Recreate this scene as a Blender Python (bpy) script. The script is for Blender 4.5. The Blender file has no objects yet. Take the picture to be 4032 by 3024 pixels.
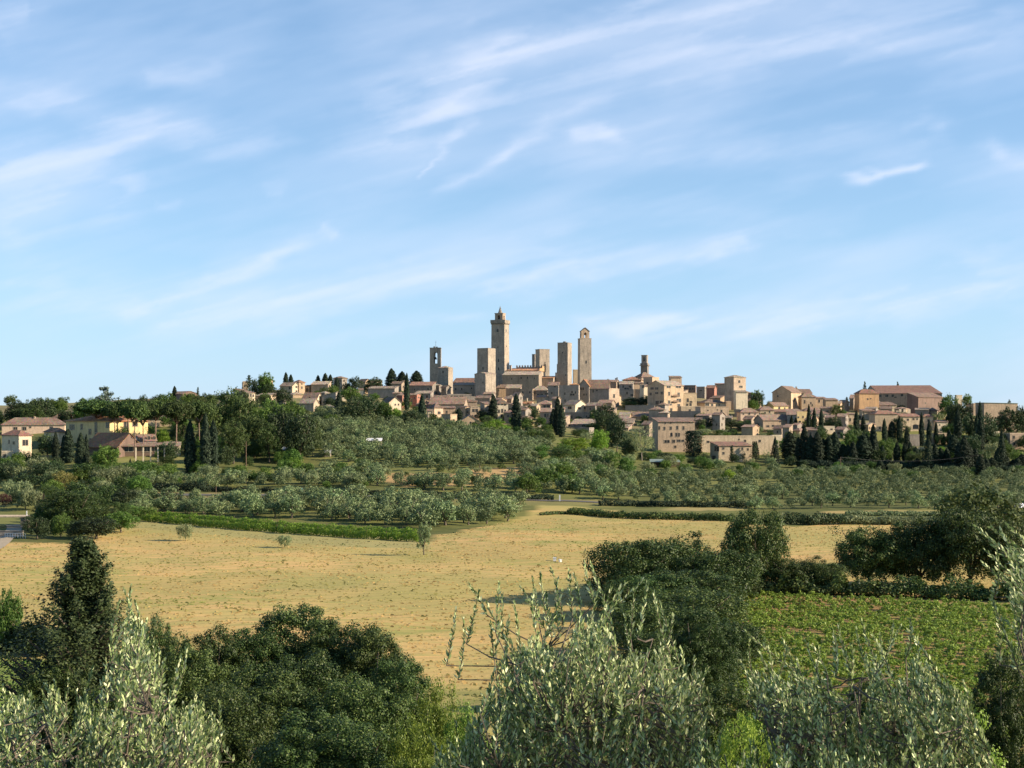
import bpy, math, random
import numpy as np

# ------------------------------------------------------------------ basics
F, HX, HY, CZ = 5600.0, 2016.0, 1650.0, 25.0
sc = bpy.context.scene
col = bpy.data.collections.new('scene'); sc.collection.children.link(col)

def P(px, py, Y):
    return ((px - HX) / F * Y, Y, CZ + (HY - py) / F * Y)

# views: origin and scale of the regions the coordinates below were measured in
V = {0: (0, 0, 1.0), 'O': (0, 0, 0.5486), 1: (0, 1400, 2.765), 2: (800, 1400, 2.765), 3: (1600, 1150, 2.765),
     4: (2300, 1250, 3.16), 5: (2900, 1400, 3.687), 6: (3400, 1450, 3.5),
     'A': (1560, 1480, 5.53), 'B': (1940, 1480, 5.027), 'C': (2300, 1450, 5.53), 'D': (900, 1440, 2.989),
     'E': (0, 1930, 3.95), 'F': (2500, 1650, 3.687), 'M': (0, 1700, 1.6385), 'N': (1300, 1600, 1.6385),
     'Q': (2600, 1700, 1.545), 'R': (2600, 2050, 1.545)}
def vx(v, x): return V[v][0] + x / V[v][2]
def vy(v, y): return V[v][1] + y / V[v][2]

def hsh(ix, iy, s):
    n = (ix.astype(np.int64) * 374761393 + iy.astype(np.int64) * 668265263 + s * 1442695041) & 0xffffffff
    n = ((n ^ (n >> 13)) * 1274126177) & 0xffffffff
    return ((n ^ (n >> 16)) & 0xffff) / 65535.0
def vn(x, y, s=0):
    x = np.asarray(x, float); y = np.asarray(y, float)
    ix = np.floor(x); iy = np.floor(y); fx = x - ix; fy = y - iy
    fx = fx * fx * (3 - 2 * fx); fy = fy * fy * (3 - 2 * fy)
    a = hsh(ix, iy, s); b = hsh(ix + 1, iy, s); c = hsh(ix, iy + 1, s); d = hsh(ix + 1, iy + 1, s)
    return (a * (1 - fx) + b * fx) * (1 - fy) + (c * (1 - fx) + d * fx) * fy
def fbm(x, y, s=0, o=4):
    t = 0; a = 0.5; n = 0
    for i in range(o):
        t = t + a * vn(np.asarray(x) * 2 ** i, np.asarray(y) * 2 ** i, s + i * 7); n += a; a *= 0.5
    return t / n

# ------------------------------------------------------------------ terrain
TY = np.array([-400, -60, 0, 4, 9, 16, 40, 80, 100, 280, 330, 360, 400, 430, 460, 480, 520, 560, 600, 640, 700, 780, 860, 940, 1050, 1400, 3000, 9000.])
NEAR = [6, -1.7, -1.7, -2.2, -4.6, -8, -17, -24.2, -25]
TC = {-1500: [-25, -24.5, -24, -22, -20, -18, -16.5, -13, -10, -6, -3, 0, 5, 8, 9, 6, -10, -30, -60],
      0: [-25, -24.5, -24, -22, -20, -18, -16.5, -13, -10, -6, -3, 0, 5, 8, 9, 6, -10, -30, -60],
      600: [-25, -25, -23.6, -21, -20, -17, -15, -11.5, -8, -4, 0, 4, 8, 12, 12, 8, -10, -30, -60],
      1200: [-25, -25, -23.6, -21, -19.6, -18, -16.5, -11.5, -6.5, -2.5, 1, 8, 14, 18, 20, 12, -10, -30, -60],
      1700: [-25, -25, -24.6, -21.6, -19.6, -16.8, -15.4, -12, -8.6, -5.8, -3, 3, 10, 17, 19, 10, -10, -30, -60],
      2150: [-25, -25, -24.9, -22.4, -20.6, -17.6, -16, -13.2, -10.4, -8, -6, 0, 8, 15, 18, 10, -10, -30, -60],
      2600: [-25, -25, -25, -23.6, -22.6, -21.6, -21, -20, -17.5, -14.5, -11, -4, 6, 14, 16, 10, -10, -30, -60],
      3100: [-25, -25, -25, -24.5, -24, -23.2, -22.6, -21.6, -20, -17, -13.5, -6, 2, 8, 9, 4, -15, -30, -60],
      3600: [-25, -25, -25, -24.5, -24, -23.3, -22.8, -21.8, -20.6, -18, -15, -9, -1, 7, 9, 3, -15, -30, -60],
      4032: [-25, -25, -25, -24.5, -24, -23.4, -22.9, -22, -20.8, -19, -16, -10, -4, 3, 5, 1, -15, -30, -60],
      5600: [-25, -25, -25, -24.5, -24, -23.4, -22.9, -22, -20.8, -19, -16, -10, -4, 3, 5, 1, -15, -30, -60]}
CK = sorted(TC); CT = np.array([NEAR + TC[k] for k in CK]); CKA = np.array(CK, float)
def ground(x, y):
    x = np.atleast_1d(np.asarray(x, float)); y = np.atleast_1d(np.asarray(y, float))
    c = np.clip(HX + F * x / np.maximum(y, 250), CKA[0], CKA[-1] - 1e-3)
    i = np.clip(np.searchsorted(CKA, c, side='right') - 1, 0, len(CK) - 2)
    t = (c - CKA[i]) / (CKA[i + 1] - CKA[i]); t = t * t * (3 - 2 * t)
    zz = np.array([np.interp(y, TY, CT[k]) for k in range(len(CK))])
    j = np.arange(len(x)); z = zz[i, j] * (1 - t) + zz[i + 1, j] * t
    far = np.clip((np.abs(y) - 60) / 60, 0, 1)
    return CZ + z + far * ((fbm(x / 23, y / 23, 3, 3) - .5) * .9 + (vn(x / 5, y / 5, 9) - .5) * .22)
def gz(x, y): return float(ground(x, y)[0])
SY = np.concatenate([np.arange(60, 1000, 1.0), np.arange(1000, 1400, 8.)])
def hit(px, py):
    """depth at which the sight line of (px,py) meets the terrain"""
    z = ground((px - HX) / F * SY, SY)
    r = CZ + (HY - py) / F * SY
    k = np.nonzero(r <= z)[0]
    return float(SY[k[0]]) if len(k) else None
def crest(px):
    """depth of the skyline of the terrain in a column"""
    z = ground((px - HX) / F * SY[600:], SY[600:])
    return float(SY[600 + int(np.argmax((z - CZ) / SY[600:]))])

# ------------------------------------------------------------------ mesh helpers
def tag(o, label=None, cat=None, group=None, kind=None):
    if label: o['label'] = label
    if cat: o['category'] = cat
    if group: o['group'] = group
    if kind: o['kind'] = kind
    return o
def link(o, parent=None):
    col.objects.link(o)
    if parent is not None: o.parent = parent
    return o
def empty(name, loc, rz=0):
    o = bpy.data.objects.new(name, None); o.empty_display_size = .5
    o.location = loc; o.rotation_euler = (0, 0, rz); return link(o)
def npmesh(name, verts, polys, mats=(), midx=None, smooth=False, colattr=None):
    """polys: list of (n,k) int arrays"""
    m = bpy.data.meshes.new(name)
    verts = np.ascontiguousarray(verts, dtype=np.float32)
    m.vertices.add(len(verts)); m.vertices.foreach_set('co', verts.ravel())
    idx = np.concatenate([p.ravel() for p in polys]).astype(np.int32)
    tot = np.concatenate([np.full(len(p), p.shape[1]) for p in polys]).astype(np.int32)
    st = np.concatenate([[0], np.cumsum(tot)[:-1]]).astype(np.int32)
    m.loops.add(len(idx)); m.loops.foreach_set('vertex_index', idx)
    m.polygons.add(len(tot)); m.polygons.foreach_set('loop_start', st)
    try: m.polygons.foreach_set('loop_total', tot)
    except Exception: pass
    for mt in mats: m.materials.append(mt)
    if midx is not None: m.polygons.foreach_set('material_index', np.asarray(midx, np.int32))
    m.polygons.foreach_set('use_smooth', np.full(len(tot), smooth))
    if colattr:
        for k, v in colattr.items():
            v = np.asarray(v, np.float32)
            if v.ndim == 1:
                at = m.attributes.new(k, 'FLOAT', 'POINT'); at.data.foreach_set('value', v)
            else:
                at = m.attributes.new(k, 'FLOAT_COLOR', 'POINT')
                at.data.foreach_set('color', np.concatenate([v, np.ones((len(v), 1), np.float32)], 1).ravel())
    m.update(calc_edges=True); m.validate()
    return m
class MB:
    def __init__(s): s.v = []; s.f = []; s.m = []
    def add(s, vs, fs, mi=0):
        b = len(s.v); s.v += [tuple(v) for v in vs]
        for f in fs: s.f.append([b + i for i in f]); s.m.append(mi)
        return s
    def box(s, x0, x1, y0, y1, z0, z1, mi=0, tap=1.0):
        cx, cy = (x0 + x1) / 2, (y0 + y1) / 2
        q = [(x0, y0), (x1, y0), (x1, y1), (x0, y1)]
        return s.add([(x, y, z0) for x, y in q] + [(cx + (x - cx) * tap, cy + (y - cy) * tap, z1) for x, y in q],
                     [(3, 2, 1, 0), (4, 5, 6, 7), (0, 1, 5, 4), (1, 2, 6, 5), (2, 3, 7, 6), (3, 0, 4, 7)], mi)
    def prism(s, poly, d, mi=0):
        """poly: list of 3d points (planar), d: extrusion vector"""
        n = len(poly); a = [tuple(p) for p in poly]; b = [tuple(p[i] + d[i] for i in range(3)) for p in poly]
        return s.add(a + b, [tuple(range(n))[::-1], tuple(range(n, 2 * n))] + [(i, (i + 1) % n, n + (i + 1) % n, n + i) for i in range(n)], mi)
    def cyl(s, x, y, z0, z1, r0, r1=None, n=8, mi=0):
        if r1 is None: r1 = r0
        a = [(x + r0 * math.cos(2 * math.pi * i / n), y + r0 * math.sin(2 * math.pi * i / n), z0) for i in range(n)]
        b = [(x + r1 * math.cos(2 * math.pi * i / n), y + r1 * math.sin(2 * math.pi * i / n), z1) for i in range(n)]
        return s.add(a + b, [tuple(range(n))[::-1], tuple(range(n, 2 * n))] + [(i, (i + 1) % n, n + (i + 1) % n, n + i) for i in range(n)], mi)
    def tube(s, pts, rads, n=5, mi=0):
        pts = [np.array(p, float) for p in pts]; rings = []
        for i, p in enumerate(pts):
            d = pts[min(i + 1, len(pts) - 1)] - pts[max(i - 1, 0)]; d = d / (np.linalg.norm(d) + 1e-9)
            u = np.cross(d, (0.3, 0.9, 0.2)); u /= (np.linalg.norm(u) + 1e-9); w = np.cross(d, u)
            rings.append([tuple(p + rads[i] * (math.cos(2 * math.pi * k / n) * u + math.sin(2 * math.pi * k / n) * w)) for k in range(n)])
        vs = [q for r in rings for q in r]; fs = []
        for i in range(len(pts) - 1):
            for k in range(n): fs.append((i * n + k, i * n + (k + 1) % n, (i + 1) * n + (k + 1) % n, (i + 1) * n + k))
        fs.append(tuple(range(n))[::-1]); fs.append(tuple(range((len(pts) - 1) * n, len(pts) * n)))
        return s.add(vs, fs, mi)
    def mesh(s, name, mats, smooth=False):
        m = bpy.data.meshes.new(name); m.from_pydata(s.v, [], s.f)
        for k in (mats if isinstance(mats, (list, tuple)) else [mats]): m.materials.append(k)
        for p, i in zip(m.polygons, s.m): p.material_index = i; p.use_smooth = smooth
        m.update(); return m
    def build(s, name, mats, parent=None, smooth=False):
        return link(bpy.data.objects.new(name, s.mesh(name, mats, smooth)), parent)

# ------------------------------------------------------------------ materials
def mat(name):
    m = bpy.data.materials.new(name); m.use_nodes = True
    nt = m.node_tree; nt.nodes.clear()
    out = nt.nodes.new('ShaderNodeOutputMaterial'); return m, nt, out
def nd(nt, t, ins=None, **kw):
    n = nt.nodes.new(t)
    for k, v in kw.items(): setattr(n, k, v)
    if ins:
        for k, v in ins.items():
            if isinstance(v, bpy.types.NodeSocket): nt.links.new(v, n.inputs[k])
            else: n.inputs[k].default_value = v
    return n
def c4(c): return (c[0], c[1], c[2], 1)
def mixc(nt, f, a, b, mode='MIX'):
    n = nt.nodes.new('ShaderNodeMix'); n.data_type = 'RGBA'; n.blend_type = mode
    for s, v in ((n.inputs[0], f), (n.inputs[6], a), (n.inputs[7], b)):
        if isinstance(v, bpy.types.NodeSocket): nt.links.new(v, s)
        else: s.default_value = v if isinstance(v, (int, float)) else c4(v)
    return n.outputs[2]
def ramp(nt, fac, stops):
    r = nt.nodes.new('ShaderNodeValToRGB'); nt.links.new(fac, r.inputs[0])
    e = r.color_ramp.elements
    while len(e) < len(stops): e.new(.5)
    for k, (p, c) in enumerate(stops):
        e[k].position = p; e[k].color = c4(c) if not isinstance(c, (int, float)) else (c, c, c, 1)
    return r.outputs[0]
def noise(nt, vec, scale, detail=3, rough=.55):
    n = nd(nt, 'ShaderNodeTexNoise', {'Scale': scale, 'Detail': detail, 'Roughness': rough})
    if vec is not None: nt.links.new(vec, n.inputs['Vector'])
    return n.outputs[0]
def simple(name, c, rough=.8, metal=0, var=.15, scale=3):
    m, nt, out = mat(name); tc = nd(nt, 'ShaderNodeTexCoord')
    n = noise(nt, tc.outputs['Object'], scale)
    cc = ramp(nt, n, [(.3, tuple(x * (1 - var) for x in c)), (.7, tuple(min(1, x * (1 + var)) for x in c))])
    b = nd(nt, 'ShaderNodeBsdfPrincipled', {'Base Color': cc, 'Roughness': rough, 'Metallic': metal})
    nt.links.new(b.outputs[0], out.inputs[0]); return m
def stone(name, c, c2=None, var=.25, blocks=True, rough=.9, bs=.55):
    """masonry: courses of blocks with tone changes, weather stains, bump"""
    c2 = c2 or tuple(x * .62 for x in c)
    m, nt, out = mat(name); tc = nd(nt, 'ShaderNodeTexCoord'); o = tc.outputs['Object']
    inf = nd(nt, 'ShaderNodeObjectInfo').outputs['Random']
    big = noise(nt, o, .24, 6, .68); mid = noise(nt, o, 1.1, 4, .6)
    mp = nd(nt, 'ShaderNodeMapping', {'Vector': o, 'Scale': (.5, .5, .07)})
    streak = noise(nt, mp.outputs[0], 2.2, 4, .6)
    cc = mixc(nt, ramp(nt, big, [(.38, 0.), (.62, 1.)]), c2, c)
    cc = mixc(nt, ramp(nt, mid, [(.35, .0), (.75, .55)]), cc, tuple(min(1, x * 1.25) for x in c))
    cc = mixc(nt, ramp(nt, streak, [(.5, 0.), (.72, .6)]), cc, tuple(x * .6 for x in c2))
    hgt = mid
    if blocks:
        cx = nd(nt, 'ShaderNodeSeparateXYZ', {'Vector': o})
        ad = nd(nt, 'ShaderNodeMath', {0: cx.outputs[0], 1: cx.outputs[1]}, operation='ADD')
        cb = nd(nt, 'ShaderNodeCombineXYZ', {'X': ad.outputs[0], 'Y': cx.outputs[2]})
        br = nd(nt, 'ShaderNodeTexBrick', {'Vector': cb.outputs[0], 'Color1': (.72, .72, .72, 1), 'Color2': (1.0, .98, .95, 1), 'Mortar': (.6, .58, .55, 1),
                                           'Scale': 1.0, 'Mortar Size': .03, 'Brick Width': bs, 'Row Height': bs * .5})
        cc = mixc(nt, .8, cc, br.outputs[0], 'MULTIPLY')
    hs = nd(nt, 'ShaderNodeHueSaturation', {'Color': cc})
    mv = nd(nt, 'ShaderNodeMapRange', {0: inf, 3: .82, 4: 1.15}); nt.links.new(mv.outputs[0], hs.inputs['Value'])
    bp = nd(nt, 'ShaderNodeBump', {'Strength': .6, 'Distance': .12, 'Height': hgt})
    b = nd(nt, 'ShaderNodeBsdfPrincipled', {'Base Color': hs.outputs[0], 'Roughness': rough, 'Normal': bp.outputs[0]})
    nt.links.new(b.outputs[0], out.inputs[0]); return m
def tiles(name, c):
    """old clay tile roof: ribs down the slope, patchy tile colours, lichen"""
    m, nt, out = mat(name); tc = nd(nt, 'ShaderNodeTexCoord'); o = tc.outputs['Object']
    inf = nd(nt, 'ShaderNodeObjectInfo').outputs['Random']
    n1 = noise(nt, o, .35, 4, .65); n2 = noise(nt, o, 2.2, 3, .6)
    vo = nd(nt, 'ShaderNodeTexVoronoi', {'Vector': o, 'Scale': 2.6})
    cc = mixc(nt, ramp(nt, n1, [(.3, 0.), (.7, 1.)]), tuple(x * .62 for x in c), tuple(min(1, x * 1.18) for x in c))
    cc = mixc(nt, .35, cc, vo.outputs['Color'], 'OVERLAY')
    cc = mixc(nt, ramp(nt, n2, [(.55, 0.), (.75, .6)]), cc, (.30, .27, .21))
    wv = nd(nt, 'ShaderNodeTexWave', {'Vector': o, 'Scale': 1.7, 'Distortion': .4, 'Detail': 1.}, bands_direction='X')
    cc = mixc(nt, .3, cc, wv.outputs[0], 'MULTIPLY')
    hs = nd(nt, 'ShaderNodeHueSaturation', {'Color': cc})
    mv = nd(nt, 'ShaderNodeMapRange', {0: inf, 3: .75, 4: 1.25}); nt.links.new(mv.outputs[0], hs.inputs['Value'])
    bp = nd(nt, 'ShaderNodeBump', {'Strength': .8, 'Distance': .1, 'Height': wv.outputs[0]})
    b = nd(nt, 'ShaderNodeBsdfPrincipled', {'Base Color': hs.outputs[0], 'Roughness': .9, 'Normal': bp.outputs[0]})
    nt.links.new(b.outputs[0], out.inputs[0]); return m
def leafmat(name, c1, c2, trans=.3, rough=.6, back=None, c3=None, spec=.3, stops=None, hv=1.):
    m, nt, out = mat(name)
    g = nd(nt, 'ShaderNodeNewGeometry'); inf = nd(nt, 'ShaderNodeObjectInfo').outputs['Random']
    rp = g.outputs['Random Per Island']
    st = [(0., c1), (1., c2)] if c3 is None else [(0., c1), (.8, c2), (1., c3)]
    cc = ramp(nt, rp, stops or st)
    if back: cc = mixc(nt, g.outputs['Backfacing'], cc, back)
    hs = nd(nt, 'ShaderNodeHueSaturation', {'Color': cc})
    mv = nd(nt, 'ShaderNodeMapRange', {0: inf, 3: 1 - .28 * hv, 4: 1 + .28 * hv}); nt.links.new(mv.outputs[0], hs.inputs['Value'])
    mh = nd(nt, 'ShaderNodeMath', {0: inf, 1: 7.31}, operation='MULTIPLY'); fr = nd(nt, 'ShaderNodeMath', {0: mh.outputs[0]}, operation='FRACT')
    m2 = nd(nt, 'ShaderNodeMapRange', {0: fr.outputs[0], 3: .5 - .016 * hv, 4: .5 + .015 * hv}); nt.links.new(m2.outputs[0], hs.inputs['Hue'])
    b = nd(nt, 'ShaderNodeBsdfPrincipled', {'Base Color': hs.outputs[0], 'Roughness': rough, 'Specular IOR Level': spec})
    t = nd(nt, 'ShaderNodeBsdfTranslucent', {'Color': hs.outputs[0]})
    x = nd(nt, 'ShaderNodeMixShader', {0: trans, 1: b.outputs[0], 2: t.outputs[0]})
    nt.links.new(x.outputs[0], out.inputs[0]); return m

M = {}
M['tower'] = stone('tower_stone', (0.47, 0.395, 0.31), (0.29, 0.25, 0.205), bs=.9)
M['towerdark'] = stone('dark_tower_stone_with_shade', (0.33, 0.29, 0.25), (0.23, 0.205, 0.18), bs=.9)  # darker tower stone; shade on the ridge bell tower put into its tone
M['stone'] = stone('rubble_stone', (0.47, 0.37, 0.275), (0.33, 0.26, 0.195))
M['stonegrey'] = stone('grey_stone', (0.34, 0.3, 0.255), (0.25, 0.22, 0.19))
M['tan'] = stone('tan_stone', (0.56, 0.42, 0.28), (0.43, 0.32, 0.215))
M['pink'] = stone('pinkish_stone', (0.57, 0.43, 0.3), (0.44, 0.335, 0.24))
M['buff'] = stone('buff_stone', (0.6, 0.48, 0.33), (0.48, 0.38, 0.26))
M['cream'] = stone('cream_plaster', (.66, .56, .40), (.52, .43, .31), blocks=False)
M['yellow'] = stone('yellow_plaster', (.72, .56, .28), (.62, .47, .23), blocks=False)
M['pinkplaster'] = stone('pink_plaster', (0.64, 0.47, 0.34), (0.54, 0.4, 0.29), blocks=False)
M['orange'] = stone('orange_plaster_and_sun_tint', (.55, .34, .17), (.42, .27, .15), blocks=False)  # also tints the palace gable and the corner front for sunlight
M['brick'] = stone('brown_brick', (0.26, 0.175, 0.14), (0.19, 0.135, 0.11), bs=.4)
M['redwall'] = stone('red_plaster', (.36, .16, .11), (.28, .13, .1), blocks=False)
M['white'] = stone('white_plaster', (.74, .72, .68), (.62, .6, .56), blocks=False)
M['roof'] = tiles('clay_tiles', (.31, .21, .155))
M['roofpale'] = tiles('pale_clay_tiles', (.42, .335, .25))
M['roofred'] = tiles('red_clay_tiles', (.32, .175, .12))
M['rooforange'] = tiles('orange_clay_tiles', (.52, .26, .13))
M['flat'] = simple('flat_roof_screed', (.36, .31, .25), .9)
M['glass'] = simple('window_glass', (.025, .028, .032), .25)
M['frame'] = simple('window_surround', (.34, .28, .21), .8)
M['shutter'] = simple('brown_shutter', (.12, .075, .045), .7)
M['dark'] = simple('dark_opening', (.03, .027, .025), .9)
M['metal'] = simple('dark_iron', (.08, .08, .08), .5, .7)
M['greenroof'] = simple('green_sheet_roof', (.22, .28, .23), .5)
M['wood'] = simple('weathered_wood', (.18, .12, .08), .85)
M['whitepaint'] = simple('white_paint', (.78, .78, .76), .5, var=.05)
M['bark'] = simple('tree_bark', (.13, .105, .08), .95, var=.4, scale=9)
M['barkpale'] = simple('pale_olive_bark', (.24, .21, .17), .95, var=.35, scale=14)
M['pinebark'] = simple('pine_bark', (.22, .15, .11), .95, var=.35, scale=6)

# ------------------------------------------------------------------ camera, sun, world
cam = bpy.data.cameras.new('camera'); co = bpy.data.objects.new('camera', cam); sc.collection.objects.link(co)
co.location = (0, 0, CZ); co.rotation_euler = (math.pi / 2, 0, 0)
cam.sensor_width = 36; cam.lens = 36 * F / 4032; cam.shift_y = (HY - 1512) / 4032
cam.clip_start = .1; cam.clip_end = 60000; sc.camera = co
SAZ, SEL = math.radians(99), math.radians(24)     # clockwise from the view direction (+Y)
sun = bpy.data.lights.new('sun', 'SUN'); sun.energy = 5.0; sun.angle = math.radians(.5); sun.color = (1, .83, .62)
so = bpy.data.objects.new('sun', sun); sc.collection.objects.link(so)
so.rotation_euler = (math.pi / 2 - SEL, 0, math.pi - SAZ)
w = bpy.data.worlds.new('World'); sc.world = w; w.use_nodes = True
wn = w.node_tree; wn.nodes.clear()
sky = wn.nodes.new('ShaderNodeTexSky'); sky.sky_type = 'NISHITA'; sky.sun_disc = False
sky.sun_elevation = SEL; sky.sun_rotation = SAZ; sky.altitude = 300; sky.air_density = 1.0; sky.dust_density = .15; sky.ozone_density = 3.0
bg = wn.nodes.new('ShaderNodeBackground'); bg.inputs[1].default_value = .085
wo = wn.nodes.new('ShaderNodeOutputWorld'); mulc = wn.nodes.new('ShaderNodeMix'); mulc.data_type = 'RGBA'; mulc.blend_type = 'MULTIPLY'; mulc.inputs[0].default_value = 1; mulc.inputs[7].default_value = (.95, 1.03, 1.06, 1)
wn.links.new(sky.outputs[0], mulc.inputs[6]); wn.links.new(mulc.outputs[2], bg.inputs[0]); wn.links.new(bg.outputs[0], wo.inputs[0])
sc.view_settings.view_transform = 'Standard'; sc.view_settings.look = 'None'
sc.view_settings.exposure = .85; sc.view_settings.gamma = 1
sc.cycles.max_bounces = 5; sc.cycles.transparent_max_bounces = 8
# ------------------------------------------------------------------ ground sheet
def inpoly(x, y, poly):
    x = np.asarray(x); y = np.asarray(y); r = np.zeros(x.shape, bool); n = len(poly)
    for i in range(n):
        x1, y1 = poly[i]; x2, y2 = poly[(i + 1) % n]
        c = ((y1 > y) != (y2 > y)) & (x < (x2 - x1) * (y - y1) / ((y2 - y1) + 1e-12) + x1)
        r ^= c
    return r
EDGE = [(-900, 2135), (0, 2140), (300, 2140), (430, 2100), (560, 2060), (620, 2056), (1000, 2105), (1500, 2138), (1640, 2142), (1720, 2112),
        (2050, 2040), (2150, 2008), (2500, 2028), (2800, 2052), (3100, 2072), (3300, 2060), (4032, 2070), (5000, 2070)]
ex, ey = zip(*EDGE)
def edgeY(px): return 25 * F / (np.interp(px, ex, ey) - HY)
STRAW, STRAW2 = (.61, .405, .165), (.43, .365, .13)
def regions(x, y):
    """base and second colour of the land at x, y"""
    yy = np.maximum(y, 1.); px = HX + F * x / yy; z = ground(x, y); py = HY - (z - CZ) * F / yy
    n = len(x); A = np.tile(np.array((.065, .09, .028)), (n, 1)); B = np.tile(np.array((.115, .13, .042)), (n, 1))
    px_ = px + (fbm(x / 6, y / 6, 41, 2) - .5) * 24; py_ = py + (fbm(x / 6, y / 6, 51, 2) - .5) * 9
    def put(mask, a, b): A[mask] = a; B[mask] = b
    put((y > 105) & (y < edgeY(px_) + (fbm(x / 5, y / 30, 61, 2) - .5) * 9), STRAW, STRAW2)
    put((y > 100) & (y < 132), (.20, .20, .07), STRAW2)
    g = inpoly(px_, py_, [(430, 2075), (600, 2040), (1000, 2080), (1660, 2125), (1660, 2160), (1300, 2150), (900, 2112), (620, 2085)])
    put(g & (y < 350), (.30, .30, .12), (.42, .34, .15))
    g = inpoly(px_, py_, [(1700, 2120), (2000, 2060), (2150, 2020), (2200, 2045), (2050, 2100), (1800, 2180)])
    put(g & (y < 400), (.30, .30, .10), STRAW)
    qx = px + (fbm(x / 9, y / 5, 141, 3) - .5) * 420; qy = py + (fbm(x / 9, y / 5, 151, 3) - .5) * 130
    GR = (.31, .315, .095)
    for pg in ([(-300, 2170), (500, 2200), (420, 2330), (-300, 2400)], [(1650, 2150), (2100, 2080), (2500, 2070), (2350, 2200), (1800, 2215)], [(450, 2270), (1100, 2250), (1050, 2380), (480, 2420)],
               [(1300, 2420), (1700, 2400), (1750, 2480), (1350, 2500)], [(2300, 2060), (2800, 2075), (2800, 2130), (2300, 2120)]):
        put(inpoly(qx, qy, pg) & (y > 120) & (y < edgeY(px) - 3), GR, STRAW)
    # vineyard soil and its grassy head, lower right
    put((px > 2780) & (y > 118) & (y < 203), (.36, .20, .105), (.20, .19, .06))
    put((px < 250) & (y > 100) & (y < 149 - .01 * px), (.13, .25, .035), (.17, .28, .05))
    # strips and banks of the slope
    g = inpoly(px_, py_, [(440, 1935), (1300, 1945), (2000, 1958), (2420, 1972), (2430, 2000), (2000, 1985), (1600, 1972), (1000, 1975), (500, 1965)])
    put(g & (y < 430) & (y > 350), (.27, .21, .10), (.15, .15, .06))
    g = inpoly(px_, py_, [(1470, 1842), (1700, 1856), (2050, 1838), (2090, 1872), (1950, 1912), (1600, 1915), (1480, 1890)])
    put(g & (y > 400) & (y < 500), (.50, .32, .15), (.38, .28, .13))
    g = inpoly(px_, py_, [(1260, 1800), (1500, 1815), (1840, 1832), (1850, 1862), (1560, 1862), (1300, 1840)])
    put(g & (y > 400), (.14, .17, .045), (.19, .20, .07))
    g = inpoly(px_, py_, [(3250, 2010), (3700, 2008), (3700, 2022), (3250, 2024)])
    put(g & (y < 420), (.46, .34, .14), (.25, .22, .09))
    g = inpoly(px_, py_, [(2600, 1998), (2920, 1995), (2950, 2008), (2600, 2012)])
    put(g & (y < 420), (.42, .32, .15), (.25, .22, .09))
    g = inpoly(px_, py_, [(440, 1800), (760, 1795), (800, 1850), (430, 1860)])
    put(g & (y > 420), (.16, .21, .05), (.24, .22, .08))
    town = (py_ < 1700) & (px > 1600) & (y > 640) | (py_ < 1640) & (y > 700)
    put(town, (.16, .15, .07), (.24, .20, .13))
    return A, B
def axis(segs):
    o = []
    for a, b, s in segs: o += list(np.arange(a, b, s))
    return np.array(o + [segs[-1][1]])
gx = axis([(-9000, -1200, 1300), (-1200, -400, 40), (-400, 400, 2.6), (400, 1200, 40), (1200, 9000, 1300)])
gy = axis([(-400, -20, 40), (-20, 100, 4), (100, 620, 2.2), (620, 1100, 6), (1100, 3000, 80), (3000, 9000, 1500)])
XX, YY = np.meshgrid(gx, gy); xf, yf = XX.ravel(), YY.ravel()
zf = ground(xf, yf); RA, RB = regions(xf, yf)
nx, ny = len(gx), len(gy)
ii = (np.arange(ny - 1)[:, None] * nx + np.arange(nx - 1)[None, :]).ravel()
quads = np.stack([ii, ii + 1, ii + nx + 1, ii + nx], 1)
m, nt, out = mat('ground_cover')
tc = nd(nt, 'ShaderNodeTexCoord'); o_ = tc.outputs['Object']
ca = nd(nt, 'ShaderNodeAttribute', attribute_name='ColA').outputs['Color']; cb = nd(nt, 'ShaderNodeAttribute', attribute_name='ColB').outputs['Color']
mp = nd(nt, 'ShaderNodeMapping', {'Vector': o_, 'Scale': (.35, 1.0, 1.0), 'Rotation': (0, 0, .12)})
n1 = noise(nt, mp.outputs[0], .045, 5, .6); n2 = noise(nt, mp.outputs[0], .45, 4, .65); n3 = noise(nt, o_, 3.2, 3, .6)
f1 = nd(nt, 'ShaderNodeMath', {0: n1, 1: n2}, operation='ADD'); f2 = nd(nt, 'ShaderNodeMath', {0: f1.outputs[0], 1: .5}, operation='MULTIPLY')
cc = mixc(nt, ramp(nt, f2.outputs[0], [(.44, 0.), (.58, 1.)]), ca, cb)
n0 = noise(nt, o_, .018, 3, .5); cc = mixc(nt, ramp(nt, n0, [(.42, 0.), (.58, .75)]), cc, mixc(nt, .5, cb, (.27, .28, .085)))
mw = nd(nt, 'ShaderNodeMapping', {'Vector': o_, 'Rotation': (0, 0, -.35)}); wv = nd(nt, 'ShaderNodeTexWave', {'Vector': mw.outputs[0], 'Scale': .11, 'Distortion': 3.5, 'Detail': 3., 'Detail Scale': .6}, bands_direction='Y')
cc = mixc(nt, ramp(nt, wv.outputs[0], [(.6, 0.), (.95, .3)]), cc, (.30, .25, .10))
cc = mixc(nt, ramp(nt, n2, [(.56, 0.), (.68, .35)]), cc, (.26, .25, .08))
cc = mixc(nt, ramp(nt, n3, [(.28, .25), (.5, 0.)]), cc, (.22, .17, .07))
bp = nd(nt, 'ShaderNodeBump', {'Strength': .6, 'Distance': .2, 'Height': n2})
bp2 = nd(nt, 'ShaderNodeBump', {'Strength': .5, 'Distance': .06, 'Height': n3, 'Normal': bp.outputs[0]})
b = nd(nt, 'ShaderNodeBsdfPrincipled', {'Base Color': cc, 'Roughness': .95, 'Specular IOR Level': .1, 'Normal': bp2.outputs[0]})
nt.links.new(b.outputs[0], out.inputs[0]); M['ground'] = m
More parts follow.
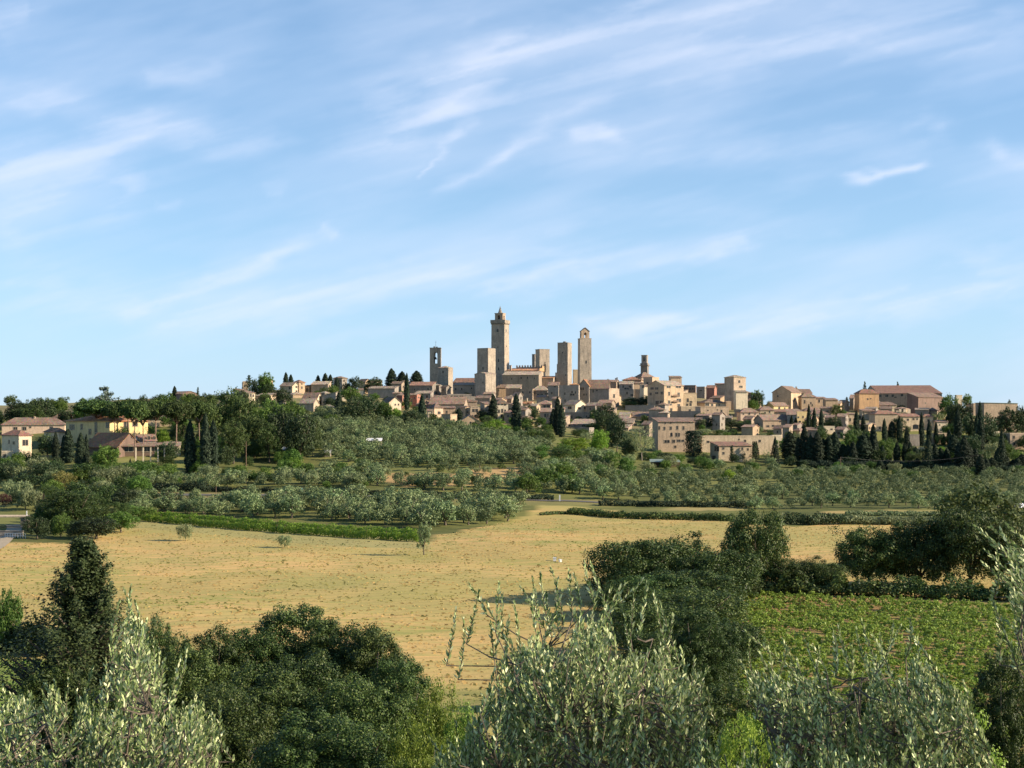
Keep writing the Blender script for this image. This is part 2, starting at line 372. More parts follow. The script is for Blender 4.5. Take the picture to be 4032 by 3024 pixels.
gm = npmesh('ground', np.stack([xf, yf, zf], 1), [quads], [m], smooth=True, colattr={'ColA': RA, 'ColB': RB})
tag(link(bpy.data.objects.new('ground', gm)), kind='structure')

# road along the foot of the slope: a sheet laid on the terrain
def strip(name, pts, wid, lift, material):
    """pts: (px, py) along the centre on the terrain"""
    W = []
    for (a, b_), (c, d) in zip(pts[:-1], pts[1:]):
        n = max(2, int(abs(c - a) / 25))
        for k in range(n):
            t = k / n; px = a + (c - a) * t; py = b_ + (d - b_) * t; Y = hit(px, py)
            if Y: W.append(((px - HX) / F * Y, Y))
    W = np.array(W); k = np.ones(7) / 7
    W = np.stack([np.convolve(np.pad(W[:, i], 3, 'edge'), k, 'valid') for i in (0, 1)], 1)
    d = np.gradient(W, axis=0); d /= np.linalg.norm(d, axis=1)[:, None]; nrm = np.stack([-d[:, 1], d[:, 0]], 1)
    rows = []
    for s in np.linspace(-.5, .5, 5):
        q = W + nrm * wid * s; rows.append(np.concatenate([q, (ground(q[:, 0], q[:, 1]) + lift)[:, None]], 1))
    v = np.concatenate(rows); n = len(W); i = np.concatenate([np.arange(n - 1) + r * n for r in range(4)])
    f = np.stack([i, i + 1, i + n + 1, i + n], 1)
    o = link(bpy.data.objects.new(name, npmesh(name, v, [f], [material], smooth=True)))
    return tag(o, kind='structure')
M['asphalt'] = simple('old_asphalt', (.10, .095, .09), .9, var=.2)
M['dust'] = simple('dusty_track', (.36, .30, .21), .95, var=.15, scale=1.5)
strip('road', [(300, 1946), (700, 1950), (1300, 1952), (1800, 1962), (2300, 1976), (2420, 1985)], 3.6, .12, M['asphalt'])
strip('path', [(-60, 2180), (30, 2128), (75, 2080), (80, 2062), (0, 2075)], 3.2, .12, M['dust'])

# straw and grass tufts over the field (nobody could count them)
rng = np.random.default_rng(4)
N = 70000
ty = 100 + (355 - 100) * rng.random(N) ** .8; tu = (rng.random(N) - .5) * .80; tx = tu * ty
ok = (ty < edgeY(HX + F * tu) + 2) & ~((HX + F * tu > 2780) & (ty < 206) & (ty > 118)); tx, ty = tx[ok], ty[ok]; n = len(tx)
A_, B_ = regions(tx, ty)
clump = fbm(tx / 14, ty / 9, 77, 4); fine = vn(tx / 1.6, ty / 1.2, 31)
keep = rng.random(n) < np.clip((fine - .25) * 2.2, .12, 1); tx, ty, A_, B_, clump = tx[keep], ty[keep], A_[keep], B_[keep], clump[keep]; n = len(tx)
tz = ground(tx, ty) - .03; h = (.08 + .16 * rng.random(n) ** 2) ; wd = .12 + .2 * rng.random(n); an = rng.random(n) * math.pi
cs, sn = np.cos(an) * wd, np.sin(an) * wd; lx, ly = (rng.random((2, n)) - .5) * .25
mixf = np.clip((clump - .42) * 6 + (rng.random(n) - .5) * .8, 0, 1)[:, None]
cl = (A_ * (1 - mixf) + B_ * mixf) * np.array([.8, .86, .9]); cl *= (.92 + .2 * rng.random(n))[:, None]
gr = rng.random(n) < .05; cl[gr] = (.36, .32, .12)
v = np.stack([np.stack([tx - cs, ty - sn, tz], 1), np.stack([tx + cs, ty + sn, tz], 1),
              np.stack([tx + cs * .5 + lx, ty + sn * .5 + ly, tz + h], 1), np.stack([tx - cs * .6 + lx, ty - sn * .6 + ly, tz + h * .9], 1)], 1).reshape(-1, 3)
q = np.arange(4 * n).reshape(n, 4)
m, nt, out = mat('dry_grass')
ca = nd(nt, 'ShaderNodeAttribute', attribute_name='Col').outputs['Color']
b = nd(nt, 'ShaderNodeBsdfDiffuse', {'Color': ca}); t = nd(nt, 'ShaderNodeBsdfTranslucent', {'Color': ca})
x = nd(nt, 'ShaderNodeMixShader', {0: .45, 1: b.outputs[0], 2: t.outputs[0]}); nt.links.new(x.outputs[0], out.inputs[0])
go = link(bpy.data.objects.new('dry_grass', npmesh('dry_grass', v, [q], [m], colattr={'Col': np.repeat(cl, 4, 0)})))
tag(go, 'dry straw-coloured grass covering the open field', 'grass', kind='stuff')

# ------------------------------------------------------------------ cirrus layer: a far shell beyond everything, denser at the wisps, with painted horizon haze
def seg(px, py, pts, w0, w1=None):
    """soft band along a polyline"""
    w1 = w1 or w0; best = np.zeros_like(px); L = [0]
    for a, b_ in zip(pts[:-1], pts[1:]): L.append(L[-1] + math.dist(a, b_))
    for k, (a, b_) in enumerate(zip(pts[:-1], pts[1:])):
        dx, dy = b_[0] - a[0], b_[1] - a[1]; l2 = dx * dx + dy * dy
        t = ((px - a[0]) * dx + (py - a[1]) * dy) / l2; tc_ = np.clip(t, 0, 1)
        d = np.hypot(px - a[0] - tc_ * dx, py - a[1] - tc_ * dy)
        s = (L[k] + tc_ * (L[k + 1] - L[k])) / L[-1]; wd = w0 + (w1 - w0) * s
        endf = np.clip(np.minimum(s, 1 - s) * 7, 0, 1) ** .6
        best = np.maximum(best, np.exp(-(d / wd) ** 2) * (.25 + .75 * endf))
    return best
cxs = np.linspace(-1.1, 1.1, 760); cys = np.linspace(-.02, .75, 470)
az, el = np.meshgrid(cxs, np.tan(cys)); 
az_ = np.where(np.abs(az) < .42, az, az)
px = HX + F * np.tan(az_ * .999); py = HY - F * el / np.cos(az_)
ox, oy = px * .5486, py * .5486     # measured on a half-scale copy
wx = (fbm(ox / 160, oy / 90, 5, 4) - .5) * 90 + (fbm(ox / 45, oy / 22, 15, 3) - .5) * 26
wy = (fbm(ox / 170, oy / 80, 25, 4) - .5) * 60 + (fbm(ox / 40, oy / 20, 35, 3) - .5) * 16
X, Y_ = ox + wx, oy + wy
rot = math.radians(-14); u_ = ox * math.cos(rot) + oy * math.sin(rot); v_ = -ox * math.sin(rot) + oy * math.cos(rot)
st = fbm(u_ / 230 + wx / 60, v_ / 26, 65, 5)          # fibres
veil = fbm(u_ / 420, v_ / 110, 75, 5)
D = np.clip((veil - .42) * 2.2, 0, 1) * .42 + np.clip((st - .5) * 1.6, 0, 1) * .12
for pts, w0, w1, k in [
    ([(740, 320), (900, 270), (1040, 160), (1200, 95), (1500, 25), (1700, -20)], 46, 30, .62),
    ([(940, 250), (1010, 190), (1100, 120), (1300, 60)], 26, 22, .34),
    ([(760, 220), (960, 160), (1200, 60)], 90, 60, .20),
    ([(1000, 200), (1400, 130), (1800, 70), (2230, 30)], 70, 70, .30),
    ([(1300, 140), (1600, 110), (2000, 95)], 34, 20, .22),
    ([(897, 384), (960, 320), (1022, 250)], 3, 9, .55), ([(930, 418), (1050, 365), (1140, 300), (1240, 255), (1315, 205)], 8, 16, .5),
    ([(1080, 335), (1150, 300), (1200, 265)], 16, 12, .3),
    ([(1235, 296), (1300, 288), (1345, 292)], 13, 9, .55), ([(340, 162), (420, 160), (470, 150)], 18, 14, .25),
    ([(-20, 190), (150, 220), (300, 262), (450, 295), (600, 300)], 24, 30, .42), ([(200, 270), (320, 250), (420, 280)], 34, 26, .26),
    ([(-20, 372), (80, 338), (230, 312), (330, 275)], 30, 14, .55), ([(-40, 450), (120, 400), (330, 400)], 75, 45, .40),
    ([(-20, 510), (100, 460), (250, 440)], 60, 40, .26),
    ([(255, 692), (400, 632), (560, 572), (640, 535), (690, 512)], 12, 17, .55), ([(690, 488), (735, 508)], 12, 10, .5),
    ([(280, 690), (600, 668), (900, 600), (1100, 606), (1420, 560), (1850, 478)], 34, 18, .46),
    ([(850, 600), (1100, 545), (1240, 560), (1400, 545)], 30, 24, .28),
    ([(1120, 500), (1400, 470), (1700, 480)], 40, 20, .16),
    ([(1230, 690), (1340, 672), (1500, 690)], 9, 14, .38), ([(1240, 712), (1500, 706), (1800, 678), (2000, 640), (2240, 580)], 20, 34, .58),
    ([(1840, 390), (1920, 376), (1985, 362)], 9, 7, .8), ([(2125, 325), (2180, 345), (2260, 345)], 22, 20, .75),
    ([(1920, 275), (2000, 262), (2060, 272)], 16, 14, .35), ([(565, 400), (610, 398)], 12, 12, .3), ([(330, 436), (400, 440)], 10, 10, .22),
    ([(650, 745), (900, 690), (1040, 685)], 12, 10, .34), ([(-50, 620), (300, 640), (600, 620)], 50, 40, .26),
    ([(1200, 350), (1600, 320), (2000, 300)], 34, 30, .20), ([(0, 40), (60, 20)], 40, 30, .25), ([(1500, 40), (2200, 110)], 30, 30, .12),
]:
    D += seg(X, Y_, pts, w0 * 1.35, w1 * 1.35) * k * (.42 + 1.1 * np.clip((st - .34) * 2.1, 0, 1))
D = 1 - np.exp(-D * 1.4)
edge = np.clip((1.1 - np.abs(az)) * 4, 0, 1) * np.clip((.75 - np.arctan(el)) * 5, 0, 1) * np.clip((np.arctan(el) + .02) * 30, 0, 1)
low = np.clip(1 - np.degrees(np.arctan(el)) / 11, 0, 1) ** 1.3
W = np.clip(D * 1.15, 0, 1)
D = 1 - (1 - np.clip(D * .8, 0, .7)) * (1 - .56 * low) * (1 - .30)  # pale horizon haze and an even sky-lightening veil painted over the wisps
D = D * edge
R = 24000.
e_ = np.arctan(el); v = np.stack([R * np.sin(az_) * np.cos(e_), R * np.cos(az_) * np.cos(e_), CZ + R * np.sin(e_)], -1).reshape(-1, 3)
nr, nc = az.shape; i = (np.arange(nr - 1)[:, None] * nc + np.arange(nc - 1)[None]).ravel()
m, nt, out = mat('cirrus_and_haze')
a = nd(nt, 'ShaderNodeAttribute', attribute_name='dens').outputs['Fac']
wh = nd(nt, 'ShaderNodeAttribute', attribute_name='white').outputs['Fac']
em = nd(nt, 'ShaderNodeEmission', {'Color': mixc(nt, wh, (.26, .40, .60), (.46, .51, .62)), 'Strength': 1.}); tr = nd(nt, 'ShaderNodeBsdfTransparent')
x = nd(nt, 'ShaderNodeMixShader', {0: a, 1: tr.outputs[0], 2: em.outputs[0]}); nt.links.new(x.outputs[0], out.inputs[0])
cm = npmesh('sky', v, [np.stack([i, i + 1, i + nc + 1, i + nc], 1)], [m], smooth=True, colattr={'dens': D.ravel(), 'white': W.ravel()})
tag(link(bpy.data.objects.new('sky', cm)), kind='structure')
# ------------------------------------------------------------------ foliage generators
def leafquads(Pt, N, size, rng, aspect=.7, jit=.35):
    n = len(Pt); N = N / (np.linalg.norm(N, axis=1)[:, None] + 1e-9)
    r = rng.normal(size=(n, 3)); T = np.cross(N, r); T /= (np.linalg.norm(T, axis=1)[:, None] + 1e-9); B = np.cross(N, T)
    s = (size * (1 - jit + 2 * jit * rng.random(n)))[:, None] * .5; s2 = s * aspect
    k = (rng.random((4, n, 1)) * .5 + .75)
    v = np.stack([Pt - T * s * k[0], Pt - B * s2 * k[1], Pt + T * s * k[2], Pt + B * s2 * k[3]], 1).reshape(-1, 3)
    return v, np.arange(4 * n).reshape(n, 4)
def clumps_on(rng, n, cen, rad, shell=.72, flat=0.):
    """clump centres in an ellipsoid, biased to its outside"""
    d = rng.normal(size=(n, 3)); d /= np.linalg.norm(d, axis=1)[:, None]
    r = shell + (1 - shell) * rng.random(n); inner = rng.random(n) < .22; r[inner] *= .55
    if flat: d[:, 2] = np.where(d[:, 2] < 0, d[:, 2] * flat, d[:, 2])
    return np.array(cen) + d * r[:, None] * np.array(rad)
def fill(rng, C, cr, nl, up=.25, squash=.8):
    """nl leaves in every clump; cr clump radii (n,)"""
    n = len(C); idx = np.repeat(np.arange(n), nl); k = len(idx)
    d = rng.normal(size=(k, 3)); d /= np.linalg.norm(d, axis=1)[:, None]
    r = cr[idx] * (.45 + .6 * rng.random(k)); p = C[idx] + d * r[:, None] * np.array([1, 1, squash])
    Nn = d + rng.normal(size=(k, 3)) * .34 + np.array([0, 0, up]); return p, Nn
MESH = {}
def crown_mesh(key, P_, N_, size, mats, rng, aspect=.7, pick=None):
    v, q = leafquads(P_, N_, size, rng, aspect)
    MESH[key] = npmesh('crown', v, [q], mats, midx=pick); return MESH[key]
def trunk_mesh(key, mt, h, r, forks, seed, lean=.05, n=7, zs=1.):
    """unit tree: height 1, crown radius 1 in x, y; tapered bole and limbs"""
    rg = random.Random(seed); b = MB(); lx, ly = rg.uniform(-lean, lean), rg.uniform(-lean, lean)
    pts = [(0, 0, -.04), (lx * .3, ly * .3, h * .4), (lx, ly, h)]
    b.tube(pts, [r * 1.3, r, r * .75], n)
    for k in range(forks):
        a = 2 * math.pi * k / max(forks, 1) + rg.uniform(-.4, .4); e = rg.uniform(.35, .7); z1 = rg.uniform(.6, .85)
        b.tube([(lx, ly, h * .96), (lx + e * .45 * math.cos(a), ly + e * .45 * math.sin(a), (h + z1) / 2), (lx + e * math.cos(a), ly + e * math.sin(a), z1)],
               [r * .6, r * .4, r * .12], 5)
    b.v = [(x, y, z * zs) for x, y, z in b.v]
    MESH[key] = b.mesh('trunk', mt, True)
K = {}      # kind -> list of (trunk key, crown key)
AK = {'cypress': 11., 'cypress_cone': 4., 'cypress_block': 3.2, 'conifer_near': 3.8, 'conifer': 3.6, 'cedar': 2., 'umbrella': 2.6, 'olive': 1.75, 'olive_lo': 1.75,
      'oak_near': 2.9, 'oak': 2.3, 'oak_wide': 1.4, 'shrub': 1.1, 'shrub_pale': 1.1, 'shrub_green': 1.1, 'shrub_near': 2., 'vine': 2.6, 'airy': 2.2, 'bush_dry': 2.}
def ak(k): return AK.get(k, 1.9)
# leaf materials
M['oliveleaf'] = leafmat('far_olive_leaves', (.11, .165, .065), (.25, .315, .145), .25, .6)
M['oakleaf'] = leafmat('dark_oak_leaves', (.016, .036, .009), (.078, .13, .03), .2, .55, c3=(.16, .20, .055))
M['greenleaf'] = leafmat('green_leaves', (.035, .085, .014), (.145, .24, .045), .28, .6)
M['brightleaf'] = leafmat('bright_green_leaves', (.13, .24, .025), (.24, .36, .05), .4, .6)
M['cypleaf'] = leafmat('cypress_needles', (.010, .022, .012), (.030, .050, .024), .05, .8)
M['pineleaf'] = leafmat('pine_needles', (.024, .05, .013), (.115, .155, .04), .2, .7)
M['ochreleaf'] = leafmat('yellowing_leaves', (.15, .155, .04), (.27, .24, .07), .3, .6)
M['darkleaf'] = leafmat('dark_evergreen_leaves', (.014, .032, .012), (.07, .11, .038), .15, .6)  # dark green of its own, for evergreens, thicket and reeds
M['purpleleaf'] = leafmat('copper_leaves', (.05, .025, .02), (.10, .045, .035), .25, .6)
M['paleleaf'] = leafmat('pale_grey_green_leaves', (.16, .20, .09), (.26, .30, .15), .35, .6)
M['reddead'] = leafmat('dead_brown_leaves', (.18, .07, .03), (.30, .13, .06), .25, .8)
M['vineleaf'] = leafmat('vine_leaves', (.14, .30, .03), (.30, .46, .07), .4, .5)
M['vineyellow'] = leafmat('yellow_green_vine_leaves', (.14, .24, .033), (.28, .38, .065), .35, .5)  # yellow-green leaf colour of vines and near bushes

def mk_round(kind, leaf, bark, seed, nclump, nl, crad, lsize, hbase=.28, forks=4, tr=.05, nvar=3, shell=.72, bumps=3):
    """broad crown of several overlapping lobes; radius 1, height ak(kind)"""
    K[kind] = []; q = ak(kind)
    for s in range(nvar):
        rng = np.random.default_rng(seed * 13 + s)
        zc = (1 + hbase) / 2; rz = (1 - hbase) / 2
        Cs = [clumps_on(rng, int(nclump * .5), (0, 0, zc * q), (.80, .80, rz * .84 * q), shell)]
        for b in range(bumps):
            a = b * 6.28 / bumps + rng.random() * .9; d = .42 + .22 * rng.random(); zz = (zc + (rng.random() - .5) * rz * .9) * q
            Cs.append(clumps_on(rng, int(nclump * .5 / bumps), (d * math.cos(a), d * math.sin(a), zz), (.5, .5, min(.5, rz * .55 * q)), shell))
        C = np.concatenate(Cs)
        if hbase <= .07:        # crowns that reach the ground keep their width below
            dz = np.clip((zc * q - C[:, 2]) / (rz * q), 0, 1); C[:, :2] *= (np.minimum(1 / np.sqrt(np.maximum(1 - dz ** 2, .2)), 1.9) * .97)[:, None]
            rr_ = np.hypot(C[:, 0], C[:, 1]); C[:, :2] *= np.minimum(1, .92 / np.maximum(rr_, 1e-6))[:, None]
        cr = crad * (.55 + .8 * rng.random(len(C)))
        p, N_ = fill(rng, C, cr, nl, squash=.85)
        p[:, :2] *= np.minimum(1, 1.06 / np.maximum(np.hypot(p[:, 0], p[:, 1]), 1e-6))[:, None]; p[:, 2] = np.clip(p[:, 2], hbase * .35 * q, 1.12 * q)
        crown_mesh((kind, s), p, N_, lsize * np.ones(len(p)), [leaf], rng)
        trunk_mesh((kind, 't', s), bark, hbase + .12, tr, forks, seed + s, zs=q)
        K[kind].append(((kind, 't', s), (kind, s)))
# olives: small, billowy, short trunk; unit width scale (real ~2.4 m radius, 4.5 m tall)
mk_round('olive', M['oliveleaf'], M['bark'], 1, 46, 30, .30, .125, .07, 4, .07, 4, .6, 4)
mk_round('olive_lo', M['oliveleaf'], M['bark'], 2, 36, 18, .32, .17, .07, 3, .07, 3, .6, 3)
mk_round('round_dark', M['darkleaf'], M['bark'], 3, 150, 40, .2, .075, .05, 4, .05, 3, .7, 5)
mk_round('round_green', M['greenleaf'], M['bark'], 4, 150, 38, .2, .08, .05, 4, .05, 3, .7, 5)
mk_round('round_bright', M['brightleaf'], M['bark'], 5, 130, 38, .2, .08, .05, 4, .05, 2, .7, 5)
mk_round('oak', M['oakleaf'], M['bark'], 6, 230, 80, .175, .046, .05, 5, .045, 3, .72, 6)
mk_round('oak_wide', M['oakleaf'], M['bark'], 26, 260, 110, .17, .036, .03, 5, .045, 3, .74, 7)
mk_round('oak_near', M['oakleaf'], M['bark'], 7, 420, 200, .15, .031, .04, 5, .045, 3, .76, 8)
mk_round('ochre', M['ochreleaf'], M['bark'], 8, 90, 36, .2, .08, .12, 4, .04, 1)
mk_round('purple', M['purpleleaf'], M['bark'], 9, 90, 36, .2, .08, .08, 4, .04, 1)
mk_round('airy', M['paleleaf'], M['barkpale'], 10, 90, 30, .17, .06, .1, 5, .035, 1, .5)
mk_round('pinegreen', M['pineleaf'], M['pinebark'], 12, 150, 40, .19, .075, .10, 4, .045, 2, .7, 6)
mk_round('shrub', M['oakleaf'], M['bark'], 14, 70, 34, .25, .085, .0, 4, .03, 2)
mk_round('shrub_near', M['vineyellow'], M['bark'], 15, 200, 130, .18, .036, .03, 4, .03, 2)
mk_round('shrub_pale', M['paleleaf'], M['bark'], 16, 70, 34, .25, .085, .0, 4, .03, 1)
mk_round('shrub_green', M['greenleaf'], M['bark'], 17, 70, 34, .25, .085, .0, 4, .03, 2)
mk_round('vine', M['vineyellow'], M['bark'], 18, 12, 14, .42, .36, .2, 0, .06, 4, .5, 2)
mk_round('bush_dry', M['reddead'], M['bark'], 19, 50, 40, .25, .07, .05, 4, .03, 1)

def mk_cypress(kind, seed, prof, nl, lsize, leaf, nvar=3):
    K[kind] = []
    for s in range(nvar):
        rng = np.random.default_rng(seed * 17 + s); k = nl
        z = rng.random(k) ** .8; rr = np.interp(z, [p[0] for p in prof], [p[1] for p in prof])
        a = rng.random(k) * 6.283; lump = 1 + .22 * np.sin(a * 3 + z * 17 + s) * np.sin(z * 23 + s * 2) + .14 * rng.normal(size=k)
        r = rr * lump * (.72 + .3 * rng.random(k))
        p = np.stack([r * np.cos(a), r * np.sin(a), z * ak(kind)], 1); N_ = np.stack([np.cos(a), np.sin(a), np.full(k, .25)], 1) + rng.normal(size=(k, 3)) * .4
        crown_mesh((kind, s), p, N_, lsize * np.ones(k) * (.6 + .4 * rr / max(q[1] for q in prof)), [leaf], rng, 1.)
        v = MESH[(kind, s)]; trunk_mesh((kind, 't', s), M['bark'], .5, .12, 0, s, zs=ak(kind))
        K[kind].append(((kind, 't', s), (kind, s)))
CYP = [(0, .55), (.06, .8), (.25, 1.), (.55, .95), (.8, .6), (.93, .3), (1, .04)]
CONE = [(0, .8), (.06, 1.), (.35, .85), (.65, .55), (.85, .28), (1, .03)]
mk_cypress('cypress', 1, CYP, 3600, .34, M['cypleaf'])
mk_cypress('cypress_cone', 2, CONE, 3000, .15, M['cypleaf'], 2)
mk_cypress('cypress_block', 3, [(0, .85), (.05, 1), (.9, 1), (.97, .95), (1, .5)], 4200, .12, M['cypleaf'], 1)
# ragged conifers: tiers of drooping sprays
def mk_conifer(kind, seed, leaf, tiers, nl, lsize, up, prof, nvar=1):
    K[kind] = []
    for s in range(nvar):
        rng = np.random.default_rng(seed + s); Ps, Ns, b = [], [], MB()
        b.tube([(0, 0, -.03), (.01, 0, .5), (0, 0, .97)], [.07, .05, .012], 6)
        for t in range(tiers):
            z = .08 + .9 * (t + rng.random() * .7) / tiers; R_ = np.interp(z, [p[0] for p in prof], [p[1] for p in prof])
            for k in range(5):
                a = rng.random() * 6.283; L = R_ * (.5 + .75 * rng.random()); m_ = nl; u = rng.random(m_) ** .8
                zz = z + up * L * u ** 1.5 * .35; w_ = (.085 if kind == 'conifer_near' else .10) * (1.15 - u) * (.4 + R_) + .012
                cx, cy = u * L * math.cos(a), u * L * math.sin(a)
                Ps.append(np.stack([cx + rng.normal(size=m_) * w_, cy + rng.normal(size=m_) * w_, zz + rng.normal(size=m_) * w_ * .35], 1))
                Ns.append(rng.normal(size=(m_, 3)) * .5 + np.array([math.cos(a) * .4, math.sin(a) * .4, .8]))
                b.tube([(0, 0, z), (L * .8 * math.cos(a), L * .8 * math.sin(a), z + up * L * .25)], [.016, .004], 4)
        p = np.concatenate(Ps); N_ = np.concatenate(Ns); q = ak(kind); p[:, 2] *= q; b.v = [(x, y, z * q) for x, y, z in b.v]
        crown_mesh((kind, s), p, N_, lsize * np.ones(len(p)), [leaf], rng, .6)
        MESH[(kind, 't', s)] = b.mesh('trunk', M['bark'], True); K[kind].append(((kind, 't', s), (kind, s)))
mk_conifer('conifer_near', 31, leafmat('conifer_sprays', (.032, .05, .018), (.07, .09, .03), .15), 64, 300, .036, .95, [(0, 1), (.35, .82), (.5, .6), (.64, .38), (.76, .27), (.88, .18), (1, .03)])
mk_conifer('cedar', 33, leafmat('blue_cedar_needles', (.07, .10, .08), (.13, .17, .13), .15), 9, 60, .13, .12, [(0, .9), (.5, 1), (.8, .8), (1, .35)])
mk_conifer('conifer', 35, M['darkleaf'], 14, 26, .15, .5, [(0, 1), (.5, .7), (.8, .4), (1, .06)], 2)
# umbrella pines
M['umbleaf'] = leafmat('umbrella_pine_needles', (.018, .042, .010), (.085, .135, .03), .12, .7)
K['umbrella'] = []
for s in range(3):
    rng = np.random.default_rng(90 + s)
    C = clumps_on(rng, 260, (0, 0, .79), (1.0, 1.0, .16), .45, .8); cr = .2 * (.6 + .8 * rng.random(len(C)))
    C[:, 2] *= 2.6; p, N_ = fill(rng, C, cr, 40, .5, .7); crown_mesh(('umbrella', s), p, N_, .085 * np.ones(len(p)), [M['umbleaf']], rng)
    b = MB(); lx = rng.random() * .1 - .05
    b.tube([(0, 0, -.03), (lx * .5, 0, .3), (lx, .02, .6)], [.05, .042, .035], 7)
    for k in range(6):
        a = k * 1.05 + rng.random() * .5; e = .4 + .35 * rng.random()
        b.tube([(lx, .02, .56), (lx + e * .5 * math.cos(a), e * .5 * math.sin(a), .66), (lx + e * math.cos(a), e * math.sin(a), .76)], [.028, .02, .008], 5)
    b.v = [(x, y, z * 2.6) for x, y, z in b.v]
    MESH[('umbrella', 't', s)] = b.mesh('trunk', M['pinebark'], True); K['umbrella'].append((('umbrella', 't', s), ('umbrella', s)))

TR = random.Random(11)
def tree(kind, name, x, y, wr, h, label=None, cat='tree', group=None, rot=None, var=None, z=None, one=False):
    """one tree: Empty at its foot > trunk, crown.  wr crown radius, h height in metres"""
    ks = K[kind]; t, c = ks[TR.randrange(len(ks)) if var is None else var % len(ks)]
    z = gz(x, y) if z is None else z
    if one:
        o = link(bpy.data.objects.new(name, MESH[c])); o.location = (x, y, z); o.scale = (wr, wr, h / ak(kind)); o.rotation_euler = (0, 0, TR.uniform(0, 6.28))
        return tag(o, label, cat, group)
    o = empty(name, (x, y, z), TR.uniform(0, 6.28) if rot is None else rot); o.scale = (wr, wr, h / ak(kind))
    for nm, k in (('trunk', t), ('crown', c)):
        link(bpy.data.objects.new(nm, MESH[k]), o)
    return tag(o, label, cat, group)
def tv(kind, name, view, cx, ytop, wid, ybase, label, group=None, Y=None, cat='tree', var=None):
    """tree by its outline in a view; Y from where its foot meets the ground unless given"""
    px, pt, pb = vx(view, cx), vy(view, ytop), vy(view, ybase); wpx = wid / V[view][2]
    if Y is None: Y = hit(px, pb) or crest(px)
    x = (px - HX) / F * Y; z = gz(x, Y); top = CZ + (HY - pt) / F * Y
    return tree(kind, name, x, Y, wpx / F * Y / 2, max(top - z, .6), label, cat, group, var=var, z=z)
# ------------------------------------------------------------------ windows
def win_mesh(kind):
    b = MB()
    if kind == 'arch':
        n = 7; pts = [(-.5, 0, 0), (.5, 0, 0)] + [(.5 * math.cos(math.pi * i / n), 0, .72 + .28 * math.sin(math.pi * i / n)) for i in range(n + 1)]
        b.prism([(x, -.02, z) for x, _, z in pts], (0, .04, 0), 0)
        b.box(-.6, .6, -.12, 0, -.07, 0, 1)
    else:
        b.box(-.5, .5, -.02, .02, 0, 1, 0)
        b.box(-.62, .62, -.13, 0, -.08, 0, 1); b.box(-.6, .6, -.09, 0, 1, 1.09, 1)
        b.box(-.60, -.5, -.07, 0, 0, 1, 1); b.box(.5, .60, -.07, 0, 0, 1, 1)
        b.box(-.03, .03, -.05, -.02, 0, 1, 1)
        if kind == 'shut':
            b.box(-1.02, -.61, -.10, -.02, .0, 1., 2); b.box(.61, 1.02, -.10, -.02, .0, 1., 2)
    return b.mesh('window', [M['glass'], M['frame'], M['shutter']])
WM = {k: win_mesh(k) for k in ('plain', 'shut', 'arch')}
HR = random.Random(5)
SITES = []; NB = []
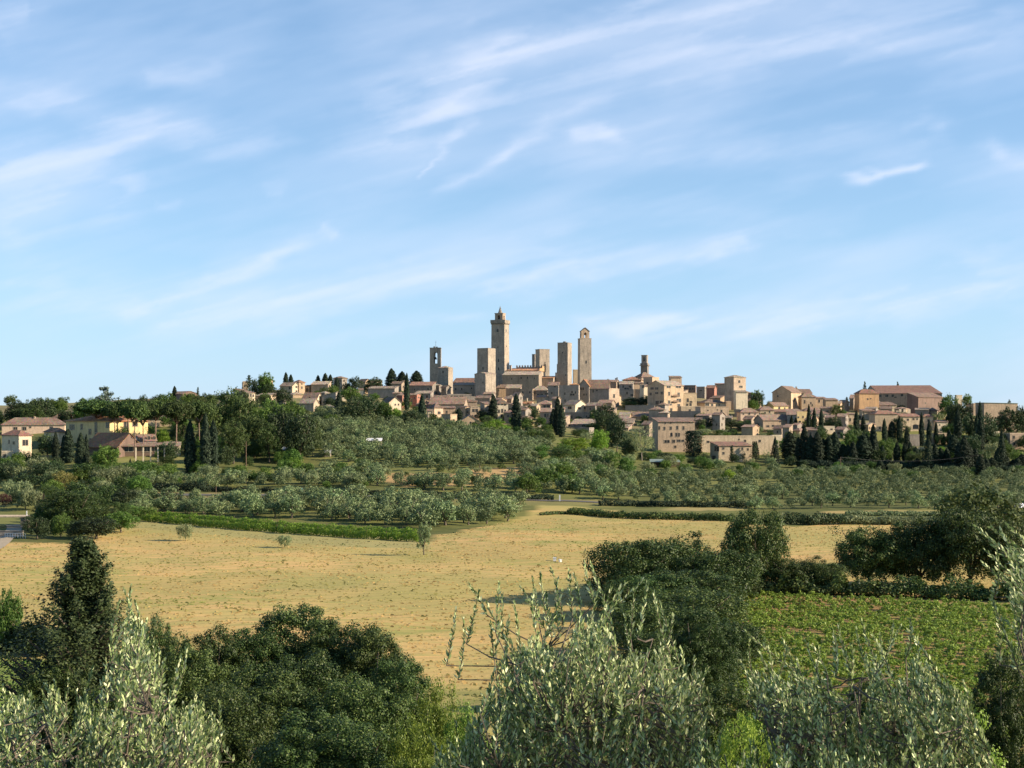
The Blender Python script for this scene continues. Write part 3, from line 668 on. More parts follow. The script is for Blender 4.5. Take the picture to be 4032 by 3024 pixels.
def house(view, xl, xc, xr, yt, yb, roof='g1', label='', wall='stone', rm='roof', wins=(), name='stone_house', cat='house', k=1.0, rh=None, Y=None,
          chim=(), taper=1.0, o=.45, yaw=None, auto=None, sink=2.0, group=None, wk='plain', maxR=16, cornice=False, fixY=False):
    """box-plan building fixed by the picture columns of its left edge, near corner and right edge,
    its eave and its (often hidden) foot; left face looks left of the camera, right face towards the sun"""
    pl, pc, pr, pt, pb = vx(view, xl), vx(view, xc), vx(view, xr), vy(view, yt), vy(view, yb)
    Ya = hit(pc, pb) if not fixY else None
    if Ya and (Y is None or Ya < 925): Y = Ya
    if Y is None: Y = 700.
    a, b_ = max(pc - pl, 1.0), max(pr - pc, 1.0)
    if b_ > 1.6 * a: roof = {'g1': 'g2', 'g2': 'g1', 's1': 's2'}.get(roof, roof)
    psi = yaw if yaw is not None else math.atan2(b_, k * a)
    psi = min(max(psi, math.radians(9)), math.radians(80))
    ul, uc, ur = (pl - HX) / F, (pc - HX) / F, (pr - HX) / F
    Xc = uc * Y; c, s = math.cos(psi), math.sin(psi)
    L = max((Xc - ul * Y) / (c + ul * s), 1.2); R = max((ur * Y - Xc) / max(s - ur * c, .03), 1.2)
    if L > maxR * 2.5 : L = maxR * 2.5
    if group: L, R = min(L, 13), min(R, 10)
    if a < b_ * .2: L = max(L, min(9, R * .6))      # hidden flank: give the house a real depth
    if b_ < a * .2: R = max(R, min(9, L * .6))
    ztop = CZ + (HY - pt) / F * Y
    e1, e2 = np.array([-c, s]), np.array([s, c]); C0 = np.array([Xc, Y]); ctr = C0 + e1 * L / 2 + e2 * R / 2
    cor = [C0, C0 + e1 * L, C0 + e2 * R, C0 + e1 * L + e2 * R]
    gmin = min(gz(*q) for q in cor); z0 = min(gmin, CZ + (HY - pb) / F * Y) - sink * .5
    H = ztop - z0; root = empty(name, (ctr[0], ctr[1], z0), -psi)
    tag(root, label, cat, group); hx, hy = L / 2, R / 2
    wb = MB(); rb = MB(); th = .2
    if roof == 'g1': rh = rh or hy * .36
    elif roof == 'g2': rh = rh or hx * .36
    elif roof in ('hip', 'pyr'): rh = rh or min(hx, hy) * .40
    elif roof in ('s1', 's1b'): rh = rh or R * .25
    elif roof in ('s2', 's2b'): rh = rh or L * .2
    base = [(-hx, -hy), (hx, -hy), (hx, hy), (-hx, hy)]
    if roof == 'g1':
        vs = [(x, y, 0) for x, y in base] + [(x, y, H) for x, y in base] + [(-hx, 0, H + rh), (hx, 0, H + rh)]
        wb.add(vs, [(3, 2, 1, 0), (0, 1, 5, 4), (2, 3, 7, 6), (1, 2, 6, 9, 5), (3, 0, 4, 8, 7), (4, 5, 9, 8), (6, 7, 8, 9)])
        sl = rh / hy; g = min(o, .35)
        for sy in (-1, 1):
            rb.prism([(-hx - g, sy * (hy + o), H - o * sl + .03), (hx + g, sy * (hy + o), H - o * sl + .03), (hx + g, 0, H + rh + .03), (-hx - g, 0, H + rh + .03)][::sy], (0, 0, th))
    elif roof == 'g2':
        vs = [(x, y, 0) for x, y in base] + [(x, y, H) for x, y in base] + [(0, -hy, H + rh), (0, hy, H + rh)]
        wb.add(vs, [(3, 2, 1, 0), (0, 1, 5, 8, 4), (2, 3, 7, 9, 6), (1, 2, 6, 5), (3, 0, 4, 7), (4, 8, 9, 7), (5, 6, 9, 8)])
        sl = rh / hx; g = min(o, .35)
        for sx in (-1, 1):
            rb.prism([(sx * (hx + o), -hy - g, H - o * sl + .03), (0, -hy - g, H + rh + .03), (0, hy + g, H + rh + .03), (sx * (hx + o), hy + g, H - o * sl + .03)][::sx], (0, 0, th))
    elif roof in ('hip', 'pyr'):
        wb.box(-hx, hx, -hy, hy, 0, H)
        X, Y2 = hx + o, hy + o; z = H + .03
        if roof == 'hip' and abs(hx - hy) > .3:
            d = hx - hy
            r1, r2 = ((-d, 0), (d, 0)) if d > 0 else ((0, d), (0, -d))
        else: r1, r2 = (-.05, 0), (.05, 0)
        q = [(-X, -Y2, z), (X, -Y2, z), (X, Y2, z), (-X, Y2, z), (r1[0], r1[1], z + rh), (r2[0], r2[1], z + rh)]
        if hx >= hy: fs = [(0, 1, 5, 4), (1, 2, 5), (2, 3, 4, 5), (3, 0, 4)]
        else: fs = [(0, 1, 4), (1, 2, 5, 4), (2, 3, 5), (3, 0, 4, 5)]
        rb.add(q, fs + [(3, 2, 1, 0)]); rb.box(-X, X, -Y2, Y2, z - .22, z - .004)
    elif roof in ('s1', 's1b'):     # rises away from (s1) or towards (s1b) the left face
        zf, zb = (H, H + rh) if roof == 's1' else (H, H - rh)
        vs = [(x, y, 0) for x, y in base] + [(-hx, -hy, zf), (hx, -hy, zf), (hx, hy, zb), (-hx, hy, zb)]
        wb.add(vs, [(3, 2, 1, 0), (4, 5, 6, 7), (0, 1, 5, 4), (1, 2, 6, 5), (2, 3, 7, 6), (3, 0, 4, 7)])
        sl = (zb - zf) / R
        rb.prism([(-hx - .3, -hy - o, zf - o * sl + .03), (hx + .3, -hy - o, zf - o * sl + .03), (hx + .3, hy + .2, zb + .2 * sl + .03), (-hx - .3, hy + .2, zb + .2 * sl + .03)], (0, 0, th))
    elif roof in ('s2', 's2b'):     # rises to the left (s2) or to the right (s2b)
        zr_, zl = (H, H + rh) if roof == 's2' else (H, H - rh)
        vs = [(x, y, 0) for x, y in base] + [(-hx, -hy, zl), (hx, -hy, zr_), (hx, hy, zr_), (-hx, hy, zl)]
        wb.add(vs, [(3, 2, 1, 0), (4, 5, 6, 7), (0, 1, 5, 4), (1, 2, 6, 5), (2, 3, 7, 6), (3, 0, 4, 7)])
        sl = (zl - zr_) / L
        rb.prism([(hx + o, -hy - .3, zr_ - o * sl + .03), (hx + o, hy + .3, zr_ - o * sl + .03), (-hx - o, hy + .3, zl + o * sl + .03), (-hx - o, -hy - .3, zl + o * sl + .03)], (0, 0, th))
    elif roof == 'flat':
        wb.box(-hx, hx, -hy, hy, 0, H, tap=taper)
        rb.box(-hx * taper + .25, hx * taper - .25, -hy * taper + .25, hy * taper - .25, H + .003, H + .06)
        pb2 = MB(); t = .3; X, Y2 = hx * taper + .06, hy * taper + .06
        for q in ((-X, X, -Y2, -Y2 + t), (-X, X, Y2 - t, Y2), (-X, -X + t, -Y2 + t, Y2 - t), (X - t, X, -Y2 + t, Y2 - t)): pb2.box(*q, H - .12, H + .45)
        pb2.build('parapet', M[wall], root)
    elif roof == 'none': wb.box(-hx, hx, -hy, hy, 0, H, tap=taper)
    wall_o = wb.build('wall', M[wall], root)
    if rb.v: rb.build('roof', M['flat'] if roof == 'flat' else M[rm], root)
    def put_win(face, t, z, w_, h_, kind):
        if t < .25 or z < .2: return
        ob = bpy.data.objects.new('window', WM[kind]); link(ob, root)
        if face == 'L': ob.location = (hx - t, -hy * (1 if taper == 1 else 1 - (1 - taper) * z / H), z); ob.rotation_euler = (0, 0, 0)
        else: ob.location = (hx * (1 if taper == 1 else 1 - (1 - taper) * z / H), -hy + t, z); ob.rotation_euler = (0, 0, math.pi / 2)
        ob.scale = (w_, 1, h_)
    for wdef in wins:
        x, y, w_, h_ = wdef[:4]; kd = wdef[4] if len(wdef) > 4 else wk
        p = vx(view, x); u = (p - HX) / F; q = vy(view, y + h_ / 2)
        if p < pc:
            t = (Xc - u * Y) / (c + u * s); d = Y + t * s; fw = w_ / V[view][2] / F * d / c; lim = L; face = 'L'
        else:
            t = (u * Y - Xc) / max(s - u * c, .03); d = Y + t * c; fw = w_ / V[view][2] / F * d / s; lim = R; face = 'R'
        z = CZ + (HY - q) / F * d - z0; t = min(max(t, .5), lim - .4)
        fw = min(fw, lim * .8); put_win(face, t, z, max(fw, .3), h_ / V[view][2] / F * d, kd)
    if auto:
        for face, lim in (('L', L), ('R', R)):
            if lim < 2.4: continue
            n = int(lim / 3.1); fl = int(min(H - 1.5, 10) / 3)
            for f_ in range(fl):
                for i in range(n):
                    if HR.random() > auto: continue
                    put_win(face, (i + .5 + HR.uniform(-.12, .12)) * lim / n, H - 2.2 - f_ * 3.0, HR.choice([.8, .9, 1.0]), HR.choice([1.2, 1.3, 1.4]), HR.choice(['plain', 'plain', 'shut']))
    for cx_, cy_ in chim:
        u = (vx(view, cx_) - HX) / F; d = ctr[1]; X = u * d - ctr[0]; lx = X * c; lz = CZ + (HY - vy(view, cy_)) / F * d - z0
        lx = min(max(lx, -hx + .5), hx - .5); cb_ = MB().box(lx - .35, lx + .35, -.35, .35, lz - 2.6, lz - .25).box(lx - .5, lx + .5, -.5, .5, lz - .25, lz - .12).box(lx - .28, lx + .28, -.28, .28, lz - .12, lz)
        cb_.build('chimney', M[wall], root)
    SITES.append((ctr[0], ctr[1], max(hx, hy))); NB.append((pl, pr, pt - 6, pt + (pb - pt) * .75, Y))
    return dict(root=root, hx=hx, hy=hy, H=H, z0=z0, Y=Y, wall=wall_o, ppm=F / Y)

def cren(root, x0, x1, y0, y1, z, n, mt, name='battlement'):
    b = MB(); b.box(x0, x1, y0, y1, z - .6, z)
    L = x1 - x0; w_ = L / (2 * n - 1)
    for i in range(n): b.box(x0 + 2 * i * w_, x0 + (2 * i + 1) * w_, y0, y1, z + .0, z + w_ * 1.25)
    return b.build(name, mt, root)
def arch_wall(x0, x1, y0, y1, z0, z1, ax0, ax1, az0, az1, n=8):
    """wall slab in the xz plane pierced by a round-headed opening"""
    b = MB(); cx, r = (ax0 + ax1) / 2, (ax1 - ax0) / 2; sp = az1 - r
    b.box(x0, ax0, y0, y1, z0, z1); b.box(ax1, x1, y0, y1, z0, z1)
    if az0 > z0: b.box(ax0, ax1, y0, y1, z0, az0)
    pts = [(cx - r * math.cos(math.pi * i / n), sp + r * math.sin(math.pi * i / n)) for i in range(n + 1)]
    for (xa, za), (xb, zb) in zip(pts[:-1], pts[1:]):
        b.prism([(xa, y0, za), (xb, y0, zb), (xb, y0, z1), (xa, y0, z1)], (0, y1 - y0, 0))
    return b

# ------------------------------------------------------------------ the towers
h = house(3, 255, 367, 378, 612, 990, 'none', 'slim bell tower pierced by a tall arched opening, leftmost of the skyline towers', 'tower', name='bell_tower', cat='tower', Y=945, k=1)
r, hx, hy, H, pm = h['root'], h['hx'], h['hy'], h['H'], h['ppm'] * 2.765
# rebuild its top stage as a pierced wall so the sky shows through
bpy.data.objects.remove(h['wall']); s1 = 215 / pm
MB().box(-hx, hx, -hy, hy, 0, H - s1).build('wall', M['tower'], r)
b = arch_wall(-hx, hx, -hy, -hy + .9, H - s1, H, -hx + 45 / 112 * 2 * hx, -hx + 82 / 112 * 2 * hx, H - 165 / pm, H - 45 / pm)
b2 = arch_wall(-hx, hx, hy - .9, hy, H - s1, H, -hx + 45 / 112 * 2 * hx, -hx + 82 / 112 * 2 * hx, H - 165 / pm, H - 45 / pm)
b.build('belfry_arch', M['tower'], r); b2.build('belfry_arch', M['tower'], r)
MB().box(-hx, -hx + .9, -hy + .9, hy - .9, H - s1, H).box(hx - .9, hx, -hy + .9, hy - .9, H - s1, H).build('belfry_side', M['tower'], r)
MB().box(-hx - .15, hx + .15, -hy - .15, hy + .15, H, H + .5).box(-hx * .4, -hx * .1, -.3, .3, H + .5, H + 1.4).box(hx * .1, hx * .4, -.3, .3, H + .5, H + 1.2).build('cap', M['tower'], r)
MB().cyl(.1, 0, H + .5, H + 5.2, .12, .05, 6).box(-.5, .7, -.05, .05, H + 4.2, H + 4.32).build('mast', M['metal'], r)
MB().cyl(0, 0, H - 120 / pm, H - 95 / pm, 1.0, .5, 10).cyl(0, 0, H - 95 / pm, H - 55 / pm, .12, .12, 6).build('bell', M['metal'], r)

house(3, 345, 457, 507, 822, 1125, 'hip', 'lower stone tower with lit right side and shallow tiled cap beside the bell tower', 'tower', rm='roofpale', name='stone_tower', cat='tower', Y=880, o=.15, rh=1.1,
      wins=[(400, 870, 16, 26)])
h = house(3, 770, 890, 972, 614, 1160, 'none', 'broad square stone tower left of the tallest tower, its right face sunlit', 'tower', name='stone_tower', cat='tower', Y=880, taper=.985, wins=[(835, 830, 14, 30)])
MB().box(-h['hx'], h['hx'], -h['hy'], h['hy'], h['H'] + .003, h['H'] + .35, tap=.96).build('cap', M['stonegrey'], h['root'])
house(3, 742, 862, 975, 892, 1175, 'g2', 'truncated stone tower stub standing in front of the broad square tower', 'tower', rm='roofpale', name='stone_tower', cat='tower', Y=850, o=.15, rh=.9, wins=[(835, 985, 12, 20)])
# the tallest tower
h = house(3, 921, 1070, 1122, 345, 1010, 'none', 'tallest stone tower with projecting crown and open belfry with a pointed spire', 'tower', name='great_tower', cat='tower', Y=930, taper=.95,
          wins=[(992, 418, 22, 36, 'arch'), (1003, 745, 14, 34, 'arch'), (1003, 835, 14, 30, 'arch'), (996, 600, 8, 14), (1090, 420, 8, 30, 'arch'), (1092, 590, 6, 16)])
r, hx, hy, H, pm = h['root'], h['hx'], h['hy'], h['H'], h['ppm'] * 2.765
tx_, ty_ = hx * .95, hy * .95
cb = MB().box(-tx_ - .55, tx_ + .55, -ty_ - .55, ty_ + .55, H + .6, H + 45 / pm)
for i in range(9):
    for sg in (-1, 1):
        u = -1 + 2 * (i + .5) / 9
        cb.box(u * tx_ - .25, u * tx_ + .25, sg * (ty_ + .27) - .25, sg * (ty_ + .27) + .25, H - .2, H + .6); cb.box(sg * (tx_ + .27) - .25, sg * (tx_ + .27) + .25, u * ty_ - .25, u * ty_ + .25, H - .2, H + .6)
cb.build('crown_gallery', M['tower'], r)
zb = H + 45 / pm; bh = 68 / pm; bx = tx_ * .60; by = ty_ * .60
for yy_ in (-by, by - .5): arch_wall(-bx, bx, yy_, yy_ + .5, zb, zb + bh, -bx * .32, bx * .32, zb + .4, zb + bh * .78).build('belfry_arch', M['stone'], r)
for sx in (-1, 1):
    o_ = arch_wall(-by + .5, by - .5, -.25, .25, zb, zb + bh, -by * .34, by * .34, zb + .4, zb + bh * .78).build('belfry_arch', M['stone'], r)
    o_.rotation_euler = (0, 0, math.pi / 2); o_.location = (sx * (bx - .25), 0, 0)
MB().box(-bx - .25, bx + .25, -by - .25, by + .25, zb + bh, zb + bh + .5).build('belfry_cornice', M['stone'], r)
MB().cyl(0, 0, zb + bh + .5, zb + bh + 1.4, bx * .55, bx * .5, 8).cyl(0, 0, zb + bh + 1.4, zb + bh + 84 / pm, bx * .46, .12, 8).build('spire', M['stonegrey'], r)
MB().cyl(0, 0, zb + .4, zb + 2.2, .9, .5, 10).cyl(0, 0, zb + 2.2, zb + bh * .9, .1, .1, 6).build('bell', M['metal'], r)
MB().box(-.06, .06, -.06, .06, zb + bh + 83 / pm, zb + bh + 90 / pm).build('finial', M['metal'], r)

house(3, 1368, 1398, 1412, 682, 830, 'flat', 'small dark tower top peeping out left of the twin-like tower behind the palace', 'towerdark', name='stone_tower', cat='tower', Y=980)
h = house(3, 1405, 1450, 1560, 626, 940, 'none', 'square stone tower rising behind the crenellated palace, broad face to the right', 'tower', name='stone_tower', cat='tower', Y=950, taper=.99, wins=[(1510, 770, 8, 14)])
MB().box(-h['hx'] - .1, h['hx'] + .1, -h['hy'] - .1, h['hy'] + .1, h['H'] + .003, h['H'] + .4).build('cap', M['tower'], h['root'])
h = house(3, 1645, 1757, 1802, 556, 1100, 'none', 'stepped stone tower with buttressed left edge between the palace and the belfry tower', 'tower', name='stone_tower', cat='tower', Y=865, taper=.985,
          wins=[(1700, 660, 12, 16), (1735, 905, 9, 20), (1715, 780, 7, 12)])
r, hx, hy, H, pm = h['root'], h['hx'], h['hy'], h['H'], h['ppm'] * 2.765
MB().box(-hx - 10 / pm, -hx + .002, -hy * .9, hy * .9, 0, H - 225 / pm).box(-hx - 30 / pm, -hx - 10 / pm, -hy * .85, hy * .85, 0, H - 318 / pm).build('buttress', M['tower'], r)
MB().box(-hx, hx, -hy, hy, H + .003, H + .5).box(-.8, .8, -.8, .8, H + .5, H + 1.3).build('cap', M['towerdark'], r)
h = house(3, 1864, 1889, 2018, 508, 985, 'none', 'tall stone tower topped by a small gabled bell-cote, right of the stepped tower', 'tower', name='belfry_tower', cat='tower', Y=925, taper=.955,
          wins=[(1957, 762, 15, 32, 'arch'), (1925, 640, 5, 8), (1985, 880, 5, 8)])
r, hx, hy, H, pm = h['root'], h['hx'], h['hy'], h['H'], h['ppm'] * 2.765
MB().box(-hx * .955 - .12, hx * .955 + .12, -hy * .955 - .12, hy * .955 + .12, H + .003, H + .4).build('cap', M['tower'], r)
# bell-cote, its arch facing the broad right face
bw = hy * .68; zb = H + .4; bh = 75 / pm
for k, xx in enumerate((hx * .55, -hx * .45)):
    b = arch_wall(-bw, bw, -.35, .35, zb, zb + bh, -bw * .3, bw * .3, zb + .3, zb + bh * .85)
    b.prism([(-bw - .15, -.35, zb + bh), (bw + .15, -.35, zb + bh), (0, -.35, zb + bh + 36 / pm)], (0, .7, 0))
    o_ = b.build('bell_cote_arch', M['pink'], r); o_.rotation_euler = (0, 0, math.pi / 2); o_.location = (xx, 0, 0)
b = MB()
for sg in (-1, 1):
    b.prism([(-hx * .6, sg * (bw + .3), zb + bh - .1), (hx * .75, sg * (bw + .3), zb + bh - .1), (hx * .75, 0, zb + bh + 40 / pm), (-hx * .6, 0, zb + bh + 40 / pm)][::sg], (0, 0, .2))
b.build('bell_cote_roof', M['roofpale'], r)
for sg in (-1, 1): MB().box(-hx * .45 + .35, hx * .55 - .35, sg * bw - .3 * (sg > 0), sg * bw + .3 * (sg < 0), zb + bh * .62, zb + bh).build('bell_cote_side', M['pink'], r)
MB().cyl(0, 0, zb + bh * .5, zb + bh * .75, .6, .35, 8).cyl(0, 0, zb + bh * .75, zb + bh, .08, .08, 6).build('bell', M['metal'], r)

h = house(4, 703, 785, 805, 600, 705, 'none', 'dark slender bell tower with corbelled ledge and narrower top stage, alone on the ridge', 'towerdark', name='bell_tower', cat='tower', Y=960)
r, hx, hy, H, pm = h['root'], h['hx'], h['hy'], h['H'], h['ppm'] * 3.16
MB().box(-hx * 1.3, hx * 1.3, -hy * 1.3, hy * 1.3, H, H + .5).box(-hx * 1.1, hx * 1.1, -hy * 1.1, hy * 1.1, H + .5, H + 32 / pm).build('ledge', M['towerdark'], r)
MB().box(-hx * .82, hx * .82, -hy * .82, hy * .82, H + 32 / pm, H + 128 / pm).build('top_stage', M['towerdark'], r)
MB().box(-hx * .92, hx * .92, -hy * .92, hy * .92, H + 128 / pm, H + 134 / pm).build('cap', M['towerdark'], r)
o_ = bpy.data.objects.new('window', WM['arch']); link(o_, r); o_.location = (0, -hy * .82 - .01, H + 55 / pm); o_.scale = (1.1, 1, 3)

h = house(4, 1745, 1862, 2012, 742, 960, 'hip', 'squat square tower-house with shallow cap and a lit right face above the houses', 'stone', rm='roofpale', name='tower_house', cat='tower', Y=800, o=.3, rh=1.3,
          wins=[(1930, 797, 30, 34, 'arch'), (1950, 862, 46, 26)])

# ------------------------------------------------------------------ crenellated palace with church roofs
h = house(3, 1046, 1442, 1478, 903, 1085, 's1', 'long dark palace wall under two stacked tiled roofs below the battlements', 'stone', rm='roofpale', name='palace', cat='palace', Y=872, fixY=True, rh=2.6, o=.5, maxR=40,
          wins=[(1250, 935, 14, 24), (1318, 932, 14, 24), (1145, 945, 10, 18), (1395, 940, 10, 18)])
h = house(3, 1082, 1440, 1512, 856, 1000, 's1', 'crenellated town palace behind the long wall, with a sunlit stepped gable at its right end', 'stone', rm='rooforange', name='crenellated_palace', cat='palace', Y=912, fixY=True, rh=2.4, o=.4, maxR=40,
          wins=[(1480, 850, 10, 20)])
r, hx, hy, H = h['root'], h['hx'], h['hy'], h['H']
cren(r, -hx + 2, hx - .2, hy + .2, hy + .9, H + 3.3, 11, M['stone'])
MB().prism([(hx, -hy, H), (hx, hy, H), (hx, hy, H + 5), (hx, hy * .5, H + 5), (hx, hy * .5, H + 3.4), (hx, -hy * .2, H + 3.4), (hx, -hy * .2, H + 1.8), (hx, -hy * .8, H + 1.8)], (.6, 0, 0)).build('stepped_gable', M['orange'], r)  # orange puts the sunlight on the gable into its colour
MB().box(-hx + 2.2, -hx + 3.4, -hy + 1, -hy + 2.2, H - 1, H + 3.4).box(-hx + 2, -hx + 3.6, -hy + .8, -hy + 2.4, H + 3.4, H + 3.7).build('chimney', M['pink'], r)
house(3, 1465, 1600, 1622, 938, 1060, 's1', 'low tile-roofed wing between the palace gable and the stepped tower', 'stone', rm='rooforange', Y=885, rh=1.4)
house(3, 1815, 1820, 1872, 850, 1000, 'flat', 'pale rendered block squeezed between stepped tower and belfry tower', 'buff', Y=940, name='stone_house')
house(3, 508, 735, 770, 985, 1060, 's1', 'long red-roofed church aisle between the lower tower and the truncated tower', 'redwall', rm='roofred', name='church', cat='church', Y=905, rh=3.0, maxR=30)
# ------------------------------------------------------------------ the town, house by house
house('A', 270, 785, 865, 212, 480, 's1', 'long grey church wing with cream sunlit end wall, just left of the lower tower', 'stonegrey', rm='roofred', name='church', cat='church', Y=880, rh=2.2, wins=[(695, 285, 40, 50), (400, 300, 26, 40)])
house('A', 1245, 1695, 1740, 205, 470, 's1', 'dark church nave wall with three small windows below the long red roof', 'stone', rm='roofpale', name='church', cat='church', Y=885, rh=1.5, wins=[(1295, 285, 26, 44, 'arch'), (1425, 285, 30, 52, 'arch'), (1640, 270, 26, 40, 'arch')])
house('A', 285, 450, 535, 418, 700, 'g1', 'narrow dark red house with pink end wall between two cypresses', 'redwall', Y=800, wins=[(335, 560, 44, 120), (400, 480, 22, 34), (490, 470, 20, 34)])
house('A', 100, 135, 212, 430, 690, 's1', 'thin pale house hidden behind the left cypress', 'cream', Y=795, wins=[(160, 500, 18, 34), (160, 590, 18, 34)])
house('A', 0, 10, 112, 575, 720, 'hip', 'small cream house with a brown hip roof at the left foot of the old town', 'cream', Y=740, wins=[(35, 610, 18, 34), (75, 610, 18, 34)])
house('A', -70, 90, 130, 380, 560, 'g1', 'brown-roofed rubble house behind the small cream house', 'stone', Y=800)
house('A', 610, 620, 750, 520, 690, 'g2', 'pinkish gabled house just right of the second cypress', 'pink', Y=790, wins=[(665, 560, 22, 44)])
house('A', 720, 1480, 1560, 612, 760, 'g1', 'long low house with broad brown tiled roof in the middle of the lower town', 'stone', Y=770, rh=3.6, maxR=30, chim=[(1080, 455)], auto=.3)
house('A', 800, 1130, 1180, 470, 600, 'g1', 'weathered brown-roofed house above the long low roof', 'stonegrey', Y=820, auto=.2, chim=[(900, 430)])
house('A', 1150, 1480, 1640, 540, 640, 'g2', 'pinkish tiled house stepping out from the long brown roof', 'pink', rm='roofred', Y=785, wins=[(1400, 600, 60, 26)])
house('A', 1062, 1112, 1640, 412, 520, 'flat', 'flat-roofed pale loggia with deep dark openings below the church nave', 'stonegrey', Y=850, wins=[(1180, 460, 90, 60), (1300, 460, 90, 60), (1420, 460, 90, 60)])
house('A', 1500, 1505, 1720, 462, 560, 'flat', 'low flat terrace block right of the dark loggia', 'stonegrey', rm='flat', Y=840)
house('A', 1720, 2040, 2080, 492, 640, 's1', 'stone house with brown lean-to roof at the foot of the truncated tower', 'stone', Y=825, auto=.3, chim=[(1930, 450)])
house('A', 1540, 1560, 1760, 560, 690, 'g1', 'little pale gabled house with a tall white chimney amid the brown roofs', 'stone', Y=790, chim=[(1580, 515)], auto=.4)
house('A', 680, 830, 1022, 690, 905, 'hip', 'sunlit peach house with hip roof and one large window', 'pinkplaster', Y=735, wins=[(935, 805, 56, 56), (760, 760, 40, 50)], rh=2)
house('A', 676, 690, 806, 762, 920, 's2', 'small cream lean-to on the left side of the peach house', 'cream', Y=715, wins=[(780, 800, 22, 36)])
house('A', 1015, 1022, 1290, 700, 870, 's1', 'plain pinkish wall front below the long brown roof', 'pink', Y=745, wins=[(1100, 790, 36, 60)])
house('A', 1395, 1505, 1640, 690, 930, 'g1', 'ochre house partly behind a dark twisted tree', 'tan', Y=740, wins=[(1440, 810, 30, 46), (1560, 760, 30, 46)])
house('A', 1505, 1612, 1822, 712, 950, 'flat', 'flat-topped house with a deep shaded loggia and pale pillars', 'stone', Y=728, wins=[(1715, 735, 130, 110), (1740, 880, 60, 80), (1560, 790, 60, 50)])
house('A', 985, 1182, 1325, 852, 1120, 'flat', 'small tower-like house with dark left wall and bright right wall', 'tan', Y=700, wins=[(1257, 985, 30, 80)])
house('A', 1200, 1215, 1562, 1062, 1215, 'flat', 'low sunlit buff garden wall house above the olive trees', 'buff', Y=682, wins=[(1300, 1120, 20, 30)])
house('A', 1398, 1412, 1815, 985, 1170, 'g2', 'wide gabled sandy farmhouse with two round-headed windows', 'tan', Y=690, rh=2.6, wins=[(1618, 1020, 40, 52, 'arch'), (1726, 1022, 36, 50, 'arch')])
house('A', 1830, 1925, 2075, 610, 960, 's2', 'tall shaded house with pink sunlit balcony side, left of a thin cypress', 'stone', Y=742, wins=[(1880, 890, 40, 50), (1960, 750, 44, 50), (2000, 660, 30, 30)])

house('B', 32, 72, 305, 545, 900, 'hip', 'bright cream tall house with three rows of windows beside the big cypress', 'cream', Y=715, rh=2.4,
      wins=[(120, 560, 24, 34), (185, 560, 24, 34), (245, 570, 24, 34), (125, 700, 30, 60), (188, 690, 30, 70), (248, 700, 28, 60), (180, 790, 30, 60), (240, 800, 30, 60)])
house('B', 290, 395, 410, 562, 760, 'g1', 'brown-walled wing joined to the right of the bright cream house', 'stone', Y=725)
house('B', 68, 74, 262, 232, 420, 'hip', 'sandy house with a tall chimney tight against the truncated tower', 'tan', Y=815, rh=1.8, chim=[(245, 165)], wins=[(120, 290, 18, 30)])
house('B', 262, 545, 560, 245, 470, 's1', 'big shaded stone house below the palace wall', 'stone', rm='roofpale', Y=830, auto=.25, rh=2)
house('B', 545, 790, 800, 270, 480, 'flat', 'dark flat-topped stone house right of the big shaded house', 'stone', Y=825, auto=.3)
house('B', 790, 1085, 1108, 285, 480, 'hip', 'stone house with a sunlit spreading hip roof and a row of pale windows', 'stonegrey', rm='roofpale', Y=815, rh=2.6, wins=[(815, 340, 44, 50, 'shut'), (935, 370, 120, 34), (1070, 355, 54, 34)])
house('B', 1095, 1300, 1320, 190, 500, 's1', 'tall grey stone house at the foot of the stepped tower', 'stonegrey', Y=835, wins=[(1170, 340, 30, 46), (1230, 215, 40, 24)], rh=1.8)
house('B', 1310, 1700, 1722, 185, 640, 'none', 'high blank grey town wall under the stepped tower with a few small windows', 'stonegrey', Y=800, name='town_wall', cat='wall', wins=[(1428, 352, 24, 50), (1570, 320, 34, 40), (1575, 370, 90, 40), (1432, 490, 24, 50), (1640, 330, 24, 50)])
house('B', 1528, 1690, 1722, 172, 330, 'hip', 'orange-brown roofed house directly right of the stepped tower foot', 'stone', rm='rooforange', Y=835)
house('B', 1700, 1905, 1965, 195, 620, 'g2', 'gabled stone house with four windows below the belfry tower', 'stonegrey', rm='rooforange', Y=815, rh=3.4, wins=[(1770, 255, 80, 56), (1805, 372, 34, 42), (1852, 368, 24, 42), (1732, 388, 24, 60)])
house('B', 1905, 2300, 2330, 245, 640, 'g1', 'long reddish-roofed stone house right of the belfry tower', 'stonegrey', rm='roof', Y=822, rh=4.6, maxR=30, wins=[(1990, 300, 30, 60), (2060, 290, 40, 30)])
house('B', 540, 760, 832, 552, 680, 'g1', 'low house with vivid orange roof and white chimney', 'cream', rm='rooforange', Y=760, chim=[(675, 440)], wins=[(700, 545, 40, 30)])
house('B', 852, 1148, 1244, 562, 700, 'hip', 'house with wide pale brown hip roof between the two big cypresses', 'tan', Y=755, rh=2.2, wins=[(1035, 605, 60, 50), (1095, 600, 70, 50), (1190, 600, 24, 34)])
house('B', 940, 1170, 1200, 716, 960, 's1', 'grey-brown house with three tall windows beneath the wide hip roof', 'stone', Y=715, rh=1.8, wins=[(1040, 785, 34, 70), (1095, 780, 20, 60), (1000, 900, 30, 50)])
house('B', 570, 660, 782, 830, 985, 'g1', 'small peach cottage with a dark door among bright green trees', 'pinkplaster', Y=690, wins=[(630, 880, 40, 80)])
house('B', 890, 900, 1000, 930, 1010, 'flat', 'tiny white shed under the grey-brown house', 'white', Y=680, name='shed', cat='shed')
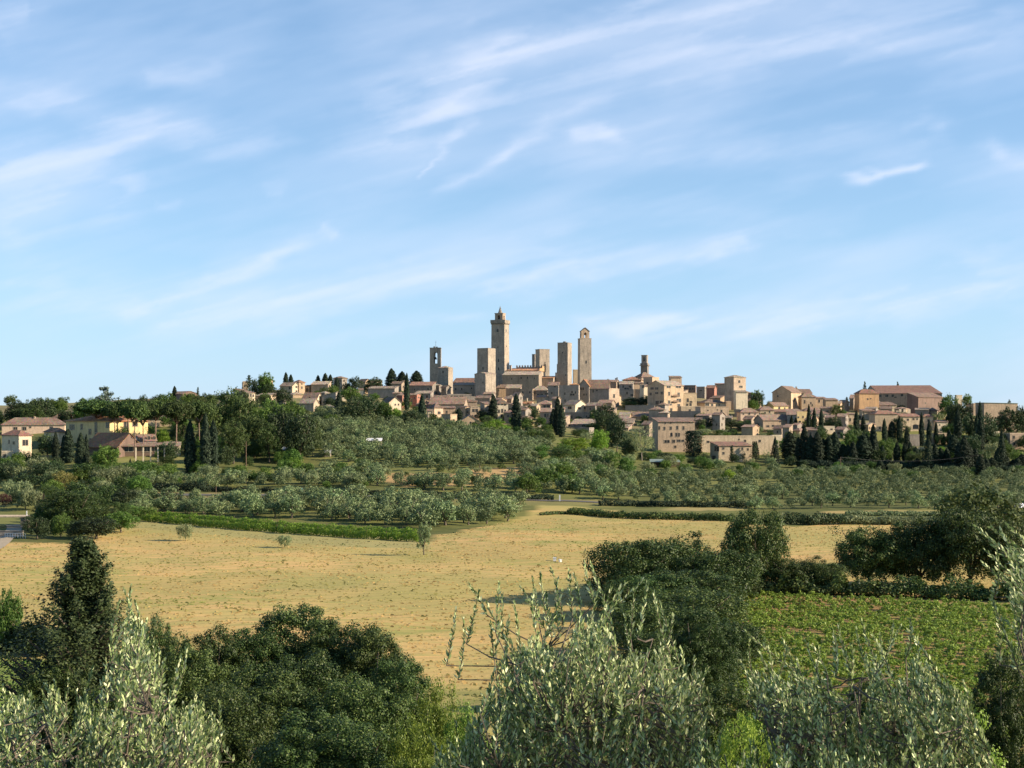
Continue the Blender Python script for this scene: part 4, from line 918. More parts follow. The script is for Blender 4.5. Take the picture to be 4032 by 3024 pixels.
house('B', 1415, 1635, 1860, 572, 760, 'g1', 'cream sunlit house with shuttered windows and a shaded left wall', 'cream', rm='roofpale', Y=748, rh=2.4, wins=[(1525, 630, 64, 50), (1712, 640, 30, 46, 'shut'), (1822, 632, 30, 50)])
house('B', 1420, 1950, 2004, 735, 930, 'flat', 'long purple-brown flat house in front of the cream shuttered house', 'stone', Y=720, wins=[(1565, 815, 30, 70), (1690, 850, 30, 40), (1860, 800, 26, 34)])
house('B', 1535, 1960, 2050, 962, 1070, 's1', 'house with long pale lean-to roof and lit dormer below the purple-brown house', 'stonegrey', rm='roofpale', Y=690, rh=2.4, wins=[(1800, 985, 60, 40)])
house('B', 1680, 1908, 2005, 1042, 1220, 'flat', 'low grey house with white-edged flat roof beside the bright green tree', 'stonegrey', Y=662, wins=[(1778, 1090, 24, 40), (1792, 1180, 40, 34)])
house('B', 478, 482, 562, 1140, 1220, 'flat', 'small pale stone hut at the upper edge of the olive grove', 'buff', Y=618, name='hut', cat='hut')
house('B', 2005, 2010, 2230, 1010, 1080, 'flat', 'yellowish low house behind the bright green tree', 'yellow', Y=680)

house('C', 183, 532, 765, 452, 860, 'flat', 'massive building with huge grey blank wall and orange sunlit right side', 'stone', Y=770, maxR=20, rm='flat', wins=[(205, 770, 40, 70, 'arch'), (355, 775, 40, 56, 'arch'), (395, 595, 36, 40), (475, 595, 36, 40), (650, 605, 44, 80), (660, 740, 40, 40)])
house('C', 500, 530, 770, 440, 620, 'none', 'added orange front tinting the sunlit side of the massive grey wall', 'orange', Y=762, wins=[(650, 600, 40, 80)])  # extra front; sunlight on the grey wall's right face put into its orange
house('C', 180, 700, 770, 300, 460, 'g1', 'long old brown-tiled house on the ridge right of the belfry tower', 'stone', rm='roof', Y=855, rh=1.5, chim=[(520, 232), (690, 215), (765, 200)], maxR=30)
house('C', 835, 1240, 1290, 252, 480, 'hip', 'cream-walled ridge house with overhanging brown roof and balcony', 'tan', rm='roofred', Y=860, rh=2.2)
house('C', 765, 1060, 1080, 350, 500, 's1', 'greyish house with balcony and green plants below the ridge house', 'stonegrey', rm='roofpale', Y=830, wins=[(850, 400, 30, 60), (1000, 405, 60, 60), (930, 440, 110, 40)])
house('C', 1060, 1075, 1290, 330, 470, 's2', 'ochre gable wall catching the sun under the ridge roofs', 'tan', rm='roof', Y=840)
house('C', 1095, 1250, 1525, 190, 330, 'hip', 'church with spreading tiled roof at the foot of the dark slender bell tower', 'stone', rm='roof', name='church', cat='church', Y=900, rh=3.2)
house('C', 1290, 1485, 1632, 205, 430, 'flat', 'pale pink flat-topped block right of the church roof', 'pink', Y=850, wins=[(1380, 330, 40, 60)])
house('C', 1210, 1300, 1480, 395, 520, 's2', 'cream stepped house ends beneath the pale pink block', 'cream', rm='roof', Y=800, wins=[(1285, 400, 40, 60)])
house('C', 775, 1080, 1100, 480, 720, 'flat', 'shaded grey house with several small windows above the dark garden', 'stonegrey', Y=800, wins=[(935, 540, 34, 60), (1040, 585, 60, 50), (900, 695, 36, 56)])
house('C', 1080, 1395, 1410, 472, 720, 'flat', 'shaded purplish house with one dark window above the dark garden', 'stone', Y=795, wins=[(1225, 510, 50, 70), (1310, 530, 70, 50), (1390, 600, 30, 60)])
house('C', 890, 1535, 1560, 808, 960, 'none', 'long grey retaining wall of the dark hanging garden', 'stonegrey', Y=745, name='retaining_wall', cat='wall')
h = house('C', 1380, 1742, 2165, 372, 960, 'g2', 'largest palazzo of the town, shaded left wall and tan sunlit front with a top loggia', 'tan', rm='roofpale', name='palazzo', cat='palazzo', Y=770, rh=2.6, maxR=18,
      wins=[(1840, 405, 90, 50), (2050, 400, 120, 54), (1850, 555, 40, 80), (2055, 575, 50, 90), (1850, 740, 50, 80), (1855, 790, 110, 36), (2060, 700, 100, 70), (2060, 810, 60, 60), (1805, 885, 46, 54), (1895, 905, 50, 70), (2060, 910, 60, 60),
            (1480, 440, 60, 50), (1580, 440, 60, 50), (1580, 540, 60, 40), (1690, 540, 40, 60), (1590, 750, 60, 80), (1680, 750, 60, 80), (1700, 945, 40, 60), (1450, 560, 40, 60)])
bal = MB()
for z in (.42, .62): bal.box(h['hx'] + .0, h['hx'] + 1.1, -h['hy'] * .2, h['hy'] * .35, h['H'] * z, h['H'] * z + .15); bal.box(h['hx'] + 1.0, h['hx'] + 1.1, -h['hy'] * .2, h['hy'] * .35, h['H'] * z + .15, h['H'] * z + 1)
bal.build('balcony', M['wood'], h['root'])
house('C', 1870, 1885, 2125, 200, 330, 's1', 'small top-storey block peeping above the largest palazzo', 'pink', Y=830)
house('C', 745, 970, 1040, 1090, 1180, 'g1', 'low house with pale sloping roof left end, under the retaining wall', 'tan', rm='roofpale', Y=700, rh=3)
house('C', 965, 1450, 1500, 1055, 1140, 'g1', 'low dark-walled house with long pinkish roof under the retaining wall', 'stone', rm='roof', Y=715, rh=2.4, auto=.4, chim=[(960, 905), (1170, 910)])
house('C', 820, 1060, 1110, 1195, 1260, 's1', 'low shed roof of pale tiles beside the grey-green tree', 'stone', rm='roofpale', Y=675, rh=2.2)
house('C', 800, 960, 1040, 1300, 1370, 's1', 'lowest pale-tiled roof left of the grey-green tree', 'stone', rm='roofpale', Y=655, rh=1.6)

house(4, 1212, 1385, 1398, 850, 990, 'flat', 'brown block with three pale attic windows right of the palazzo', 'brick', Y=790, wins=[(1270, 888, 20, 34), (1315, 888, 20, 34), (1350, 888, 20, 34)])
house(4, 1235, 1240, 1402, 948, 1130, 'flat', 'sandy house with balconies tucked right of the palazzo', 'buff', Y=765, wins=[(1290, 1030, 24, 46), (1282, 1092, 24, 40), (1325, 1088, 24, 44), (1330, 1050, 30, 20)])
house(4, 1400, 1500, 1530, 868, 1010, 'flat', 'small grey house behind the sandy balconied house', 'stonegrey', Y=830, wins=[(1450, 910, 30, 14)])
house(4, 1520, 1620, 1650, 880, 1010, 'g1', 'little reddish-roofed house left of the dark blank block', 'redwall', rm='roofred', Y=825)
house(4, 1628, 1790, 1802, 828, 1040, 's1', 'dark blank stone block with thin red roof against the squat tower-house', 'stone', rm='roofred', Y=785, rh=.8)
house(4, 1800, 2012, 2035, 995, 1160, 's1', 'greyish house with three round windows below the squat tower-house', 'stone', rm='roofpale', Y=760, rh=2, yaw=math.radians(20), wins=[(1902, 1072, 16, 20), (1946, 1070, 14, 20), (1990, 1068, 14, 20)])
house(4, 1880, 1890, 2036, 930, 1000, 's2', 'bright lean-to wall between squat tower-house and greyish house', 'cream', rm='roofpale', Y=785)
house(4, 1395, 1510, 1762, 1062, 1150, 'hip', 'row house with spreading brown roof and dark arched openings', 'pink', rm='roof', Y=755, rh=2.2, wins=[(1530, 1075, 50, 50), (1592, 1090, 26, 30), (1680, 1090, 16, 32)])
house(4, 1760, 1765, 1830, 1050, 1150, 'flat', 'narrow pinkish house at the end of the row', 'pink', Y=750)
house(4, 1440, 1448, 1800, 1118, 1275, 'flat', 'bare sunlit pink-buff terrace wall above the bushes', 'pink', Y=722, name='terrace_wall', cat='wall', wins=[(1540, 1155, 20, 14), (1710, 1165, 20, 30), (1660, 1150, 14, 14)])
house(4, 1200, 1208, 1450, 1112, 1200, 'flat', 'low sunlit wall of garages below the palazzo', 'buff', Y=735, wins=[(1315, 1155, 24, 24), (1420, 1158, 34, 26)])
house(4, 1030, 1450, 1460, 1175, 1280, 'flat', 'long greyish terrace with rubble parapet above the big lower house', 'stonegrey', Y=700, name='terrace_wall', cat='wall')
house(4, 430, 560, 600, 1218, 1300, 'g1', 'small brown house end tucked left under the retaining wall', 'stone', Y=708)

house('F', 325, 336, 868, 42, 480, 's1', 'tallest lower house with four rows of windows and drain pipes, right of the grey-green tree', 'pink', rm='roof', Y=648, rh=1.6, maxR=60,
      wins=[(338, 130, 30, 50), (430, 135, 26, 44), (522, 132, 26, 44), (616, 125, 28, 50), (706, 130, 26, 50), (530, 225, 34, 60, 'arch'), (602, 228, 26, 54), (640, 228, 24, 54), (465, 325, 76, 40), (562, 322, 40, 44), (636, 315, 50, 34), (696, 315, 40, 30), (586, 402, 30, 34), (440, 60, 20, 24), (520, 55, 20, 24), (700, 45, 20, 24), (790, 45, 20, 24)])
house('F', 962, 968, 2010, 258, 480, 'flat', 'very long low buff building with flat terrace roof and three small windows', 'buff', Y=655, maxR=80, wins=[(1062, 330, 34, 30), (1600, 318, 28, 34), (1812, 318, 30, 34), (1510, 295, 20, 20)])
house('F', 1990, 1996, 2130, 245, 420, 'flat', 'pale end annexe of the very long buff building', 'cream', Y=662)
house('F', 1092, 1216, 1702, 392, 600, 's1', 'two-storey pale house with dark left wall in front of the long buff building', 'buff', rm='roofred', Y=625, rh=1.4, maxR=60,
      wins=[(1188, 430, 40, 70), (1285, 425, 30, 30), (1286, 495, 30, 36), (1150, 560, 30, 60), (1400, 430, 26, 34), (1560, 430, 26, 34), (1640, 440, 24, 34)])
# open-sided field shed with a green sheet roof
Y0 = 545.; p0 = P(vx('F', 230), 0, Y0)[0]; p1 = P(vx('F', 650), 0, Y0)[0]; zg = gz((p0 + p1) / 2, Y0); zt = CZ + (HY - vy('F', 622)) / F * Y0
e = empty('field_shed', ((p0 + p1) / 2, Y0, zg), 0); hw = (p1 - p0) / 2; ht = zt - zg
tag(e, 'open field shed with a green sheet roof and brick back wall among the olives', 'shed')
MB().prism([(-hw - .6, -2.6, ht), (hw, -2.6, ht), (hw, 3, ht + .9), (-hw - .2, 3, ht + .9)], (0, 0, .12)).build('roof', M['greenroof'], e)
for x in (-hw + .4, -hw * .3, hw * .35, hw - .2):
    MB().box(x - .12, x + .12, -2.3, -2.06, -.5, ht).build('post', M['wood'], e)
MB().box(hw * .2, hw - .1, .2, .45, -.3, ht * .98).box(-hw + .3, hw * .2, 2.3, 2.5, -.3, ht * .98).build('wall', M['brick'], e)

house(5, 50, 60, 322, 822, 960, 'hip', 'salmon-pink house with brown roof and one high window behind the bushes', 'pinkplaster', Y=735, rh=2.2, wins=[(185, 838, 20, 44), (100, 850, 14, 20), (270, 850, 14, 20)])
house(5, -30, 48, 60, 790, 900, 'flat', 'dark narrow passage house left of the salmon-pink house', 'stone', Y=738)
house(5, 300, 345, 545, 792, 905, 'hip', 'low buff house with two windows right of the salmon-pink house', 'buff', rm='roof', Y=745, rh=2, wins=[(415, 828, 22, 20), (480, 818, 22, 30)])
house(5, 415, 540, 752, 732, 820, 'g1', 'yellow-cream upper house with dark left flank and brown roof', 'yellow', rm='roof', Y=765, rh=2, wins=[(620, 762, 28, 34), (700, 765, 18, 24)])
house(5, 548, 740, 765, 822, 910, 's1', 'shaded house with reddish roof between yellow-cream house and cypress tops', 'stonegrey', rm='roofred', Y=728, wins=[(650, 862, 50, 24)], rh=1.6)
house(5, 255, 385, 772, 938, 1110, 'g1', 'broad pinkish two-window house with overhanging brown roof above the long buff building', 'pink', rm='roof', Y=705, rh=2.6, maxR=50, wins=[(455, 1025, 44, 26), (532, 1020, 40, 28), (665, 1025, 16, 18), (310, 1000, 20, 30)])
house(5, 520, 792, 942, 532, 800, 'g2', 'highest house of the right quarter, dark gabled side and tan tower-like corner', 'tan', rm='roof', Y=835, rh=3.6, chim=[(690, 462)], wins=[(838, 650, 24, 34), (600, 590, 16, 24)])
house(5, 700, 720, 1095, 545, 700, 'g1', 'long brown-roofed wing behind the tan corner, with two roof chimneys', 'tan', rm='roof', Y=862, rh=2.4, chim=[(850, 450), (1065, 475)])
house(5, 930, 945, 1152, 600, 800, 'hip', 'tan house in the sun with brown roof, right of the tan corner', 'tan', rm='roof', Y=815, rh=2.2, wins=[(990, 670, 20, 50), (1080, 690, 16, 30), (1100, 720, 14, 30)])
house(5, 1138, 1152, 1300, 622, 800, 's2', 'pale tan house stepping down the ridge with lower roof', 'tan', rm='roof', Y=812, wins=[(1200, 660, 24, 40)])
house(5, 1290, 1296, 1472, 648, 830, 's2', 'last ridge house of the right quarter, half shaded', 'tan', rm='roof', Y=808, rh=1)
house(5, 735, 870, 1000, 835, 900, 'hip', 'low house whose dull brown roof spreads under the tan quarter', 'tan', rm='roof', Y=742, rh=2.4)
house(5, 872, 880, 1032, 826, 1030, 'flat', 'plain yellow-cream cube with tiny windows left of the tall cypresses', 'yellow', Y=712, wins=[(900, 895, 20, 20), (966, 892, 18, 30), (920, 958, 30, 20)])
house(5, 735, 868, 878, 862, 1110, 's1', 'grey-green shaded house left of the yellow-cream cube', 'stonegrey', rm='roof', Y=716)
house(5, 1050, 1062, 1335, 845, 960, 'hip', 'cream house seen in slices between the tall cypresses', 'cream', rm='roof', Y=735, rh=2, wins=[(1090, 870, 14, 20), (1180, 880, 20, 24), (1270, 880, 16, 24)])
house(5, 960, 990, 1290, 800, 860, 'hip', 'brown spreading roof just behind the cypress tops', 'tan', rm='roof', Y=768, rh=1.8, auto=.2)
house(5, 1180, 1190, 1430, 1035, 1140, 'flat', 'low cream wall pieces glimpsed behind the dark cypresses', 'cream', Y=690, wins=[(1380, 1070, 30, 20)])
house(5, 1590, 1610, 1720, 845, 1000, 'hip', 'pale house half hidden by a slim cypress, left of the far right quarter', 'buff', rm='roof', Y=775, wins=[(1650, 930, 24, 40)])
house(5, 1640, 1700, 1720, 625, 720, 's1', 'small tiled lean-to at the left edge of the far right quarter', 'stone', Y=835)
house(5, 1712, 1782, 2068, 548, 700, 'hip', 'ochre hip-roofed house on the skyline with dark left wall', 'orange', rm='roofred', Y=822, rh=2.4, wins=[(1905, 632, 20, 24), (1948, 625, 18, 16)])
house(5, 1722, 1925, 2080, 668, 800, 'flat', 'shaded grey terrace house below the ochre skyline house', 'stonegrey', Y=795)
house(5, 1780, 1825, 2000, 800, 920, 's2', 'cream sloping-walled house behind a cypress, mid slope right', 'buff', rm='roof', Y=770)

house(6, 215, 1082, 1158, 348, 480, 'g1', 'very long building with a weathered red roof crowning the right hill', 'stone', rm='roofred', name='convent', cat='convent', Y=850, rh=6.0, maxR=26, wins=[(232, 380, 30, 34), (322, 378, 40, 34), (402, 378, 30, 34), (530, 370, 34, 34), (440, 400, 30, 16)])
house(6, 600, 755, 1102, 400, 660, 's1', 'windowless dark brown brick block with sloping tiled roof below the long red roof', 'brick', rm='roof', Y=800, rh=2.6, maxR=40, yaw=math.radians(55), wins=[(855, 480, 20, 20), (870, 565, 30, 24)])
house(6, 85, 92, 460, 510, 600, 's2', 'rough cream house with broken outline below the ochre skyline house', 'cream', rm='roof', Y=790, wins=[(350, 520, 20, 20)])
house(6, 0, 12, 140, 600, 700, 'g1', 'buff house with slanted base left of the tall windowed house', 'buff', rm='roof', Y=778)
house(6, 120, 158, 470, 628, 860, 'hip', 'tall buff house behind cypresses with one low window', 'buff', rm='roofred', Y=752, rh=1.8, wins=[(225, 820, 24, 34), (378, 628, 24, 20), (430, 700, 16, 24)])
h = house(6, 485, 492, 648, 618, 700, 'none', 'pale battlemented wall piece on top of the arched house', 'cream', Y=760, wins=[(530, 640, 14, 20)])
cren(h['root'], -h['hx'], h['hx'], -h['hy'], -h['hy'] + .5, h['H'] + .5, 3, M['cream'])
o_ = cren(h['root'], -h['hy'], h['hy'], -.25, .25, h['H'] + .5, 3, M['cream']); o_.rotation_euler = (0, 0, math.pi / 2); o_.location = (h['hx'] - .25, 0, 0)
house(6, 498, 515, 788, 668, 865, 's1', 'cream house with a great dark archway and four small windows', 'buff', rm='roofred', Y=748, rh=1.4, maxR=40, wins=[(532, 712, 20, 24), (612, 708, 26, 28), (690, 700, 26, 24), (740, 700, 22, 20), (718, 805, 84, 64, 'arch')])
house(6, 812, 822, 962, 668, 850, 'hip', 'yellowish house right of the archway house, behind a slim cypress', 'buff', rm='roofred', Y=752, rh=1.4, wins=[(890, 720, 20, 30)])
house(6, 930, 936, 988, 755, 850, 'flat', 'very small cream block right of the yellowish house', 'cream', Y=742)
house(6, 1000, 1012, 1162, 742, 860, 's2', 'lowest cream houses with brick steps at the right end of the terrace', 'cream', rm='roof', Y=738, wins=[(1050, 780, 14, 16)])
house(6, 1120, 1130, 1262, 700, 740, 'flat', 'pale garden terrace wall under the ivy', 'buff', Y=765, name='terrace_wall', cat='wall')
house(6, 620, 640, 772, 925, 1080, 'flat', 'grey retaining wall with a pale corner behind the low cypresses', 'stonegrey', Y=700, name='retaining_wall', cat='wall')
house(6, 925, 940, 1168, 905, 1050, 'flat', 'cream wall strips seen between cypress trunks in the lower garden', 'buff', Y=702, wins=[(1050, 930, 60, 100)])
house(6, 640, 650, 838, 1100, 1140, 'flat', 'long low buff kerb wall in the green garden', 'buff', Y=662, name='garden_wall', cat='wall')
house(6, 1272, 1282, 1362, 378, 450, 'flat', 'tiny cream house on the crest right of the long red roof', 'cream', Y=840)
house(6, 1505, 1515, 1932, 492, 650, 'flat', 'long pink wall with two cypresses before it, near the right edge', 'pink', Y=720, maxR=60)
house(6, 1655, 1662, 2125, 478, 520, 's1b', 'low house with thin dark flat eaves above the long pink wall', 'pink', rm='greenroof', Y=735, maxR=60, rh=.3)
house(6, 1728, 1735, 1892, 832, 880, 'flat', 'cream wall strip under the dark wood, near the right edge', 'buff', Y=665, name='garden_wall', cat='wall')
house(6, 1800, 1808, 1872, 880, 1010, 'flat', 'narrow cream house left of the big right-hand cypress', 'cream', Y=652)
house(6, 2010, 2020, 2260, 905, 1120, 'flat', 'rubble house with many small openings at the right edge', 'pink', Y=640, auto=.6)
house(6, 2150, 2160, 2300, 1240, 1330, 's1', 'low brown shed at the far right edge', 'stone', Y=585, name='shed', cat='shed')

# ---- the left hill-top quarter
house('D', 60, 208, 312, 320, 440, 's2', 'cream farmhouse wing with three windows and dark sloping roof, left end of the town', 'cream', rm='roof', Y=760, rh=2.0, wins=[(230, 345, 16, 34), (260, 348, 16, 34), (290, 352, 16, 30)])
house('D', 155, 168, 232, 192, 330, 'flat', 'slim lit chimney-like tower at the left end of the town', 'tan', Y=790, wins=[(190, 240, 14, 20)])
house('D', 310, 480, 572, 356, 410, 's1', 'low pale-roofed row beyond the bright treetops', 'buff', rm='roofpale', Y=750, rh=1.4)
house('D', 475, 485, 512, 330, 390, 'none', 'small lit gable end in the low pale-roofed row', 'tan', Y=745)
house('D', 605, 750, 832, 238, 350, 'g1', 'cream house with shaded left wall on the hill-top', 'cream', rm='roofpale', Y=790, rh=1.8, wins=[(720, 262, 24, 34), (798, 250, 16, 20), (798, 300, 14, 20)])
house('D', 758, 828, 898, 196, 345, 'hip', 'sandy tower-like villa with dark roof on the hill-top', 'tan', rm='roofred', Y=800, rh=1.4, wins=[(862, 215, 12, 16), (862, 258, 14, 30), (780, 205, 30, 10)])
house('D', 890, 945, 976, 242, 330, 's1', 'porch house with a dark recess between villa and flat-topped hall', 'tan', rm='roof', Y=795, wins=[(925, 285, 34, 44, 'arch')])
house('D', 972, 1170, 1206, 222, 345, 's1', 'dark hall with arched openings and pale shallow roof on the hill-top', 'stone', rm='roofpale', Y=790, rh=1.8, wins=[(1020, 320, 16, 34, 'arch'), (1055, 320, 16, 34, 'arch'), (1090, 320, 16, 34, 'arch'), (1125, 320, 16, 34, 'arch'), (1188, 250, 8, 40)])
house('D', 700, 760, 880, 335, 380, 'hip', 'low tiled outbuilding in front of the sandy villa', 'tan', rm='roofpale', Y=765)
house('D', 870, 1042, 1102, 382, 480, 'g1', 'brown-walled cottage with white sunlit end and pink roof', 'cream', rm='roof', Y=740, rh=2.6, wins=[(1072, 430, 18, 44), (955, 375, 16, 16)])
house('D', 840, 1000, 1060, 440, 540, 'g1', 'lower brown cottage nearly covered by treetops', 'stone', rm='roofpale', Y=725, rh=2.0)
house('D', 1095, 1100, 1255, 492, 560, 'hip', 'low buff house with spreading pale roof under the great blank wall', 'buff', rm='roofpale', Y=712, rh=1.4, wins=[(1180, 515, 20, 40)])
house('D', 1095, 1262, 1280, 315, 490, 's2', 'great blank grey bastion wall with a bright edge, left of a cypress', 'stonegrey', rm='flat', name='bastion', cat='wall', Y=755, rh=-1.6, k=1)
house('D', 1315, 1322, 1385, 345, 410, 'flat', 'bit of cream wall right of the bastion cypress', 'cream', Y=745)
house('D', 1525, 1532, 1585, 285, 360, 'g1', 'tiny pale house between the umbrella pines and the bushes', 'cream', Y=790)
house('D', 1640, 1955, 1992, 270, 400, 's1', 'low dark-walled house with pale roof pieces and lit chimney left of the long church wing', 'stonegrey', rm='roofpale', Y=815, rh=1.4, chim=[(1962, 245)], auto=.3)
house('D', 1800, 1890, 2032, 432, 520, 'g1', 'cream cottage with pinkish roof left of the old town cypresses', 'cream', rm='roof', Y=755, rh=2.6, wins=[(1962, 458, 14, 20), (2000, 456, 14, 20)])
house('D', 1980, 2045, 2085, 350, 500, 's1', 'reddish narrow house beside the first town cypress', 'redwall', rm='roof', Y=790, wins=[(2062, 400, 12, 30)])
house(1, 1850, 1990, 2160, 418, 480, 'g1', 'distant low brick farmhouse on the skyline above the pines', 'brick', rm='roof', name='farmhouse', cat='farmhouse', Y=900, auto=.5, rh=1.6)

# ---- the villas at the left
house(1, 12, 20, 705, 752, 870, 'hip', 'long pink villa with broad brown hip roof, farthest left', 'pinkplaster', rm='roof', name='villa', cat='villa', Y=560, maxR=60, rh=3.0, chim=[(470, 662)],
      wins=[(168, 793, 40, 28), (265, 795, 40, 34), (330, 780, 20, 16), (560, 790, 30, 30)])
house(1, 555, 570, 832, 672, 760, 'hip', 'roof of a further villa with a thick pale chimney behind the long pink villa', 'cream', rm='roof', name='villa', cat='villa', Y=590, rh=1.8, chim=[(605, 608)])
house(1, 715, 1195, 1610, 712, 985, 'hip', 'big cream villa with shaded front, blue shutters and glowing yellow side', 'yellow', rm='rooforange', name='villa', cat='villa', Y=520, rh=2.4, maxR=30, o=.7,
      wins=[(785, 780, 66, 54, 'plain'), (890, 775, 30, 56), (980, 830, 36, 58), (1045, 780, 34, 110), (1172, 756, 46, 58), (1166, 872, 34, 50), (985, 922, 30, 40), (1045, 870, 34, 50), (1375, 770, 40, 90), (1470, 740, 40, 60)])
house(1, 1590, 1600, 1980, 690, 780, 's2', 'low wing with brown roof falling to the right behind the pines', 'buff', rm='roof', name='villa', cat='villa', Y=525)
house(1, 20, 205, 345, 868, 1120, 'hip', 'small front villa with dark red roof, grey side and cream sunlit front', 'cream', rm='roofred', name='villa', cat='villa', Y=500, rh=1.8, wins=[(150, 950, 30, 30), (275, 948, 40, 60), (160, 1080, 24, 40), (100, 940, 16, 40)])
house(1, 0, 8, 130, 1052, 1130, 'flat', 'low cream garden wall with openings below the small front villa', 'cream', name='garden_wall', cat='wall', Y=492, wins=[(50, 1090, 24, 30)])
house(1, 480, 640, 722, 832, 1000, 'hip', 'cream annexe with grey tiled roof between the pink villa and the big villa', 'cream', rm='roof', name='villa', cat='villa', Y=525, rh=1.6)
h = house(1, 945, 1290, 1530, 985, 1110, 'g1', 'low villa with broad orange-brown roof behind the slim pine trunks', 'brick', rm='rooforange', name='villa', cat='villa', Y=492, rh=4.4, maxR=24, o=.8, chim=[(1198, 872)])
h = house(1, 1490, 1505, 1700, 922, 1040, 'g1', 'white gabled dormer house with two dark windows on the low villa', 'white', rm='roof', name='villa', cat='villa', Y=486, rh=2.0, wins=[(1620, 898, 26, 40), (1680, 898, 24, 40)], yaw=math.radians(60))
h = house(1, 1300, 1310, 1900, 985, 1105, 'hip', 'veranda wing with dark shaded columns at the foot of the white dormer', 'wood', rm='roof', name='veranda', cat='veranda', Y=480, rh=1.2, o=1.2, maxR=40, wins=[(1400, 1010, 90, 70), (1600, 1010, 90, 70), (1720, 1010, 60, 70)])
for x in (1480, 1560, 1640, 1720, 1790):
    Yc = 476.; X = P(vx(1, x), 0, Yc)[0]; o_ = MB().box(-.2, .2, -.2, .2, 0, 1).build('column', M['cream'])
    o_.parent = h['root']; R_ = -(-h['root'].rotation_euler.z)
    dx, dy = X - h['root'].location.x, Yc - h['root'].location.y; a = -h['root'].rotation_euler.z
    o_.location = (dx * math.cos(a) - dy * math.sin(a), dx * math.sin(a) + dy * math.cos(a), 0); o_.scale = (1, 1, h['H'])
house(1, 1775, 1785, 1960, 978, 1090, 's1', 'cream garden pavilion with flat white-edged roof at the right end of the veranda', 'cream', rm='roofpale', name='pavilion', cat='pavilion', Y=478, rh=.8, o=1.0, wins=[(1830, 1010, 60, 60)])

# small houses packed between the named ones
FR = random.Random(77)
def infill(poly, n, group, lab):
    xs = [a for a, _ in poly]; ys = [b_ for _, b_ in poly]; k = tr = 0
    while k < n and tr < n * 120:
        tr += 1; px, py = FR.uniform(min(xs), max(xs)), FR.uniform(min(ys), max(ys))
        if not inpoly(np.array([px]), np.array([py]), poly)[0]: continue
        Y = hit(px, py)
        if not Y: continue
        x = (px - HX) / F * Y
        if any(math.hypot(x - a, Y - b_) < r_ + 4.5 for a, b_, r_ in SITES): continue
        w_ = FR.uniform(34, 74); f = FR.uniform(.5, .88); h_ = FR.uniform(4, 8) * F / Y
        q0, q1, q2, q3 = px - w_ * f, px + w_ * (1 - f), py - h_ - 6, py
        if any(Y < n_[4] and max(0, min(q1, n_[1]) - max(q0, n_[0])) * max(0, min(q3, n_[3]) - max(q2, n_[2])) > .22 * min((q1 - q0) * (q3 - q2), (n_[1] - n_[0]) * (n_[3] - n_[2])) for n_ in NB): continue
        house(0, px - w_ * f, px, px + w_ * (1 - f), py - h_, py + 2, FR.choice(['g1', 'g1', 'hip', 's1', 'g1']), lab, FR.choice(['stone', 'tan', 'stone', 'stone', 'stonegrey', 'stonegrey']),
              FR.choice(['roof', 'roof', 'roofpale']), rh=FR.uniform(.9, 1.7), auto=.6, group=group); k += 1
infill([(1640, 1560), (2450, 1560), (2440, 1690), (2200, 1680), (1650, 1660)], 34, 'packed houses of the old town', 'small stone house packed among its neighbours in the old town below the towers')
infill([(2420, 1560), (2800, 1560), (3330, 1600), (3330, 1740), (3100, 1750), (2700, 1700), (2420, 1740)], 40, 'packed houses of the right-hand town', 'small stone house packed among its neighbours in the right-hand part of town')
infill([(3380, 1640), (3700, 1640), (3700, 1720), (3380, 1710)], 6, 'packed houses of the right hill', 'small pale house among trees on the right hill below the long red roof')
infill([(1000, 1540), (1640, 1540), (1640, 1600), (1100, 1590)], 10, 'packed houses of the left hill-top', 'small stone house in the left hill-top quarter')
# ------------------------------------------------------------------ trees seen one by one
L = 'round'
def T(*a, **k): return tv(*a, **k)
